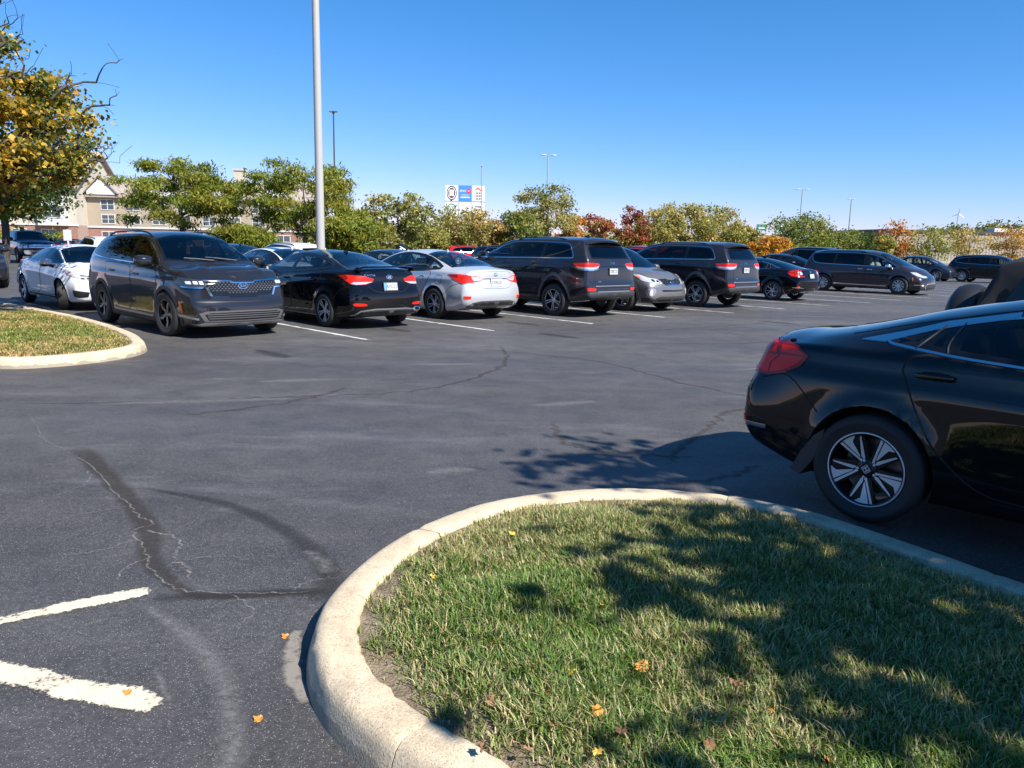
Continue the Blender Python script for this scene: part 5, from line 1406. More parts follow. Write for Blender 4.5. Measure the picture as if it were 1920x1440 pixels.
# --- short soft-top off-roader with a spare wheel on its tail ------------------------------
def softtop(name, pm, loc, rz):
    wb = 2.0
    S = mkspec(wb, -1.42, 2.05, 1.86, .37, .225,
        [(-1.42, 1.12), (-.6, 1.13), (.55, 1.13), (.7, 1.12), (1.6, 1.06), (1.95, 1.0), (2.05, .95)],
        [(-1.42, 1.08), (-.6, 1.09), (.6, 1.08), (1.6, 1.0), (2.05, .88)],
        [(-1.42, .72), (-.6, .73), (.6, .70), (1.6, .55), (2.05, .5)], suv=True,
        zmid=.8, flare=.05, Ra=.45, par=.03, paf=.06, rf=.04, rr=.05, re=.03, dedge=[(-1.42, .02), (.5, .02), (2.05, .05)],
        zbot=[(-1.42, .48), (0, .42), (2.05, .46)], pr=[(.3, .02), (.6, 0), (1.2, 0)], pf=[(.3, .03), (.6, 0), (1.1, .03)], floorx=(-1.2, 1.0))
    c = Car(name, S, pm, loc, rz)
    CAN = mat('black_canvas', (.014, .014, .016), .75)
    # canvas roof: a loft with a sloping tail
    mb = MB(); prof = [(-1.385, 1.10, .76, .0), (-1.36, 1.22, .745, .0), (-1.25, 1.50, .70, .0), (-1.215, 1.545, .69, .012), (-1.12, 1.575, .68, .025), (-.7, 1.585, .68, .03), (.1, 1.59, .67, .03), (.30, 1.575, .66, .02), (.42, 1.54, .66, .01)]
    V = []; F = []; K = 0
    for (x, zt, w, cr) in prof:
        ring = [(w+.05, 1.10)]+[(w+.05*(1-t), 1.10+(zt-.07-1.10)*t) for t in (.35, .7, 1.0)]+[(w-.02, zt-.03), (w-.08, zt-.005)]+[(w*u, zt+cr*(1-u*u)) for u in (.7, .45, .2, 0)]
        full = ring+[(-y, z) for y, z in ring[-2::-1]]; K = len(full)
        for y, z in full: V.append((x, y, max(z, 1.09)))
    for i in range(len(prof)-1):
        for j in range(K-1): F.append((i*K+j, i*K+j+1, (i+1)*K+j+1, (i+1)*K+j))
    F += [tuple(range(K)), tuple(range(len(V)-1, len(V)-K-1, -1))]
    mb.add(V, F); mb.build('soft_top', CAN, c.root, smooth=True, sharp=35)
    for sg in (1, -1):
        w = MB(); P = [(-1.16, 1.20), (-.52, 1.20), (-.52, 1.47), (-1.02, 1.47)]
        w.prism(P, lambda p: (p[0], sg*(.737-.13*(p[1]-1.2)), p[1]), lambda p: (p[0], sg*(.73-.13*(p[1]-1.2)), p[1])); w.build('side_window', M_PRIV, c.root)
        w = MB(); P = [(-.42, 1.18), (.42, 1.18), (.30, 1.47), (-.42, 1.48)]
        w.prism(P, lambda p: (p[0], sg*(.742-.13*(p[1]-1.2)), p[1]), lambda p: (p[0], sg*(.735-.13*(p[1]-1.2)), p[1])); w.build('side_window', M_GLASS, c.root)
    w = MB(); w.box(.50, .515, -.62, .62, 1.13, 1.53); w.build('windscreen', M_GLASS, c.root)
    # covered spare wheel
    sp = MB(); sp.lathe([(0, .16), (.20, .155), (.32, .14), (.375, .10), (.395, .04), (.395, -.04), (.37, -.10), (.30, -.11), (0, -.11)], 40, 0, 'y')
    sp.V = [(-1.61-v[1], v[0]+.0, .93+v[2]) for v in sp.V]
    sp.build('spare_wheel_cover', mat('vinyl_black', (.012, .012, .013), .45), c.root, smooth=True, sharp=40)
    sb = MB(); sb.rbox((-1.46, 0, .93), (.18, .30, .30), .03); sb.rbox((-1.48, -.40, 1.0), (.14, .28, .26), .03); sb.build('spare_bracket', M_BLK, c.root)
    for sg in (1, -1):
        f = MB(); f.rbox((-wb/2, sg*.90, .86), (1.0, .26, .05), .02); f.rbox((wb/2, sg*.90, .88), (1.0, .26, .05), .02); f.build('fender', M_BLK, c.root)
        t = MB(); t.rbox((-1.44, sg*.78, .85), (.06, .12, .2), .015); t.build('taillight', M_RED, c.root)
    c.wheels('double')
    c.finish_body()
    return c
# ------------------------------------------------------------------ trees, grass
def leaf_material(name, rough=.55, trans=.35):
    if name in _MC: return _MC[name]
    m = bpy.data.materials.new(name); _MC[name] = m
    n, l, b = nodes(m)
    a = n.new('ShaderNodeAttribute'); a.attribute_name = 'leaf'
    l.new(a.outputs['Color'], b.inputs['Base Color']); b.inputs['Roughness'].default_value = rough
    b.inputs['Specular IOR Level'].default_value = .3
    t = n.new('ShaderNodeBsdfTranslucent')
    g = n.new('ShaderNodeMix'); g.data_type = 'RGBA'; g.blend_type = 'MULTIPLY'; g.inputs[0].default_value = 1
    l.new(a.outputs['Color'], g.inputs[6]); g.inputs[7].default_value = (1.25, 1.2, .6, 1); l.new(g.outputs[2], t.inputs[0])
    ms = n.new('ShaderNodeMixShader'); ms.inputs[0].default_value = trans
    l.new(b.outputs[0], ms.inputs[1]); l.new(t.outputs[0], ms.inputs[2]); l.new(ms.outputs[0], n['Material Output'].inputs[0])
    return m

def bark_material(name, col):
    if name in _MC: return _MC[name]
    m = mat(name, col, .9); n, l, b = nodes(m)
    no = n.new('ShaderNodeTexNoise'); no.inputs['Scale'].default_value = 14; no.inputs['Detail'].default_value = 6
    tc = n.new('ShaderNodeTexCoord'); mp = n.new('ShaderNodeMapping'); mp.inputs['Scale'].default_value = (1, 1, .25)
    l.new(tc.outputs['Object'], mp.inputs[0]); l.new(mp.outputs[0], no.inputs['Vector'])
    r = ramp(n, [(.3, tuple(c*.5 for c in col)), (.7, tuple(c*1.4 for c in col))]); l.new(no.outputs[0], r.inputs[0]); l.new(r.outputs[0], b.inputs['Base Color'])
    bp = n.new('ShaderNodeBump'); bp.inputs['Strength'].default_value = .6; l.new(no.outputs[0], bp.inputs['Height']); l.new(bp.outputs[0], b.inputs['Normal'])
    return m

M_LEAF = leaf_material('leaf', .5, .42); M_BARK = bark_material('bark', (.06, .05, .042)); M_BARKL = bark_material('bark_grey', (.16, .14, .125))
GREEN = [(0.080, 0.139, 0.026), (0.125, 0.182, 0.032), (0.059, 0.102, 0.022), (0.175, 0.220, 0.044)]
OLIVE = [(0.248, 0.258, 0.067), (0.323, 0.313, 0.095), (0.172, 0.191, 0.047), (0.418, 0.362, 0.133)]
TAN = [(0.457, 0.362, 0.162), (0.362, 0.305, 0.114), (0.534, 0.380, 0.172), (0.286, 0.266, 0.095)]
YEL = [(0.614, 0.395, 0.044), (0.498, 0.352, 0.052), (0.366, 0.307, 0.044), (0.620, 0.322, 0.044)]
ORG = [(0.586, 0.234, 0.044), (0.484, 0.175, 0.044), (0.380, 0.191, 0.052), (0.614, 0.322, 0.073)]
RED = [(0.322, 0.066, 0.052), (0.410, 0.102, 0.059), (0.248, 0.052, 0.044), (0.439, 0.161, 0.073)]
DARK = [(0.044, 0.073, 0.020), (0.066, 0.095, 0.024), (0.036, 0.059, 0.018)]

def set_leaf_col(me, C, per):
    a = me.color_attributes.new('leaf', 'FLOAT_COLOR', 'POINT')
    A = np.ones((len(C), 4), np.float32); A[:, :3] = C
    a.data.foreach_set('color', np.repeat(A, per, 0).ravel())

def leaves_mesh(name, P, size, C, rng, aspect=.55, up=.5, droop=0, spread=None):
    n = len(P)
    d = rng.normal(size=(n, 3)); d[:, 2] -= droop; d /= np.linalg.norm(d, axis=1, keepdims=True)
    nr = rng.normal(size=(n, 3)); nr[:, 2] += up*2
    w = np.cross(nr, d); w /= np.linalg.norm(w, axis=1, keepdims=True)+1e-9
    nn = np.cross(d, w)
    s = size*rng.uniform(.6, 1.35, (n, 1))
    V = np.stack([P-d*s*.5, P+w*s*aspect*.5+nn*s*.08, P+d*s*.5, P-w*s*aspect*.5+nn*s*.08], 1).reshape(-1, 3)
    F = np.arange(4*n).reshape(n, 4)
    me = npmesh(name, V, F); set_leaf_col(me, C, 4); me.materials.append(M_LEAF)
    return me

def skeleton(rng, trunk, targets, wig=.08, seg=.45):
    """branches that grow from the trunk to every target; returns list of (points, radius weights)"""
    N = [np.array(p, float) for p in trunk]; par = [-1]+list(range(len(N)-1)); isT = len(N)
    order = np.argsort([np.linalg.norm(t-N[min(isT-1, isT//2)]) for t in targets]); ends = []
    for k in order:
        t = targets[k]; A = np.array(N); dv = t-A; dist = np.linalg.norm(dv, axis=1)
        cost = dist+np.maximum(0, -(dv[:, 2]))*1.2+.15*dist*(np.arange(len(A)) < isT*.35)*3
        j = int(np.argmin(cost)); p0 = N[j]; L = dist[j]
        m = max(2, int(L/seg)); last = j
        ctrl = p0+(t-p0)*.5+np.array([0, 0, .12*L])+rng.normal(size=3)*wig*L
        for i in range(1, m+1):
            u = i/m; q = (1-u)**2*p0+2*u*(1-u)*ctrl+u*u*t+(rng.normal(size=3)*wig*.25*L/m if i < m else 0)
            N.append(q); par.append(last); last = len(N)-1
        ends.append(last)
    return N, par, ends

def skel_mesh(N, par, r_tip, r_base, nside=5, expo=.45):
    n = len(N); cnt = np.zeros(n)
    ch = [[] for _ in range(n)]
    for i, p in enumerate(par):
        if p >= 0: ch[p].append(i)
    for i in range(n-1, -1, -1):
        if not ch[i]: cnt[i] = 1
        if par[i] >= 0: cnt[par[i]] += cnt[i]
    r = r_tip*cnt**expo; r *= 1; mx = r.max()
    r = np.where(r > r_tip, r_tip+(r-r_tip)*(r_base-r_tip)/(mx-r_tip+1e-9), r)
    V = []; F = []
    A = np.array(N)
    for i in range(n):
        p = par[i]
        if p < 0: continue
        d = A[i]-A[p]; L = np.linalg.norm(d)
        if L < 1e-6: continue
        d /= L; a = np.cross(d, [0, 0, 1] if abs(d[2]) < .9 else [1, 0, 0]); a /= np.linalg.norm(a); b = np.cross(d, a)
        o = len(V); r0 = min(r[p], r[i]*1.25) if len(ch[p]) > 1 else r[p]
        k = nside if r[i] > .03 else 4 if r[i] > .012 else 3
        for (c, rr) in ((A[p]-d*r0*.2, r0), (A[i], r[i])):
            for j in range(k):
                t = 2*math.pi*j/k; V.append(c+(a*math.cos(t)+b*math.sin(t))*rr)
        for j in range(k): F.append((o+j, o+(j+1) % k, o+k+(j+1) % k, o+k+j))
    me = npmesh('trunk', V, F); me.shade_smooth()
    return me

def crown_points(rng, n, kind, R_, zb, zt):
    """cluster centres for a crown of a given habit"""
    out = []
    while len(out) < n:
        p = rng.uniform(-1, 1, 3); u = (p[2]+1)/2
        if kind == 'round': lim = math.sqrt(max(0, 1-p[2]**2))*1.02
        elif kind == 'oval': lim = (1-abs(p[2])**2.4)**.6*(.75+.25*(1-u))
        elif kind == 'cone': lim = (1-u)**.75*min(1, .55+u*4)
        elif kind == 'vase': lim = min(1, .35+u*1.3)*(1-max(0, u-.55)**1.6*1.6)
        elif kind == 'flame': lim = math.sin(math.pi*min(1, .12+u*.9))**.8
        else: lim = 1
        rr = math.hypot(p[0], p[1])
        if rr > lim: continue
        if rr < lim*.45 and rng.random() < .6: continue
        k = 1+.18*math.sin(3*math.atan2(p[1], p[0])+len(kind))+.1*rng.normal()
        out.append((p[0]*R_*k, p[1]*R_*k, zb+(zt-zb)*u))
    return np.array(out)

def make_tree(name, loc, H, R_, kind, cols, seed, zb=None, ncl=60, nleaf=7000, leaf=.2, rc=.55, trunk_r=.14, bark=None, top=None, bare=0, bare_dir=None, bare_len=(.6, 1.7), seg=.45, rtip=None, wig=.08, flat=.6, aspect=.6, up=.5, droop=0, lean=(0, 0), grad=None, extra=None, keep=None):
    """top-level tree: trunk (with limbs) and crown"""
    rng = np.random.default_rng(seed)
    o = empty(name, loc, 0)
    zb = zb if zb is not None else H*.28
    C = crown_points(rng, ncl, kind, R_, zb, H-rc*.6)
    if extra is not None: C = np.concatenate([C, np.array(extra, float)])
    C[:, :2] += np.outer(np.clip(C[:, 2]/H, 0, 1), lean)
    tops = H*.72; tr = [(lean[0]*u*.8+.05*math.sin(u*7+seed), lean[1]*u*.8+.05*math.cos(u*5+seed), -.1+(tops+.1)*u) for u in np.linspace(0, 1, 9)]
    T = list(C)
    B = []
    if bare:
        out = np.argsort(-(C@np.array(bare_dir if bare_dir is not None else (0, 0, 1.))))[:max(6, int(len(C)*.35))]
        for _ in range(bare):
            c = C[out[rng.integers(len(out))]]; d = c-np.array([0, 0, H*.45]); d /= np.linalg.norm(d)
            if bare_dir is not None: d = d*.55+np.array(bare_dir)*.75; d /= np.linalg.norm(d)
            L0 = rng.uniform(*bare_len)
            for q in range(9):
                t = rng.uniform(.25, 1.0); B.append(c+d*L0*t+rng.normal(size=3)*.16*L0*(1.3-.5*t))
    N, par, ends = skeleton(rng, tr, T+B, wig, seg)
    me = skel_mesh(N, par, rtip or .008, trunk_r)
    link('trunk', me, o, [bark or M_BARK])
    # leaves
    per = np.maximum(8, rng.gamma(4, .25, len(C))); per = (per/per.sum()*nleaf).astype(int)
    P = []; K = []
    cols = np.array(cols, float)
    for c, k in zip(C, per):
        q = rng.normal(size=(k, 3))*np.array([rc, rc, rc*flat])*.62
        P.append(c+q)
        base = rng.integers(len(cols)); mixs = rng.random(k)
        cc = np.where((mixs < .6)[:, None], cols[base], cols[rng.integers(len(cols), size=k)])
        K.append(cc*rng.uniform(.7, 1.3, (k, 1)))
    P = np.concatenate(P); K = np.concatenate(K)
    if grad is not None:                       # a second palette that takes over in part of the crown (turning leaves)
        g = grad(P/np.array([R_, R_, H])); m = rng.random(len(P)) < g[0]
        c2 = np.array(g[1]); K[m] = c2[rng.integers(len(c2), size=m.sum())]*rng.uniform(.75, 1.25, (m.sum(), 1))
    lm = leaves_mesh('crown', P, leaf, K, rng, aspect, up, droop)
    link('crown', lm, o)
    return o

# grass blades over an area given by a test function
def grass_mesh(name, sample, n, rng, h=(.035, .085), w=.0035, colfn=None, lean=.55):
    P, dens = sample(n, rng); n = len(P)
    az = rng.uniform(0, 2*math.pi, n); hh = rng.uniform(h[0], h[1], n)*dens; ww = w*rng.uniform(.7, 1.4, n)
    d = np.stack([np.cos(az), np.sin(az)], 1); s = np.stack([-d[:, 1], d[:, 0]], 1)
    l1 = rng.uniform(.05, lean, n)*hh; l2 = l1*rng.uniform(1.6, 3.2, n)
    V = np.zeros((n, 5, 3), np.float32)
    for i, sg in ((0, 1), (1, -1)):
        V[:, i, :2] = P[:, :2]+s*ww[:, None]*sg; V[:, i, 2] = P[:, 2]-.006
        V[:, 2+i, :2] = P[:, :2]+d*l1[:, None]+s*ww[:, None]*.8*sg; V[:, 2+i, 2] = P[:, 2]+hh*.6
    V[:, 4, :2] = P[:, :2]+d*l2[:, None]; V[:, 4, 2] = P[:, 2]+hh*rng.uniform(.8, 1.0, n)
    b = np.arange(n)[:, None]*5
    F = np.stack([b+[0, 1, 3], b+[0, 3, 2], b+[2, 3, 4]], 1).reshape(-1, 3)
    me = npmesh(name, V.reshape(-1, 3), F)
    set_leaf_col(me, colfn(P, rng), 5); me.materials.append(leaf_material('grass_blade', .5, .3))
    return me
# ------------------------------------------------------------------ ground, markings, kerbs
O0 = np.array([-2.3523, 12.6368]); DU = np.array([.7402, .6724]); DV = np.array([-.6926, .7213])
def uv(u, v): return tuple(O0+DU*u+DV*v)
HO, HI = -46.1, 133.9

def asphalt():
    m = mat('asphalt', (.05, .05, .052), .8); n, l, b = nodes(m)
    tc = n.new('ShaderNodeTexCoord'); ob = tc.outputs['Object']
    def noise(sc_, det=4, rough=.5, vec=ob):
        x = n.new('ShaderNodeTexNoise'); x.inputs['Scale'].default_value = sc_; x.inputs['Detail'].default_value = det; x.inputs['Roughness'].default_value = rough; l.new(vec, x.inputs['Vector']); return x.outputs[0]
    def mixc(f, a, c, mode='MIX', fac=None):
        x = n.new('ShaderNodeMix'); x.data_type = 'RGBA'; x.blend_type = mode
        if f is not None: l.new(f, x.inputs[0])
        else: x.inputs[0].default_value = fac
        for i, q in ((6, a), (7, c)):
            if isinstance(q, tuple): x.inputs[i].default_value = (*q, 1)
            else: l.new(q, x.inputs[i])
        return x.outputs[2]
    # drive-lane streaks lie along the aisle
    mp = n.new('ShaderNodeMapping'); mp.inputs['Rotation'].default_value = (0, 0, -R(42.2)); mp.inputs['Scale'].default_value = (.35, 1.3, 1); l.new(ob, mp.inputs[0])
    big = ramp(n, [(.30, (.044, .041, .042)), (.5, (.058, .055, .055)), (.70, (.080, .076, .073))]); l.new(noise(.33, 7, .6, mp.outputs[0]), big.inputs[0])
    mid = ramp(n, [(.3, (.66, .66, .67)), (.7, (1.32, 1.31, 1.29))]); l.new(noise(2.2, 9, .72), mid.inputs[0])
    c = mixc(None, big.outputs[0], mid.outputs[0], 'MULTIPLY', 1)
    fine = ramp(n, [(.26, (.35, .35, .36)), (.5, (1, 1, 1)), (.74, (2.0, 2.0, 1.95))]); l.new(noise(120, 5, .85), fine.inputs[0])
    c = mixc(None, c, fine.outputs[0], 'MULTIPLY', .8)
    f2 = ramp(n, [(.3, (.62, .62, .63)), (.7, (1.45, 1.45, 1.42))]); l.new(noise(38, 4, .7), f2.inputs[0])
    c = mixc(None, c, f2.outputs[0], 'MULTIPLY', .9)
    # worn pale film: thin streaks
    sx = ramp(n, [(.56, (0, 0, 0)), (.72, (1, 1, 1))]); l.new(noise(.9, 9, .72, mp.outputs[0]), sx.inputs[0])
    mm = n.new('ShaderNodeMath'); mm.operation = 'MULTIPLY'; l.new(sx.outputs[0], mm.inputs[0]); l.new(noise(55, 3, .6), mm.inputs[1])
    c = mixc(mm.outputs[0], c, (.17, .165, .165))
    # bare pale stones showing through the seal
    for s_, thr, rnd in ((60, .07, .90), (31, .03, .90), (110, .10, .86), (170, .17, .84)):
        v = n.new('ShaderNodeTexVoronoi'); v.inputs['Scale'].default_value = s_; l.new(ob, v.inputs['Vector'])
        lt = n.new('ShaderNodeMath'); lt.operation = 'LESS_THAN'; l.new(v.outputs['Distance'], lt.inputs[0]); lt.inputs[1].default_value = thr*2
        sp = n.new('ShaderNodeSeparateColor'); l.new(v.outputs['Color'], sp.inputs[0])
        gt = n.new('ShaderNodeMath'); gt.operation = 'GREATER_THAN'; l.new(sp.outputs[0], gt.inputs[0]); gt.inputs[1].default_value = rnd
        pr = n.new('ShaderNodeMath'); pr.operation = 'MULTIPLY'; l.new(lt.outputs[0], pr.inputs[0]); l.new(gt.outputs[0], pr.inputs[1])
        c = mixc(pr.outputs[0], c, (.25, .245, .24))
    l.new(c, b.inputs['Base Color'])
    rr = ramp(n, [(.3, (.5, .5, .5)), (.7, (.75, .75, .75))]); l.new(noise(.5, 5, .6, mp.outputs[0]), rr.inputs[0]); l.new(rr.outputs[0], b.inputs['Roughness'])
    bp = n.new('ShaderNodeBump'); bp.inputs['Strength'].default_value = .9; bp.inputs['Distance'].default_value = .006
    l.new(noise(140, 4, .75), bp.inputs['Height']); l.new(bp.outputs[0], b.inputs['Normal'])
    return m
M_ASPH = asphalt()

def noisy(name, cols, sc_=8, rough=.9, det=8, bump=.3, bs=60, bd=.01):
    """matt material with two scales of mottling"""
    if name in _MC: return _MC[name]
    m = mat(name, cols[0], rough); n, l, b = nodes(m)
    tc = n.new('ShaderNodeTexCoord'); no = n.new('ShaderNodeTexNoise'); no.inputs['Scale'].default_value = sc_; no.inputs['Detail'].default_value = det; no.inputs['Roughness'].default_value = .65
    l.new(tc.outputs['Object'], no.inputs['Vector'])
    r = ramp(n, [(.3+.4*i/max(1, len(cols)-1), c) for i, c in enumerate(cols)]); l.new(no.outputs[0], r.inputs[0])
    n2 = n.new('ShaderNodeTexNoise'); n2.inputs['Scale'].default_value = bs; n2.inputs['Detail'].default_value = 4; l.new(tc.outputs['Object'], n2.inputs['Vector'])
    r2 = ramp(n, [(.3, (.72, .72, .72)), (.7, (1.25, 1.25, 1.25))]); l.new(n2.outputs[0], r2.inputs[0])
    mx = n.new('ShaderNodeMix'); mx.data_type = 'RGBA'; mx.blend_type = 'MULTIPLY'; mx.inputs[0].default_value = .8; l.new(r.outputs[0], mx.inputs[6]); l.new(r2.outputs[0], mx.inputs[7])
    l.new(mx.outputs[2], b.inputs['Base Color'])
    bp = n.new('ShaderNodeBump'); bp.inputs['Strength'].default_value = bump; bp.inputs['Distance'].default_value = bd; l.new(n2.outputs[0], bp.inputs['Height']); l.new(bp.outputs[0], b.inputs['Normal'])
    return m

def kerb_material():
    m = noisy('kerb_concrete', [(.38, .305, .205), (.50, .41, .285), (.57, .48, .34)], 2.5, .85, 9, .5, 120, .004)
    n, l, b = nodes(m)
    tc = n.new('ShaderNodeTexCoord')
    src = b.inputs['Base Color'].links[0].from_socket
    v = n.new('ShaderNodeTexVoronoi'); v.inputs['Scale'].default_value = 150; l.new(tc.outputs['Object'], v.inputs['Vector'])
    lt = n.new('ShaderNodeMath'); lt.operation = 'LESS_THAN'; l.new(v.outputs['Distance'], lt.inputs[0]); lt.inputs[1].default_value = .3
    sp = n.new('ShaderNodeSeparateColor'); l.new(v.outputs['Color'], sp.inputs[0])
    gt = n.new('ShaderNodeMath'); gt.operation = 'GREATER_THAN'; l.new(sp.outputs[0], gt.inputs[0]); gt.inputs[1].default_value = .86
    pr = n.new('ShaderNodeMath'); pr.operation = 'MULTIPLY'; l.new(lt.outputs[0], pr.inputs[0]); l.new(gt.outputs[0], pr.inputs[1])
    mx = n.new('ShaderNodeMix'); mx.data_type = 'RGBA'; l.new(pr.outputs[0], mx.inputs[0]); l.new(src, mx.inputs[6]); mx.inputs[7].default_value = (.15, .12, .09, 1)
    # old tyre scuffs and water stains
    n3 = n.new('ShaderNodeTexNoise'); n3.inputs['Scale'].default_value = 2.6; n3.inputs['Detail'].default_value = 11; n3.inputs['Roughness'].default_value = .72; n3.inputs['Distortion'].default_value = .6; l.new(tc.outputs['Object'], n3.inputs['Vector'])
    r3 = ramp(n, [(.54, (0, 0, 0)), (.68, (.55, .55, .55))]); l.new(n3.outputs[0], r3.inputs[0])
    m3 = n.new('ShaderNodeMix'); m3.data_type = 'RGBA'; l.new(r3.outputs[0], m3.inputs[0]); l.new(mx.outputs[2], m3.inputs[6]); m3.inputs[7].default_value = (.20, .16, .115, 1)
    mx = m3
    # grime stain along the foot of the kerb
    ge = n.new('ShaderNodeNewGeometry'); sx = n.new('ShaderNodeSeparateXYZ'); l.new(ge.outputs['Position'], sx.inputs[0])
    no = n.new('ShaderNodeTexNoise'); no.inputs['Scale'].default_value = 9; no.inputs['Detail'].default_value = 7; l.new(tc.outputs['Object'], no.inputs['Vector'])
    ad = n.new('ShaderNodeMath'); ad.operation = 'MULTIPLY_ADD'; ad.inputs[1].default_value = .12; ad.inputs[2].default_value = -.025; l.new(no.outputs[0], ad.inputs[0])
    lt2 = n.new('ShaderNodeMath'); lt2.operation = 'LESS_THAN'; l.new(sx.outputs['Z'], lt2.inputs[0]); l.new(ad.outputs[0], lt2.inputs[1])
    hf = n.new('ShaderNodeMath'); hf.operation = 'MULTIPLY'; hf.inputs[1].default_value = .55; l.new(lt2.outputs[0], hf.inputs[0])
    m2 = n.new('ShaderNodeMix'); m2.data_type = 'RGBA'; l.new(hf.outputs[0], m2.inputs[0]); l.new(mx.outputs[2], m2.inputs[6]); m2.inputs[7].default_value = (.13, .115, .10, 1)
    l.new(m2.outputs[2], b.inputs['Base Color'])
    return m
M_KERB = kerb_material()
M_SOIL = noisy('thatch_soil', [(.10, .075, .045), (.20, .155, .10), (.30, .25, .17)], 9, .95, 9, .9, 90, .02)
M_VERGE = noisy('verge_grass', [(.09, .115, .03), (.14, .15, .05), (.22, .19, .09)], .6, .95, 9, .6, 12, .05)
M_ROADT = noisy('far_road', [(.24, .22, .19), (.30, .275, .24)], .3, .9)

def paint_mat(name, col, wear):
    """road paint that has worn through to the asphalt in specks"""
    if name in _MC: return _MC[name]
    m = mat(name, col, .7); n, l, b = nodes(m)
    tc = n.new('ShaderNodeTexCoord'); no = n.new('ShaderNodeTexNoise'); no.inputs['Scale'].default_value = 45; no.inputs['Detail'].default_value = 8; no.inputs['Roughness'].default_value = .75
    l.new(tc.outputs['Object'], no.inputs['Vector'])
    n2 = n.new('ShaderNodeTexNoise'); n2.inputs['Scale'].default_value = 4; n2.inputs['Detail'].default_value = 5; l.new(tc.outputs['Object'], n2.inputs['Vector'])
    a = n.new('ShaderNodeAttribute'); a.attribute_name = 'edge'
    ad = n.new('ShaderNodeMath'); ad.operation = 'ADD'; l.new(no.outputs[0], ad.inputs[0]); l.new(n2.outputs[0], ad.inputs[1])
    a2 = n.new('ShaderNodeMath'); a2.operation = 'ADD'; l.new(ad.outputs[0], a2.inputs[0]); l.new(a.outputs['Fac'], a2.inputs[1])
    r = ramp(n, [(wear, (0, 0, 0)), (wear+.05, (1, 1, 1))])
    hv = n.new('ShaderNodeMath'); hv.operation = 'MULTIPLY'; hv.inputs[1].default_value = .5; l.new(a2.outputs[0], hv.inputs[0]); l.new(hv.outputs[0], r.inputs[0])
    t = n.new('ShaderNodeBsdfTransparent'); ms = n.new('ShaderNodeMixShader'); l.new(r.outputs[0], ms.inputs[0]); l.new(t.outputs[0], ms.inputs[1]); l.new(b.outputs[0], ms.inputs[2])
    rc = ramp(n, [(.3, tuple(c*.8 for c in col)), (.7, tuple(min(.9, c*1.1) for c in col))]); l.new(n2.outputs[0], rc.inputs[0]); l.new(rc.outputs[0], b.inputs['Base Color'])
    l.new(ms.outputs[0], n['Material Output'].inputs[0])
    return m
def film_mat(name, col, mx, sc_=30, lo=.35, hi=.75, e0=-.25, e1=.75):
    """thin deposit on the asphalt: see-through, broken up by noise, fading to the rim of its strip"""
    m = mat(name, col, .85); n, l, b = nodes(m)
    tc = n.new('ShaderNodeTexCoord'); no = n.new('ShaderNodeTexNoise'); no.inputs['Scale'].default_value = sc_; no.inputs['Detail'].default_value = 10; no.inputs['Roughness'].default_value = .8; l.new(tc.outputs['Object'], no.inputs['Vector'])
    a = n.new('ShaderNodeAttribute'); a.attribute_name = 'edge'
    mr = n.new('ShaderNodeMapRange'); mr.inputs[1].default_value = e0; mr.inputs[2].default_value = e1; l.new(a.outputs['Fac'], mr.inputs[0])
    r = ramp(n, [(lo, (0, 0, 0)), (hi, (1, 1, 1))]); l.new(no.outputs[0], r.inputs[0])
    mu = n.new('ShaderNodeMath'); mu.operation = 'MULTIPLY'; l.new(mr.outputs[0], mu.inputs[0]); l.new(r.outputs[0], mu.inputs[1])
    m2 = n.new('ShaderNodeMath'); m2.operation = 'MULTIPLY'; m2.inputs[1].default_value = mx; l.new(mu.outputs[0], m2.inputs[0])
    t = n.new('ShaderNodeBsdfTransparent'); ms = n.new('ShaderNodeMixShader'); l.new(m2.outputs[0], ms.inputs[0]); l.new(t.outputs[0], ms.inputs[1]); l.new(b.outputs[0], ms.inputs[2])
    l.new(ms.outputs[0], n['Material Output'].inputs[0]); return m
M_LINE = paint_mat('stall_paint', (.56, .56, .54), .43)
M_LINEN = paint_mat('cream_stripe', (.56, .50, .385), .455)  # cream colour of the two near stripes, broken by specks
M_SEAL = film_mat('crack_filler', (.034, .028, .024), .62, 14, .18, .55, -.2, .35)
M_SEALF = film_mat('worn_crack_filler', (.048, .036, .028), .55, 6, .25, .65, -.2, .35)
M_SKIDM = film_mat('tyre_scuff', (.020, .020, .021), .6, 22, .2, .6, -.2, .5)
M_CRK = film_mat('open_crack', (.30, .285, .27), .7, 34, .42, .66, -.2, .2)
M_FILM = film_mat('chalky_film', (.24, .235, .235), .75)
M_SPILL = film_mat('concrete_spill', (.26, .235, .20), .75, 16, .30, .5, -.1, .3)

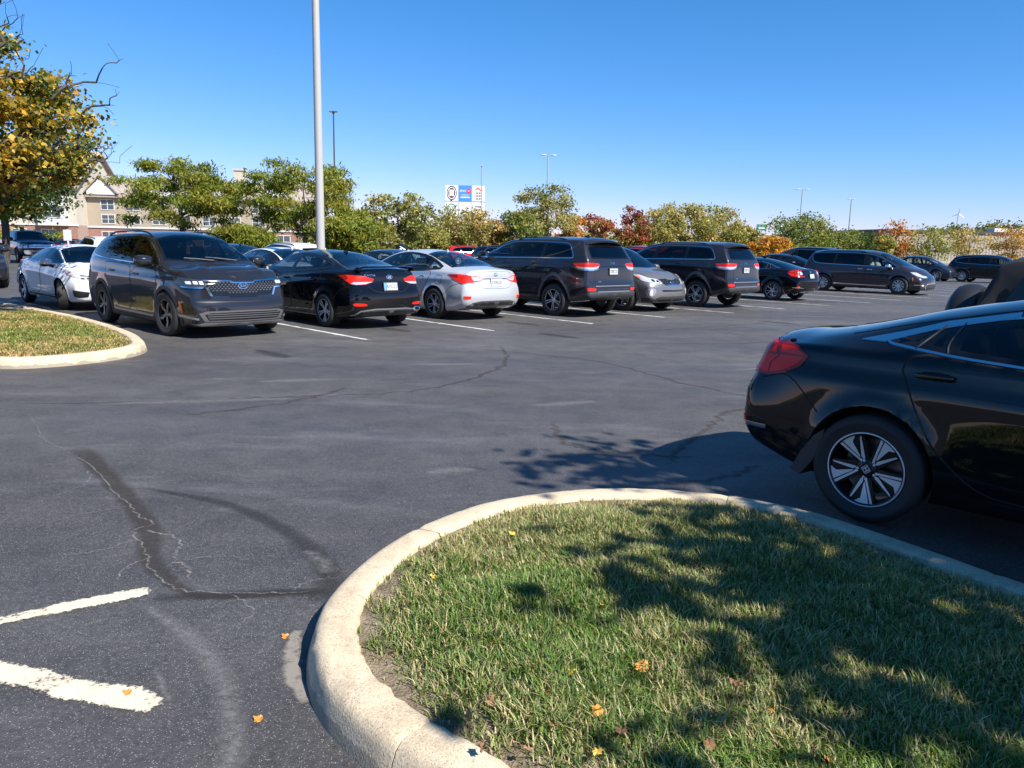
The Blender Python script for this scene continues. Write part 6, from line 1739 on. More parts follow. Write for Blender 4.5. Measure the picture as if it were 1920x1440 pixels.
def ribbon(name, pts, w, m, z, kind='structure', k=8, jit=0, seed=1, rows=5):
    """thin strip on the ground; 'edge' attribute falls to the sides so that its rim is ragged"""
    rng = np.random.default_rng(seed)
    P = smoothline(pts, k) if len(pts) > 2 else [tuple(np.array(pts[0])+(np.array(pts[1])-np.array(pts[0]))*t) for t in np.linspace(0, 1, 24)]
    n = len(P); V = []; E = []
    ws = np.interp(np.linspace(0, 1, n), np.linspace(0, 1, len(w)), w) if isinstance(w, (list, tuple)) else np.full(n, w)
    for i in range(n):
        d = np.array(P[min(i+1, n-1)])-np.array(P[max(i-1, 0)]); d /= np.linalg.norm(d)+1e-9; s_ = np.array([-d[1], d[0]])
        j = rng.normal()*jit
        for t in np.linspace(-1, 1, rows):
            q = np.array(P[i])+s_*(t*ws[i]/2+j); V.append((q[0], q[1], z))
            e = (1-abs(t))*1.0-.25
            if m in (M_LINE, M_LINEN): e = min(.10, (1-abs(t))*1.4-.28)
            ee = min(i, n-1-i)/max(1, n*.05) if m not in (M_LINE, M_LINEN) else min(2, min(i, n-1-i))
            E.append(min(e, ee*.6-.3))
    F = [(i*rows+j, i*rows+j+1, (i+1)*rows+j+1, (i+1)*rows+j) for i in range(n-1) for j in range(rows-1)]
    me = npmesh(name, V, F); a = me.attributes.new('edge', 'FLOAT', 'POINT'); a.data.foreach_set('value', np.array(E, np.float32))
    o = link(name, me, None, m); tag(o, kind=kind); return o

# base terrain, the lot and what lies beyond it
def sheet(name, pts, z, m, kind='structure'):
    me = pymesh(name, [(p[0], p[1], z) for p in pts], [tuple(range(len(pts)))])
    bm = bmesh.new(); bm.from_mesh(me); bmesh.ops.recalc_face_normals(bm, faces=bm.faces)
    if bm.faces[0].normal.z < 0: bmesh.ops.reverse_faces(bm, faces=bm.faces)
    bm.to_mesh(me); bm.free()
    o = link(name, me, None, m); tag(o, kind=kind); return o
sheet('ground', [(-900, -400), (900, -400), (900, 1600), (-900, 1600)], -.03, M_VERGE)
sheet('parking_lot', [(-70, -45), (75, -45), (75, 55), (42, 92), (-15, 66), (-70, 62)], 0, M_ASPH)
sheet('road', [(-260, 88), (-15, 92), (60, 125), (260, 215), (260, 232), (60, 140), (-15, 104), (-260, 98)], -.02, M_ROADT)

for n_ in range(0, 26):
    a, b = uv(2.74*n_, 0), uv(2.74*n_, 5.6)
    if n_ >= 0: ribbon('ground_stripe', [a, b], .105, M_LINE, .004)
    a, b = uv(2.74*n_, 6.7), uv(2.74*n_, 12.2)
    ribbon('ground_stripe', [a, b], .105, M_LINE, .004)
for n_ in range(0, 14):
    a, b = uv(2.74*n_-2.9+3.3, -7.6), uv(2.74*n_-2.9+3.3, -13)
    if n_ > 0: ribbon('ground_stripe', [a, b], .105, M_LINE, .004)
for n_ in range(-6, 10):
    ribbon('ground_stripe', [uv(2.74*n_, 19.5), uv(2.74*n_, 25)], .105, M_LINE, .004)
ribbon('ground_stripe', [(-1.60, 3.30), (-2.60, 2.66)], .125, M_LINEN, .004, seed=3)  # first of two pale cream stripes with ragged edges on the near asphalt
ribbon('ground_stripe', [(-1.14, 2.39), (-2.6, 2.79)], [.15, .155, .17, .19], M_LINEN, .0045, seed=4)

# repairs, scuffs and cracks (ground coordinates)
ribbon('crack_filler', [(-3.35, 5.75), (-2.75, 5.02), (-2.29, 4.46), (-1.97, 4.0), (-1.80, 3.65), (-1.62, 3.42), (-1.38, 3.24), (-1.05, 3.28), (-.80, 3.32)], [.20, .17, .15, .17, .14, .10, .08, .09, .06], M_SEAL, .003, seed=5, jit=.005)
ribbon('open_crack', [(-3.3, 5.6), (-2.7, 4.9), (-2.32, 4.44), (-2.12, 4.22), (-2.0, 4.10), (-2.05, 3.98), (-1.86, 3.72), (-1.72, 3.50), (-1.52, 3.30), (-1.2, 3.27), (-.85, 3.30)], .014, M_CRK, .0052, seed=6, jit=.009)
ribbon('open_crack', [(-2.02, 4.02), (-1.80, 3.92), (-1.70, 3.78), (-1.66, 3.62), (-1.57, 3.55), (-1.50, 3.40)], .02, M_CRK, .0052, seed=7, jit=.01)
ribbon('open_crack', [(-1.78, 3.66), (-1.86, 3.5), (-1.82, 3.36)], .012, M_CRK, .0052, seed=8, jit=.004)
for i_, pts in enumerate(([(-2.9, 5.1), (-2.75, 4.8), (-2.8, 4.55)], [(-2.25, 4.4), (-2.5, 4.2), (-2.62, 3.95)], [(-1.95, 3.9), (-2.1, 3.7), (-2.3, 3.62)], [(-1.25, 3.26), (-1.1, 3.1), (-1.12, 2.95)], [(-1.0, 3.3), (-.92, 3.42), (-.80, 3.45)], [(-3.3, 5.55), (-3.7, 5.9), (-4.3, 6.7)], [(-1.66, 3.6), (-1.45, 3.68), (-1.3, 3.64)])):
    ribbon('open_crack', pts, [.012, .010, .006], M_CRK, .0054, seed=80+i_, jit=.008, k=12)
ribbon('tyre_scuff', [(-2.4, 4.75), (-2.0, 4.60), (-1.68, 4.44), (-1.30, 4.12), (-.98, 3.72), (-.84, 3.42), (-.84, 3.18)], [.05, .09, .12, .14, .17, .19, .16], M_SKIDM, .0035, seed=9)
ribbon('tyre_scuff', [(-1.6, 3.20), (-1.2, 3.26), (-.85, 3.30)], [.10, .12, .10], M_SKIDM, .0036, seed=10)
ribbon('chalky_film', [(-1.62, 3.15), (-1.38, 2.96), (-1.14, 2.72), (-.98, 2.48), (-.88, 2.25), (-.82, 2.05), (-.75, 1.85)], [.05, .09, .12, .12, .11, .12, .1], M_FILM, .0034, seed=11, jit=.004)
ribbon('chalky_film', [(-.86, 3.5), (-.95, 3.66), (-1.06, 3.78)], [.08, .12, .06], M_FILM, .0042, seed=12, jit=.006)
ribbon('open_crack', [(-1.3, 2.62), (-1.22, 2.5), (-1.16, 2.42)], .03, M_FILM, .0053, seed=13, jit=.004)
ribbon('concrete_spill', [(-.855, 2.95), (-.845, 2.80), (-.79, 2.62), (-.68, 2.42)], [.05, .09, .10, .06], M_SPILL, .004, seed=14, jit=.004)
for i_, pts in enumerate(([(-4.9, 7.1), (-3.4, 7.45), (-2.3, 7.8), (-1.2, 8.2), (-.5, 9.1), (-.1, 10.6), (-.2, 12.5)],
        [(-3.0, 6.8), (-2.2, 7.55), (-1.8, 8.4)], [(.4, 6.9), (.42, 6.2), (.75, 5.9), (1.5, 5.75)], [(1.15, 5.5), (1.45, 6.2), (1.9, 7.0), (2.25, 7.6), (3.1, 7.5)],
        [(-.5, 11.9), (1.2, 10.8), (2.1, 9.1), (2.9, 8.0)], [(1.9, 5.6), (1.4, 5.2), (1.0, 5.05)], [(-.4, 13.9), (1.2, 14.4), (3.3, 15.6), (6, 17.6)], [(2.0, 13.0), (4.4, 13.6), (8, 16.4)])):
    ribbon('crack_filler', pts, [.04, .10, .06, .11, .05], M_SEALF, .003+.0002*i_, seed=20+i_, jit=.02, k=14)
for i_, pts in enumerate(([(-3.9, 7.25), (-3.0, 7.5), (-2.2, 7.7)], [(-2.9, 8.6), (-2.0, 8.9)], [(.2, 7.6), (.9, 7.9)], [(-.6, 5.2), (-.2, 5.35)], [(2.9, 10.2), (4.2, 10.9), (5.2, 11.9)], [(-1.4, 10.1), (-.4, 10.3)])):
    ribbon('chalky_film', pts, [.1, .22, .3, .22, .1], M_FILM, .0046+.0001*i_, seed=40+i_, jit=.01, k=10)

for i_, (u_, v_) in enumerate(((1.3, 1.2), (4.2, .8), (7.0, 1.6), (15.2, 2.6), (15.0, 4.3), (12.4, .9), (17.9, 1.1), (23.2, 2.4), (25.9, 3.0), (-2.0, -.6), (3.2, -1.2), (9.5, -2.0))):
    c_ = np.array(uv(u_, v_)); ribbon('oil_stain', [tuple(c_+DV*q) for q in (-.5, -.15, .2, .55)], [.15, .4, .34, .1], M_SKIDM, .0024+.0001*i_, seed=60+i_, jit=.01)

def kerb(pts, joints, hgt=.13, wid=.165, k=10, cut=.006):
    """kerb swept along the outer top edge; real gaps at the joints; inner side lies to the left of the path"""
    P = np.array(smoothline(pts, k)); n = len(P); D = np.gradient(P, axis=0); D /= np.linalg.norm(D, axis=1, keepdims=True); S_ = np.stack([-D[:, 1], D[:, 0]], 1)
    s = np.concatenate([[0], np.cumsum(np.linalg.norm(np.diff(P, axis=0), axis=1))])
    prof = [(wid, -.05), (wid, hgt-.022), (wid-.012, hgt-.005), (wid-.035, hgt), (.05, hgt), (.022, hgt-.006), (.004, hgt-.022), (-.006, hgt-.05), (-.030, 0), (-.034, -.05)]
    rng = np.random.default_rng(3)
    bounds = [0]+[j*s[-1] for j in joints]+[s[-1]]
    for a, b in zip(bounds[:-1], bounds[1:]):
        t = np.arange(a+cut/2, b-cut/2, .045); t = np.append(t, b-cut/2); V = []; F = []; m = len(prof)
        for q in t:
            c = np.array([np.interp(q, s, P[:, 0]), np.interp(q, s, P[:, 1])]); nn = np.array([np.interp(q, s, S_[:, 0]), np.interp(q, s, S_[:, 1])]); nn /= np.linalg.norm(nn)
            for (o_, z) in prof:
                w = (.0028*rng.normal()-(.012 if rng.random() < .02 and .05 < z < hgt-.004 else 0)) if 0 < z < hgt+1 else 0
                e = min(1, (q-a-cut/2)/.02, (b-cut/2-q)/.02); dz = -.006*(1-e) if z > .05 else 0
                p = c+nn*(o_+w); V.append((p[0], p[1], z+w*.7+dz))
        for i in range(len(t)-1):
            for j in range(m-1): F.append((i*m+j, i*m+j+1, (i+1)*m+j+1, (i+1)*m+j))
        F += [tuple(range(m)), tuple(range(len(V)-1, len(V)-m-1, -1))]
        mb = MB(); mb.add(V, F); o = mb.build('kerb', M_KERB, None, smooth=True, sharp=55); tag(o, kind='structure')
    return P, S_

# near island (the path runs so that the island lies to its left when walked clockwise seen from above -> reversed list)
ISL = [(5.6, -.08), (4.6, .96), (3.6, 2.0), (2.62, 3.02), (2.35, 3.32), (2.10, 3.72), (1.80, 4.16), (1.45, 4.44), (1.05, 4.57), (.62, 4.585), (.22, 4.47), (-.15, 4.25), (-.46, 3.88), (-.66, 3.45), (-.755, 3.0), (-.72, 2.66), (-.60, 2.36), (-.38, 2.10), (-.10, 1.86), (.6, 1.13), (1.6, .09), (2.6, -.95), (3.4, -1.78)]
KP, KS = kerb(ISL, [.155, .26, .40, .535, .66, .80], hgt=.13)
INN = KP+KS*.163
# left island: its kerb path runs the same way round (island on the left of the path)
LIS = [(-16, 18.6), (-11.5, 13.7), (-9.0, 11.15), (-7.6, 9.85), (-6.75, 9.25), (-6.05, 9.12), (-5.62, 9.36), (-5.32, 9.78), (-5.16, 10.25), (-5.22, 10.8), (-5.55, 11.4), (-5.95, 11.98), (-6.85, 13.05), (-8.17, 14.40), (-9.96, 15.95), (-12.4, 18.1), (-14.4, 20.0)]
LP, LS = kerb(LIS, [.28, .40, .55, .7], hgt=.13, wid=.17)
LIN = LP+LS*.165

def island_soil(name, inner, zb, dome, res=.12):
    poly = [tuple(p) for p in inner]; poly = resample(poly, .25)
    xs = [p[0] for p in poly]; ys = [p[1] for p in poly]
    G = np.array([(x, y) for x in np.arange(min(xs), max(xs), res) for y in np.arange(min(ys), max(ys), res)])
    G = G[inpoly(poly if area(poly) > 0 else poly[::-1], G)]
    P = [Vector(p) for p in poly]+[Vector(p) for p in G]; n0 = len(poly)
    idx = list(range(n0)) if area(poly) > 0 else list(range(n0))[::-1]
    v2, e2, f2, *_ = delaunay_2d_cdt(P, [(i, (i+1) % n0) for i in range(n0)], [idx], 1, 1e-5)
    A = np.array([tuple(v) for v in v2]); B = np.array(poly)
    z = soil_z(A, B, zb, dome)
    me = pymesh(name, [(a[0], a[1], zz) for a, zz in zip(A, z)], [tuple(f) for f in f2])
    bm = bmesh.new(); bm.from_mesh(me)
    for f in bm.faces:
        if f.normal.z < 0: f.normal_flip()
    bm.to_mesh(me); bm.free(); me.shade_smooth()
    o = link(name, me, None, M_SOIL); tag(o, kind='structure'); return o
def edge_dist(A, B):
    d = np.full(len(A), 9.)
    for i in range(len(B)):
        a, b = B[i], B[(i+1) % len(B)]; ab = b-a
        t = np.clip(((A-a)@ab)/(ab@ab+1e-9), 0, 1); d = np.minimum(d, np.linalg.norm(A-(a+t[:, None]*ab), axis=1))
    return d
def soil_z(A, B, zb, dome):
    d = edge_dist(A, B)
    return zb+dome*np.clip(d/.9, 0, 1)**.7+.012*np.sin(A[:, 0]*7+A[:, 1]*3)*np.clip(d/.3, 0, 1)+.01*np.sin(A[:, 1]*9-A[:, 0]*4)*np.clip(d/.3, 0, 1)
island_soil('island_soil', INN, .10, .05)
island_soil('island_soil', LIN, .10, .06, .3)

def vnoise(A, s, seed):
    """cheap smooth value noise in 2-D"""
    r = np.random.default_rng(seed); T = r.random((64, 64)); x = A[:, 0]*s+100; y = A[:, 1]*s+100
    i, j = np.floor(x).astype(int), np.floor(y).astype(int); u, v = x-i, y-j; u = u*u*(3-2*u); v = v*v*(3-2*v)
    t = lambda a, b: T[a % 64, b % 64]
    return t(i, j)*(1-u)*(1-v)+t(i+1, j)*u*(1-v)+t(i, j+1)*(1-u)*v+t(i+1, j+1)*u*v

def mound(name, cx, cy, r, h, z, m):
    mb = MB(); rng = np.random.default_rng(5); V = []; F = []; n, k = 40, 9
    for i in range(k+1):
        for j in range(n):
            t = 2*math.pi*j/n; q = r*i/k*(1+.08*math.sin(3*t+1)); V.append((cx+q*math.cos(t), cy+q*math.sin(t), z+h*(.5+.5*math.cos(math.pi*i/k))+rng.normal()*.008-(.05 if i == k else 0)))
    for i in range(k):
        for j in range(n): F.append((i*n+j, i*n+(j+1) % n, (i+1)*n+(j+1) % n, (i+1)*n+j))
    mb.add(V, F); o = mb.build(name, m, None, smooth=True); tag(o, kind='structure'); return o
mound('mulch_bed', -10.2, 14.2, 1.05, .16, .12, noisy('mulch', [(.04, .028, .02), (.09, .06, .045), (.14, .10, .075)], 20, .95, 9, 1, 60, .03))
# ------------------------------------------------------------------ lawn, leaves
def near_sampler(poly, zb, dome, box, bare_amt, clump):
    B = np.array(resample([tuple(p) for p in poly], .2)); PL = [tuple(p) for p in B]
    def f(n, rng):
        A = np.stack([rng.uniform(box[0], box[1], n), rng.uniform(box[2], box[3], n)], 1)
        A = A[inpoly(PL, A)]; d = edge_dist(A, B)
        c = vnoise(A, 6.5, 1)*.55+vnoise(A, 14, 2)*.45; big = vnoise(A, 1.3, 3)
        left = np.clip((.55-A[:, 0])/1.1, 0, 1) if bare_amt else 0
        cover = np.clip(d/.22, 0, 1)*.75+.25*np.clip(d/.6, 0, 1)+.25-(.26*left*(1-np.clip(d/.75, 0, 1)))-.16*(big < .33)
        keep = rng.random(len(A)) < np.clip(cover+(c-.5)*clump, 0.01, 1)
        A, d, c, big = A[keep], d[keep], c[keep], big[keep]
        dens = np.clip(.45+c*.8, .3, 1.15)*np.clip(.55+d/.35, .5, 1)
        return np.column_stack([A, soil_z(A, B, zb, dome), c, big, d]), dens
    return f
def lawn_col(P, rng):
    n = len(P); g = np.array([(.105, .19, .028), (.15, .23, .042), (.075, .15, .025), (.19, .26, .06), (.12, .205, .065)])[rng.integers(5, size=n)]
    dry = np.array([(.42, .36, .17), (.34, .29, .13), (.50, .43, .24)])[rng.integers(3, size=n)]
    pd = np.clip(.16+.35*(P[:, 4] < .4)+.35*(1-np.clip(P[:, 5]/.5, 0, 1)), 0, .75)
    m = rng.random(n) < pd; g[m] = dry[m]
    return g*rng.uniform(.7, 1.3, (n, 1))
rng0 = np.random.default_rng(11)
tag(link('lawn_grass', grass_mesh('lawn_grass', near_sampler(INN, .10, .05, (-.8, 3.7, 1.2, 4.7), 1, 1.1), 330000, rng0, (.026, .068), .0023, lawn_col), None), kind='stuff')
tag(link('lawn_grass', grass_mesh('lawn_grass', near_sampler(LIN, .10, .06, (-9.5, -5.0, 9.0, 15.5), 0, .8), 130000, rng0, (.025, .055), .0045, lambda P, r: lawn_col(P, r)*np.array([1.25, 1.0, .9])), None), kind='stuff')

# dry leaves on the lawn: each one an object
LEAFC = [mat('dry_leaf_tan', (.36, .20, .09), .7), mat('dry_leaf_orange', (.50, .22, .04), .6), mat('dry_leaf_brown', (.20, .09, .045), .75), mat('dry_leaf_yellow', (.55, .34, .05), .6)]
def dry_leaf_mesh(rng):
    s = rng.uniform(.7, 1.2); pts = [(0, -.028), (.012, -.02), (.026, -.006), (.018, .004), (.024, .018), (.010, .02), (0, .038), (-.010, .02), (-.024, .016), (-.017, .002), (-.026, -.008), (-.012, -.02)]
    V = [(0, 0, .004)]+[(x*s, y*s, .010*s*math.sin(x*90+rng.uniform(-1, 1))+rng.uniform(.0, .012)) for x, y in pts]+[(.002, -.055*s, .002), (-.001, -.055*s, .002)]
    F = [(0, i, i % 12+1) for i in range(1, 13)]+[(1, 13, 14)]
    return pymesh('fallen_leaf', V, F)
LM = [dry_leaf_mesh(rng0) for _ in range(5)]
spots = [(1480, 1225), (1300, 1360), (1165, 1370), (1120, 1330), (1040, 1355), (1075, 1260), (935, 1305), (880, 1340), (920, 1310), (1030, 1300), (1330, 1395), (1445, 1330), (1690, 1350), (1715, 1380), (1660, 1320), (1790, 1395), (1270, 1425), (1900, 1330), (1010, 1180), (925, 1205), (850, 1130), (810, 1080), (760, 1130), (1290, 1150), (880, 985), (960, 1000), (1240, 985), (1600, 1140), (1410, 1190), (1130, 1135), (1380, 1280), (1555, 1420), (990, 1405), (1120, 1410), (900, 1400), (1205, 1250)]
def pix_ground(x, y, z):
    du, dv = x-960, y-720; cr, sr = math.cos(ROLL), math.sin(ROLL); u = du*cr+dv*sr; v = -du*sr+dv*cr; f_ = 1441.98
    a = (u/f_, 1, -v/f_); c, s = math.cos(PITCH), math.sin(PITCH); d = (a[0], a[1]*c+a[2]*s, -a[1]*s+a[2]*c); t = (z-CAM_H)/d[2]
    return d[0]*t, d[1]*t
for i, (x, y) in enumerate(spots):
    gx, gy = pix_ground(x, y, .165)
    o = bpy.data.objects.new('fallen_leaf', LM[i % 5].copy()); COL.objects.link(o); o.data.materials.append(LEAFC[i*7 % 4])
    o.location = (gx, gy, .155+.012*rng0.random()); o.rotation_euler = (rng0.normal()*.35, rng0.normal()*.35, rng0.uniform(0, 6.28)); k = rng0.uniform(.5, .85); o.scale = (k, k, k)
    tag(o, 'curled dry leaf lying on the grass inside the near kerb', 'leaf', 'dry leaves on the near lawn')
for (x, y) in ((240, 1300), (655, 1360), (485, 1350), (535, 1195)):
    gx, gy = pix_ground(x, y, .004)
    o = bpy.data.objects.new('fallen_leaf', LM[x % 5].copy()); COL.objects.link(o); o.data.materials.append(LEAFC[1]); o.location = (gx, gy, .006); o.rotation_euler = (0, 0, x); o.scale = (.55,)*3
    tag(o, 'small orange leaf lying on the asphalt left of the near kerb', 'leaf', 'leaves on the asphalt')

# ------------------------------------------------------------------ cars
def place(contact, side, axle, heading, wb, halfw):
    h = R(heading); fv = Vector((math.cos(h), math.sin(h), 0)); lv = Vector((-math.sin(h), math.cos(h), 0))
    p = Vector((contact[0], contact[1], 0))
    return p-lv*(halfw if side == 'L' else -halfw)-fv*(axle*wb/2)
P_BLK = paint('paint_black', (.0035, .0035, .005), dirt=.03); P_CHAR = paint('paint_charcoal', (.024, .026, .033), .5, .28, dirt=.02); P_SIL = paint('paint_silver', (.58, .595, .62), .45, .32, dirt=.1)
P_GRAN = paint('paint_granite', (.030, .030, .038), .5, .28, dirt=.06); P_TI = paint('paint_titanium', (.20, .195, .195), .6, .32, dirt=.1); P_WHT = paint('paint_white', (.66, .67, .68), 0, .3, dirt=.15)
P_VAN = paint('paint_slate', (.036, .034, .043), .5, .28, dirt=.06); P_BLUE = paint('paint_navy', (.006, .012, .05), .3, .3, dirt=.05); P_RED = paint('paint_red', (.42, .012, .015), .1, .3); P_SLB = paint('paint_bluegrey', (.02, .028, .05), .45, .3, dirt=.05)

c = civic('black_saloon_car', P_BLK, place((2.10, 4.40), 'R', -1, HO, 2.78, .885), R(HO))
tag(c.root, 'glossy black saloon car parked beside the near kerb, cut off by the right edge', 'car', 'cars parked in the lot')
c = sorento('sport_utility_car', P_CHAR, place((-5.73, 12.64), 'R', 1, -43.3, 2.815, .93), R(-43.3))
tag(c.root, 'dark grey sport utility car parked nose out beside the left kerb', 'car', 'cars parked in the lot')
c = elantra('black_saloon_car', P_BLK, place((-3.59, 14.56), 'L', -1, HI, 2.70, .87), R(HI))
tag(c.root, 'black saloon car with a boot spoiler and white plate, under the tall pale pole', 'car', 'cars parked in the lot')
c = sonata('silver_saloon_car', P_SIL, place((-1.74, 16.74), 'L', -1, HI, 2.795, .90), R(HI))
tag(c.root, 'silver saloon car parked tail out between a black saloon and a dark utility car', 'car', 'cars parked in the lot')
SON = c
c = grand('off_road_car', P_GRAN, place((.91, 18.1), 'L', -1, HI, 2.93, .95), R(HI))
tag(c.root, 'dark grey off-road car parked tail out next to the silver saloon', 'car', 'cars parked in the lot')
JEEP = c
r2 = copy_tree(c.root); r2.location = place((5.15, 22.01), 'L', -1, HI, 2.93, .95)
for ch in list(r2.children):
    if ch.name.startswith('antenna_fin'): bpy.data.objects.remove(ch)
tag(r2, 'dark grey off-road car parked tail out right of the grey nose-out utility car', 'car', 'cars parked in the lot')
c = oldsorento('sport_utility_car', P_TI, place((2.82, 20.07), 'R', 1, HO, 2.70, .92), R(HO))
tag(c.root, 'light grey sport utility car parked nose out between two dark off-road cars', 'car', 'cars parked in the lot')
c = civic('black_saloon_car', P_BLK, place((8.62, 25.91), 'L', -1, HI, 2.78, .885), R(HI), style='aero', view='far')
tag(c.root, 'small black saloon car with bright tail lamps, tail out in front of the people carrier', 'car', 'cars parked in the lot')
c = minivan('people_carrier', P_VAN, place((15.53, 31.39), 'R', 1, -44.0, 3.09, .99), R(-44.0))
tag(c.root, 'dark grey people carrier with chrome window line, nose to the right', 'van', 'cars parked in the lot')
c = civic('white_saloon_car', P_WHT, place((-9.92, 16.83), 'R', 1, -44.0, 2.78, .885), R(-44.0), style='five', view='near', steer=-22)
tag(c.root, 'white saloon car mottled with tree shade behind the dark grey utility car', 'car', 'cars parked in the lot')
c = crossover('sport_utility_car', P_BLK, place((28.28, 49.23), 'R', -1, HO, 2.93, .95), R(HO))
tag(c.root, 'black sport utility car with bright window trim, farthest right beyond the empty stalls', 'car', 'cars parked in the lot')
CRX = c
c = softtop('soft_top_car', P_BLK, (5.5, 6.25, 0), R(HO))
tag(c.root, 'black soft-top off-road car with a covered spare wheel, behind the nearest black saloon', 'car', 'cars parked in the lot')
c = pickup('pickup_truck', P_BLUE, place((-29.8, 46.6), 'R', 1, -46, 3.68, .98), R(-46))
tag(c.root, 'dark blue pickup truck facing right below the autumn tree', 'truck', 'cars parked in the lot')

def recolour(root, old, new):
    for o in [root]+list(root.children_recursive):
        if o.type != 'MESH': continue
        for s in o.material_slots:
            if s.material == old: s.link = 'OBJECT'; s.material = new
def clone(src, old, new, loc, head, label, k=(1, 1, 1), cat='car', name=None):
    r = copy_tree(src.root); r.location = (*loc, 0); r.rotation_euler = (0, 0, R(head)); r.scale = k
    if name: r.name = name
    recolour(r, old, new); tag(r, label, cat, 'cars parked in the lot'); return r
SN = lambda col, loc, h, lab, k=(1, 1, 1), nm='saloon_car': clone(SON, P_SIL, col, loc, h, lab, k, name=nm)
CX = lambda col, loc, h, lab, k=(1, 1, 1), nm='sport_utility_car': clone(CRX, P_BLK, col, loc, h, lab, k, name=nm)
SN(P_WHT, (-6.3, 20.75), HI, 'white saloon car seen through the gap between the grey utility car and black saloon', (1, 1, .97))
SN(P_BLK, (-9.9, 27.2), HI, 'dark saloon roof just behind the grey utility car windscreen', (1, 1, 1))
CX(P_WHT, (-8.9, 30.5), HI, 'white crossover roof left of the tall pale pole foot', (.95, .95, .91))
SN(P_BLK, (-3.55, 22.4), HI, 'black saloon roof showing between the black and silver saloons', (1, 1, .97))
CX(P_WHT, (-9.7, 63), -20, 'white sport utility car half hidden by the small trees left of centre', (1, 1, 1.0))
CX(P_RED, (-3.6, 64), 20, 'red car under the tan trees, above the silver saloon roof', (.9, .9, .92))
CX(P_RED, (-1.9, 66), -30, 'red car under the tan trees, just left of the dark off-road car', (.9, .9, .9))
CX(P_BLK, (-1.0, 60), 30, 'black sport utility car far off beyond the silver saloon roof', (.95, .95, .95))
CX(P_RED, (5.15, 33.2), HI, 'red sport utility car peeking out behind the light grey utility car', (1, 1, 1.0))
SN(P_BLK, (13.1, 38.8), HI, 'dark saloon roof rising behind the small black saloon', (1, 1, 1.03))
CX(P_SLB, (14.9, 40.4), HI, 'blue grey full-size utility car behind the people carrier tail', (1.02, 1.02, 1.10))
SN(P_SLB, (26.4, 51.0), HO, 'dark blue saloon car nosing out beyond the people carrier bonnet', (1, 1, 1.06))
CX(P_CHAR, (-17.4, 24.3), HO, 'grey sport utility car cut off by the left edge of the picture', (1, 1, 1))
SN(P_RED, (-34.2, 60), -30, 'red saloon car in front of the brick hotel wall', (1, 1, 1))
CX(P_WHT, (-21.9, 41), HI, 'white sport utility car beyond the white saloon roof', (1, 1, .95))
CX(P_RED, (-31.0, 62), 10, 'red sport utility car beyond the white utility car at the hotel', (1, 1, 1))
CX(P_BLK, (-29.6, 43.0), -60, 'black off-road car behind the white sign at the left edge', (1, 1, .95))

# ------------------------------------------------------------------ poles, lamps, signs
M_POLE = mat('pole_paint', (.37, .37, .355), .45); M_GALV = mat('galvanised', (.42, .43, .44), .5, .6); M_BRONZ = mat('bronze_paint', (.05, .045, .04), .5)
M_CONC = noisy('pier_concrete', [(.35, .33, .30), (.45, .43, .40)], 3)
LENS = mat('lamp_glass', (.55, .56, .55), .2, 0, .5)
def light_pole(name, loc, H, r0, r1, heads, m, label, group=None, square=False, arm=.9, head=(.62, .30, .12), rot=0, pier=.75):
    o = empty(name, loc); b = MB()
    n = 4 if square else 20
    b.lathe([(r0, .0), (r0, .02), ((r0+r1)/2, H*.5), (r1, H)], n, 0); b.lathe([(0, H), (r1, H)], n, 0)
    ob = b.build('pole', m, o, smooth=not square, sharp=40)
    p = MB(); p.lathe([(0, pier), (r0*1.9, pier), (r0*2.1, pier-.04), (r0*2.1, -.1)], 24); p.build('base', M_CONC, o, smooth=True, sharp=40)
    ob.location = (0, 0, pier-.02)
    for a in heads:
        c, s = math.cos(R(a+rot)), math.sin(R(a+rot)); z = H+pier-.12
        A = MB(); A.tube([(c*r1*.5, s*r1*.5, z), (c*arm*.6, s*arm*.6, z+.09), (c*arm, s*arm, z+.12)], [.045, .04, .035], 8); A.build('arm', m, o, smooth=True)
        hd = MB(); M = Matrix.Translation((c*(arm+head[0]*.45), s*(arm+head[0]*.45), z+.12)) @ Matrix.Rotation(R(a+rot), 4, 'Z')
        hd.rbox((0, 0, 0), head, .03); hd.V = [tuple(M @ Vector(v)) for v in hd.V]; h = hd.build('lamp_head', m, o, smooth=True, sharp=40)
        g = MB(); g.box(-head[0]*.4, head[0]*.4, -head[1]*.4, head[1]*.4, -head[2]/2-.012, -head[2]/2-.001); g.V = [tuple(M @ Vector(v)) for v in g.V]; g.build('lamp_lens', LENS, h)
    tag(o, label, 'lamp post', group); return o
light_pole('lamp_post', (-4.68, 18.8, 0), 9.4, .105, .07, [42, 222], M_POLE, 'tall pale grey lamp post rising behind the black saloon, its top out of view')
light_pole('lamp_post', (-14.0, 61, 0), 10.6, .075, .05, [0, 72, 144, 216, 288], M_BRONZ, 'thin dark lamp post with a ring of lamps above the honey locust', arm=.10, head=(.22, .15, .09))
light_pole('lamp_post', (-4.4, 100, 0), 10.7, .10, .07, [90, 270], M_GALV, 'slim steel lamp post beside the panel sign', 'steel lamp posts beyond the lot', arm=.2, head=(.35, .2, .1))
light_pole('lamp_post', (3.4, 87, 0), 10.75, .10, .06, [10, 190], M_GALV, 'twin-arm steel lamp post above the tallest tan tree', 'steel lamp posts beyond the lot', arm=.30, head=(.62, .24, .09))
light_pole('lamp_post', (44.8, 124, 0), 10.65, .13, .08, [0, 180], M_GALV, 'twin-arm steel lamp post above the rounded green tree', 'steel lamp posts beyond the lot', arm=.40, head=(.75, .26, .10))
light_pole('lamp_post', (59.4, 140, 0), 10.45, .15, .10, [0, 180], M_GALV, 'twin-arm steel lamp post standing clear left of the low building', 'steel lamp posts beyond the lot', arm=.22, head=(.5, .24, .10))
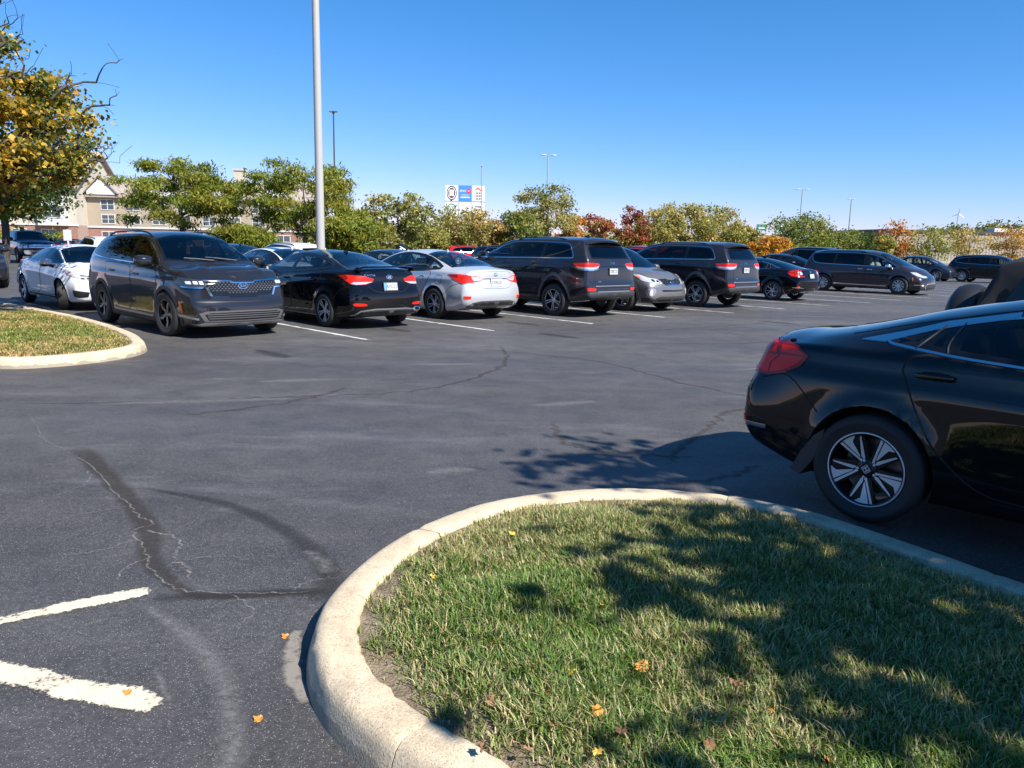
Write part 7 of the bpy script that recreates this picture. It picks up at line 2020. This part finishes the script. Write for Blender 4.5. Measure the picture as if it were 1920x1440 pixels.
def bay_sign(loc, rz, H, w, h, label):
    o = empty('bay_sign', loc, rz); p = MB(); p.box(-.025, .025, -.025, .025, 0, H); p.build('post', mat('white_post', (.72, .72, .72), .5), o)
    s = MB(); s.rbox((0, -.032, H-h/2-.02), (w, .008, h), .003); s.V = s.V; s.build('panel', mat('sign_back', (.62, .63, .66), .4, .2), o)
    tag(o, label, 'sign', 'bay signs seen from behind'); return o
bay_sign((-18.25, 27.2, 0), R(8), 1.92, .36, .46, 'pale bay sign on a white post at the left edge')
bay_sign((-20.9, 36.5, 0), R(8), 1.92, .36, .50, 'pale bay sign on a white post in front of the brick wall')
# ------------------------------------------------------------------ buildings
M_STUC = noisy('stucco_cream', [(.44, .40, .335), (.50, .455, .38)], .5, .9, 5, .05, 20); M_STUD = noisy('stucco_tan', [(.33, .27, .205), (.38, .31, .24)], .5, .9, 5, .05, 20)
M_TRIM = mat('white_trim', (.56, .56, .545), .6); M_ROOF = noisy('roof_shingle', [(.26, .21, .185), (.33, .275, .245), (.38, .32, .29)], 3, .95, 8, .3, 25, .03)
M_PANE = mat('window_pane', (.05, .065, .08), .06, 0, .6)
def brick_material():
    m = mat('red_brick', (.28, .12, .08), .9); n, l, b = nodes(m)
    tc = n.new('ShaderNodeTexCoord'); mp = n.new('ShaderNodeMapping'); mp.inputs['Rotation'].default_value = (R(90), 0, 0); l.new(tc.outputs['Object'], mp.inputs[0])
    br = n.new('ShaderNodeTexBrick'); br.inputs['Scale'].default_value = 4; br.inputs['Color1'].default_value = (.30, .13, .085, 1); br.inputs['Color2'].default_value = (.22, .09, .06, 1); br.inputs['Mortar'].default_value = (.38, .34, .30, 1)
    br.inputs['Mortar Size'].default_value = .015; l.new(mp.outputs[0], br.inputs[0]); l.new(br.outputs[0], b.inputs['Base Color']); return m
M_BRICK = brick_material()

def window(parent, x, z, w, h, y, n=2):
    f = MB(); t = .09
    f.box(x-w/2-t, x+w/2+t, y-.06, y, z-t, z); f.box(x-w/2-t, x+w/2+t, y-.06, y, z+h, z+h+t); f.box(x-w/2-t, x-w/2, y-.06, y, z, z+h); f.box(x+w/2, x+w/2+t, y-.06, y, z, z+h)
    for i in range(1, n): q = x-w/2+w*i/n; f.box(q-.04, q+.04, y-.055, y-.005, z, z+h)
    f.box(x-w/2, x+w/2, y-.05, y-.01, z+h*.5-.025, z+h*.5+.025)
    o = f.build('window', M_TRIM, parent); p = MB(); p.box(x-w/2, x+w/2, y-.03, y-.004, z, z+h); p.build('window_pane', M_PANE, o); return o
def gable_roof(parent, x0, x1, y0, y1, z, rise, ov=.5, axis='x'):
    """ridge along axis, with thickness"""
    b = MB(); t = .22
    if axis == 'x':
        ym = (y0+y1)/2; pr = [(y0-ov, z-ov*rise/((y1-y0)/2)), (ym, z+rise), (y1+ov, z-ov*rise/((y1-y0)/2)), (y1+ov, z-ov*rise/((y1-y0)/2)-t), (ym, z+rise-t), (y0-ov, z-ov*rise/((y1-y0)/2)-t)]
        b.prism(pr, lambda p: (x0-ov, p[0], p[1]), lambda p: (x1+ov, p[0], p[1]))
    else:
        xm = (x0+x1)/2; pr = [(x0-ov, z-ov*rise/((x1-x0)/2)), (xm, z+rise), (x1+ov, z-ov*rise/((x1-x0)/2)), (x1+ov, z-ov*rise/((x1-x0)/2)-t), (xm, z+rise-t), (x0-ov, z-ov*rise/((x1-x0)/2)-t)]
        b.prism(pr, lambda p: (p[0], y0-ov, p[1]), lambda p: (p[0], y1+ov, p[1]))
    if axis == 'x':
        ym = (y0+y1)/2
        for xa, xb in ((x0, x0+.2), (x1-.2, x1)):
            g = MB(); g.prism([(y0, z-.02), (ym, z+rise-.3), (y1, z-.02)], lambda p: (xa, p[0], p[1]), lambda p: (xb, p[0], p[1])); g.build('gable_wall', M_STUC, parent)
    return b.build('roof', M_ROOF, parent)

def hotel():
    o = empty('hotel_building', (-50, 97, 0), R(6))
    # long wing
    w = MB(); w.box(-4, 24, 3, 15, 2.9, 7.0); w.build('wall', M_STUD, o)
    w = MB(); w.box(-4, 24, 2.9, 15, 0, 2.9); w.build('wall', M_BRICK, o)
    gable_roof(o, -4, 24, 3, 15, 7.0, 2.4)
    # tall end wing turned towards the lot
    w = MB(); w.box(-16, -4.0, 0, 14, 3.0, 8.0); w.build('wall', M_STUC, o)
    w = MB(); w.box(-16, -4.0, -.06, 14, 0, 3.0); w.build('wall', M_BRICK, o)
    w = MB(); w.box(-8.2, -4.9, -.9, 0, 2.9, 7.7); w.build('bay_wall', M_TRIM, o)
    gable_roof(o, -16, -4, 0, 14, 8.0, 4.6, .6)
    b = MB(); b.box(-16.2, -3.8, -.16, -.06, 2.9, 3.12); b.build('band_course', M_TRIM, o); b = MB(); b.box(-4, 24, 2.78, 2.9, 2.8, 3.02); b.build('band_course', M_TRIM, o)
    for z in (4.0, 6.1):
        for x in (-14.3, -10.6): window(o, x, z, 1.7, 1.25, 0)
        window(o, -6.5, z-.1, 2.0, 1.3, -.9)
    for x in (-14.2, -10.8, -7.4): window(o, x, .9, 1.6, 1.5, -.06)
    for i, x in enumerate(np.arange(-1.5, 23.5, 3.1)):
        window(o, x, 5.1, 1.5, 1.2, 3.0); window(o, x, 3.4, 1.5, 1.0, 3.0); window(o, x, .8, 1.6, 1.5, 2.9)
    # small white gables over the eaves
    for x in (-2.0, 5.5, 12.0, 19.5):
        g = MB(); g.prism([(x-1.7, 6.9), (x+1.7, 6.9), (x+1.7, 7.3), (x, 9.0), (x-1.7, 7.3)], lambda p: (p[0], 2.4, p[1]), lambda p: (p[0], 7.5, p[1])); g.build('gable', M_TRIM, o)
        gr = MB(); gr.prism([(x-2.05, 7.0), (x, 9.2), (x+2.05, 7.0), (x+2.05, 7.2), (x, 9.42), (x-2.05, 7.2)], lambda p: (p[0], 2.2, p[1]), lambda p: (p[0], 8.5, p[1])); gr.build('gable_roof', M_ROOF, o)
    for x in (13.6,):
        c = MB(); c.box(x, x+1.3, 5.5, 7.0, 7.5, 10.6); c.box(x-.12, x+1.42, 5.38, 7.12, 10.6, 10.85); c.build('chimney', M_STUC, o)
    tag(o, 'three-storey cream hotel with brown shingle roofs and brick base behind the trees', 'building')
hotel()
def warehouse():
    o = empty('warehouse_building', (84, 160, 0), R(7))
    RIB = mat('ribbed_wall', (.42, .36, .30), .7); m, l, b = nodes(RIB)
    tc = m.new('ShaderNodeTexCoord'); wv = m.new('ShaderNodeTexWave'); wv.bands_direction = 'X'; wv.inputs['Scale'].default_value = .45; wv.inputs['Distortion'].default_value = 0; l.new(tc.outputs['Object'], wv.inputs[0])
    bp = m.new('ShaderNodeBump'); bp.inputs['Strength'].default_value = 1; bp.inputs['Distance'].default_value = .1; l.new(wv.outputs[1], bp.inputs['Height']); l.new(bp.outputs[0], b.inputs['Normal'])
    no = m.new('ShaderNodeTexNoise'); no.inputs['Scale'].default_value = .25; l.new(tc.outputs['Object'], no.inputs['Vector']); r = ramp(m, [(.3, (.25, .205, .17)), (.7, (.33, .28, .24))]); l.new(no.outputs[0], r.inputs[0]); l.new(r.outputs[0], b.inputs['Base Color'])
    w = MB(); w.box(-9, 70, 0, 30, 0, 6.3); w.build('wall', RIB, o)
    c = MB(); c.box(-9.3, 70.3, -.3, 30.3, 6.3, 6.75); c.build('roof_edge', M_BRONZ, o)
    for x in (20, 25.5):
        u = MB(); u.rbox((x, 6, 7.2), (3, 2.4, .9), .06); u.build('roof_unit', M_TRIM, o)
    tag(o, 'long low tan building with ribbed walls and a dark roof edge at right', 'building')
warehouse()
def low_shop():
    o = empty('shop_building', (-13.0, 112, 0), R(4))
    w = MB(); w.box(-6, 9, 0, 12, 0, 3.6); w.build('wall', M_STUD, o); c = MB(); c.box(-6.2, 9.2, -.2, 12.2, 3.6, 4.0); c.build('roof_edge', M_TRIM, o)
    for x in (-3, 2, 6.5): window(o, x, .8, 2.2, 1.6, 0)
    tag(o, 'low tan shop building showing between the small trees right of the pale lamp post', 'building')
low_shop()

def pylon():
    o = empty('pylon_sign', (-6.7, 104, 0), R(3))
    p = MB(); p.box(-2.0, -1.6, -.2, .2, 0, 5.2); p.box(1.6, 2.0, -.2, .2, 0, 5.2); p.build('post', M_GALV, o)
    W_ = mat('sign_white', (.80, .80, .80), .35); Bl = mat('sign_blue', (.06, .24, .62), .35); RD = mat('sign_red', (.60, .05, .05), .4); BK = mat('sign_black', (.03, .03, .035), .4); GR = mat('sign_green', (.02, .22, .12), .4); CASE = mat('sign_case', (.30, .30, .36), .5)
    cells = {}
    for r_ in range(2):
        for c_ in range(3):
            x0 = -2.62+c_*1.76; z0 = 7.3-r_*2.14
            b = MB(); b.box(x0, x0+1.70, -.35, .35, z0, z0+2.06); b.build('sign_case', CASE, o)
            f = MB(); f.box(x0+.04, x0+1.66, -.365, -.352, z0+.04, z0+2.02); cells[(r_, c_)] = (f.build('sign_panel', Bl if (r_, c_) == (0, 1) else W_, o), x0+.85, z0+1.03)
    def ring_(par, x, z, a, b, t, m, y=-.372, n=28, arc=(0, 2*math.pi)):
        k = MB(); V = []; F = []
        for i in range(n+1):
            q = arc[0]+(arc[1]-arc[0])*i/n
            for rr in (1, 1-t):
                for yy in (y, y+.006): V.append((x+a*rr*math.cos(q), yy, z+b*rr*math.sin(q)))
        for i in range(n):
            o4, p4 = i*4, i*4+4
            F += [(o4, p4, p4+2, o4+2), (o4+1, o4+3, p4+3, p4+1), (o4, o4+1, p4+1, p4), (o4+2, p4+2, p4+3, o4+3)]
        k.add(V, F); k.build('sign_emblem', m, par)
    def txt(par, s, size, x, z, m, sx=1, y=-.374, sz=1):
        me = text_mesh(s, size)
        for v in me.vertices: v.co = Vector((x+v.co.x*sx, y-v.co.z, z+v.co.y*sz))
        link('sign_letters', me, par, m)
    def dash(par, x, z, w, h, m):
        k = MB(); k.rbox((x, -.372, z), (w, .008, h), .003); k.build('sign_marking', m, par)
    P, x, z = cells[(0, 0)]
    ring_(P, x, z, .66, .92, .16, BK); ring_(P, x, z, .46, .66, 1, BK, -.370); 
    k = MB(); k.rbox((x, -.378, z), (.58, .012, .84), .01); k.build('sign_emblem', W_, P); txt(P, 'JJ', .72, x, z, RD, .9, -.387, 1.2)
    P, x, z = cells[(0, 1)]
    txt(P, 'BMO', .38, x-.30, z+.28, W_); ring_(P, x+.45, z+.28, .28, .36, 1, RD, -.372); txt(P, 'M', .3, x+.45, z+.28, W_, 1, -.38); dash(P, x, z-.22, 1.1, .05, W_); dash(P, x, z-.52, 1.2, .14, W_)
    P, x, z = cells[(0, 2)]
    k = MB(); k.prism([(-.42, .55), (-.10, .82), (.45, .30), (.45, .14), (-.10, .60), (-.42, .36)], lambda p: (x+p[0], -.374, z+p[1]), lambda p: (x+p[0], -.368, z+p[1])); k.build('sign_emblem', RD, P)
    [dash(P, x+dx, z+.05-.36*k, .13, .24, BK) for k in range(3) for dx in (-.32, -.11, .11, .32)]
    P, x, z = cells[(1, 0)]
    ring_(P, x, z, .62, .82, .20, GR)
    P, x, z = cells[(1, 1)]; dash(P, x, z-.15, .5, .16, RD)
    P, x, z = cells[(1, 2)]; dash(P, x, z+.45, .9, .14, BK)
    tag(o, 'tall sign of six panels, one of them blue, rising above the olive trees', 'sign')
pylon()
def road_sign(loc, w, h, z, lab, txt_):
    o = empty('road_sign', loc, R(4)); p = MB(); p.box(-.12, .12, -.1, .1, 0, z+h); p.box(w-.4, w-.2, -.1, .1, 0, z+h); p.build('post', M_GALV, o)
    G = mat('sign_highway_green', (.0, .22, .15), .5); b = MB(); b.rbox((w/2-.15, -.16, z+h/2), (w, .06, h), .02); q = b.build('panel', G, o)
    for dz, ww in ((.24, .5), (-.10, .62)):
        k = MB(); k.rbox((w/2-.15, -.195, z+h/2+dz*h), (w*ww, .01, h*.16), .004); k.build('sign_marking', mat('sign_white', (.8, .8, .8), .4), q)
    tag(o, lab, 'sign')
road_sign((61.5, 200, 0), 2.6, 1.55, 7.0, 'green road sign above the orange tree, the left one of two', 'WEST'); road_sign((66.4, 200, 0), 2.4, 1.45, 7.1, 'green road sign beside the rounded green tree, the right one of two', 'EAST')
o = empty('wind_turbine', (134.6, 240, 0), R(-20)); b = MB(); HT = 14.2; b.lathe([(.22, 0), (.10, HT)], 12); b.build('tower', M_GALV, o, smooth=True); b = MB(); b.rbox((0, -.2, HT+.1), (.3, .9, .3), .08); b.build('nacelle', M_TRIM, o)
for a in (84, 204, 324):
    b = MB(); c, s = math.cos(R(a)), math.sin(R(a)); b.tube([(0, -.7, HT+.1), (c*.5, -.72, HT+.1+s*.5), (c*2.0, -.75, HT+.1+s*2.0)], [.08, .13, .03], 6); b.build('blade', M_GALV, o)
tag(o, 'small wind turbine standing above the far green trees at right', 'turbine')
o = empty('guard_rail', (52, 118, 0), R(22)); b = MB()
for k in range(14): b.box(k*2-.06, k*2+.06, -.05, .05, 0, .85)
b.build('post', M_GALV, o); b = MB(); b.rbox((13, -.07, .62), (27, .05, .30), .02); b.build('rail', M_GALV, o); tag(o, 'steel guard rail along the far road behind the right-hand trees', 'rail')
ribbon('far_kerb', [(-70, 62.2), (-15, 66.2), (42, 92.2), (75, 55.2)], .3, M_KERB, .03) if False else None

# ------------------------------------------------------------------ trees
def at(px, py, d):
    """ground X for a picture column at distance d and the height that reaches picture row py"""
    du, dv = px-960, py-720; cr, sr = math.cos(ROLL), math.sin(ROLL); u = du*cr+dv*sr; v = -du*sr+dv*cr; f_ = 1441.98
    c, s = math.cos(PITCH), math.sin(PITCH); dr = (u/f_, c-v/f_*s, -v/f_*c-s); t = d/dr[1]
    return dr[0]*t, CAM_H+dr[2]*t
def T(px, top, wpx, d, kind, cols, seed, label, name='tree', group=None, **k):
    X, H = at(px, top, d); R_ = wpx/2/1441.98*d*1.02
    sz = d/75.
    kw = dict(ncl=46, nleaf=5200, leaf=.26*sz**.5, rc=.62, trunk_r=.13); kw.update(k)
    kw['rc'] = kw['rc']*min(1.6, R_/2.4)
    return tag(make_tree(name, (X, d, 0), H, R_, kind, cols, seed, **kw), label, 'tree', group)
# big autumn maple at the left edge
lim = lambda p: np.clip(.33+.9*(vnoise(p[:, :2]*3, 1.1, 5)-.5)+.55*np.clip(p[:, 0]*.6-p[:, 1]*.5, -1, 1)+.2*(p[:, 2]-.5), 0, 1)
tag(make_tree('maple_tree', (-10.35, 14.3, 0), 5.55, 3.0, 'oval', GREEN[:2]+DARK[:1]+YEL[2:3], 21, zb=1.9, ncl=135, nleaf=44000, leaf=.085, rc=.34, trunk_r=.16, bare=42, bare_dir=(.8, 0, .5), bare_len=(.5, 1.6), seg=.14, rtip=.0048, wig=.035, flat=.5, aspect=.95, up=.75,
    grad=lambda p: (lim(p), YEL+[(.20, .17, .03), (.30, .20, .03), (.14, .14, .03)])), 'large maple turning yellow, with bare twigs on top, at the left edge', 'tree')
T(-4, 300, 190, 44, 'round', GREEN+DARK, 23, 'dark green tree behind the blue pickup truck', 'shade_tree', zb=2.6, trunk_r=.2, nleaf=9000)
LOC = dict(kind='round', cols=[(.19, .23, .035), (.25, .27, .045), (.13, .18, .03), (.30, .27, .045)], ncl=66, nleaf=15500, leaf=.30, rc=.62, flat=.42, aspect=.28, up=.9, droop=.45, trunk_r=.16)
def LT(px, top, wpx, d, seed, label, zb):
    X, H = at(px, top, d); return tag(make_tree('honey_locust_tree', (X, d, 0), H, wpx/2/1441.98*d, seed=seed, zb=zb, **LOC), label, 'tree')
LT(333, 288, 250, 50, 31, 'feathery honey locust rising behind the dark grey utility car', 2.3)
LT(568, 288, 236, 50, 35, 'feathery honey locust standing behind the tall pale lamp post', 1.9)
LT(650, 392, 90, 46, 37, 'low feathery locust just right of the pale lamp post', 1.0)
LT(448, 416, 90, 58, 39, 'yellow-green feathery locust between the two larger locusts', 1.0)
T(745, 352, 124, 55, 'vase', OLIVE+GREEN[3:], 41, 'open vase-shaped tree with dark bare limbs, right of the pale lamp post', 'ornamental_tree', ncl=46, nleaf=4200, leaf=.24, rc=.5, trunk_r=.17)
T(702, 408, 76, 52, 'round', [(.24, .23, .05), (.18, .19, .045), (.30, .26, .06)], 42, 'small yellow-green tree in front of the brick wall right of the locust', 'ornamental_tree', nleaf=3400)
row = [(800, 415, 76, 66, 'round', OLIVE+YEL[2:3], 'yellow-olive small tree left of the panel sign'), (866, 384, 104, 70, 'vase', OLIVE+TAN, 'olive tree in front of the panel sign'), (925, 410, 70, 72, 'round', TAN+ORG[2:3], 'tan bushy tree right of the panel sign'),
 (978, 378, 90, 72, 'oval', GREEN+OLIVE, 'dense green tree left of the tallest tan tree'), (1030, 345, 104, 77, 'vase', OLIVE+TAN[:1], 'tallest tan-olive tree with a thin top, under the twin-arm lamp post'), (1070, 392, 64, 80, 'oval', TAN+ORG, 'orange-tinted slim tree right of the tallest tan tree'),
 (1122, 384, 66, 84, 'flame', TAN[:2]+RED, 'red-topped slim tree, the left one of two red tops'), (1186, 379, 66, 86, 'flame', RED+OLIVE[:2], 'red-topped slim tree, the right one of two red tops'), (1242, 384, 88, 88, 'vase', OLIVE+TAN, 'wide olive tree right of the red-topped trees'), (1290, 375, 92, 92, 'vase', OLIVE+TAN, 'olive tree with a ragged high crown above the second off-road car'),
 (1350, 386, 84, 94, 'vase', OLIVE+TAN[:1], 'olive tree with a narrow ragged tip left of the green signs'), (1392, 412, 66, 96, 'round', OLIVE+TAN, 'low olive tree left of the orange tree'), (1452, 437, 66, 90, 'round', ORG+YEL[:2], 'bright orange small tree below the green road signs'), (1507, 397, 112, 98, 'round', OLIVE[:3]+GREEN[:2], 'rounded green tree right of the green road signs'),
 (1562, 428, 80, 104, 'round', OLIVE[2:3]+GREEN[2:3]+TAN[1:2], 'dull green shrubby tree left of the clear lamp post'), (1640, 432, 76, 112, 'round', DARK+GREEN[:1], 'dark evergreen mass left of the red-orange tree'), (1605, 424, 74, 125, 'round', GREEN[1:]+OLIVE[:1], 'light green tree behind the clear lamp post'),
 (1686, 400, 86, 100, 'cone', ORG+RED[1:2]+DARK[:2], 'red-orange pointed tree in front of the low tan building'), (1746, 414, 84, 100, 'oval', OLIVE+TAN[1:2]+GREEN[3:], 'olive upright tree in front of the low tan building'), (1662, 438, 36, 96, 'round', YEL[2:3]+OLIVE, 'small yellow-green bush left of the red-orange tree'),
 (1822, 428, 74, 110, 'vase', TAN, 'thin tan tree in front of the low tan building'), (1906, 416, 76, 104, 'round', ORG+TAN, 'orange tree at the right edge above the soft-top car')]
for i, (px, top, w, d, kd, cols, lab) in enumerate(row):
    T(px, top, w, d, kd, cols, 100+i*3, lab, 'ornamental_tree', zb=.9 if top > 370 else 1.1, nleaf=(6500 if w > 80 else 4400) if px < 1640 else 2300, ncl=52 if w > 80 else 36)
back = [(840, 428, 90), (905, 432, 92), (960, 432, 96), (1095, 428, 104), (1155, 425, 108), (1215, 424, 110), (1320, 424, 116), (1372, 432, 120), (1425, 440, 128), (1540, 440, 130), (770, 436, 84), (1262, 430, 120)]
for i, (px, top, d) in enumerate(back):
    T(px, top, 86, d, 'round', [OLIVE+TAN, OLIVE+GREEN[:1], TAN+ORG[2:3]][i % 3], 300+i, 'bushy tree of the second line behind the front row of trees', 'shrub_tree', 'second line of trees', zb=.3, nleaf=3000, ncl=26, leaf=.42, rc=.9)
for i, (px, top, w, d) in enumerate(((1835, 409, 110, 200), (1895, 414, 90, 210), (1790, 424, 70, 205), (1870, 422, 90, 190))):
    T(px, top, w, d, 'round', [(.12, .145, .035), (.15, .165, .045), (.10, .12, .03)], 400+i, 'rounded green tree far behind the low tan building', 'far_tree', 'far trees behind the low building', zb=1.5, nleaf=5000, ncl=40, leaf=.75, rc=1.3)
for i, (px, w) in enumerate(((1560, 120), (1480, 120), (1400, 120), (1300, 130), (1200, 130), (1100, 130), (1000, 130), (900, 120), (800, 120))):
    T(px, 447, w, 190, 'round', [(.11, .13, .045), (.14, .14, .05), (.15, .12, .05)], 500+i, 'low tree on the skyline far behind the front row', 'far_tree', 'low skyline trees', zb=.5, nleaf=2200, ncl=24, leaf=.9, rc=1.5)
for i, (px, top, w, d) in enumerate(((60, 425, 120, 70), (280, 440, 90, 64), (480, 428, 90, 72), (610, 438, 90, 60))):
    T(px, top, w, d, 'round', [GREEN+YEL[2:3], OLIVE][i % 2], 600+i, ['green shrubs behind the blue pickup truck', 'low green shrubs under the left locust', 'low shrub right of the left locust', 'low shrub behind the pale lamp post foot'][i], 'shrub', zb=.2, nleaf=3600, ncl=30, leaf=.3)
# the tree behind the camera that shades the near lawn
tag(make_tree('shade_tree', (5.55, -.35, 0), 6.2, 2.35, 'oval', GREEN+OLIVE[:1], 78, zb=2.5, ncl=48, nleaf=6800, leaf=.17, rc=.60, trunk_r=.17, aspect=.8, flat=.6, extra=[(-.62, 1.9, 5.85), (-.25, 1.95, 5.8)]), 'leafy tree beside the camera shading the near lawn', 'tree')
tag(make_tree('shade_tree', (9.5, -5.5, 0), 8.5, 3.2, 'oval', GREEN+OLIVE[:1], 79, zb=2.6, ncl=60, nleaf=8000, leaf=.22, rc=.75, trunk_r=.2, aspect=.8), 'leafy tree further along the island behind the camera', 'tree')
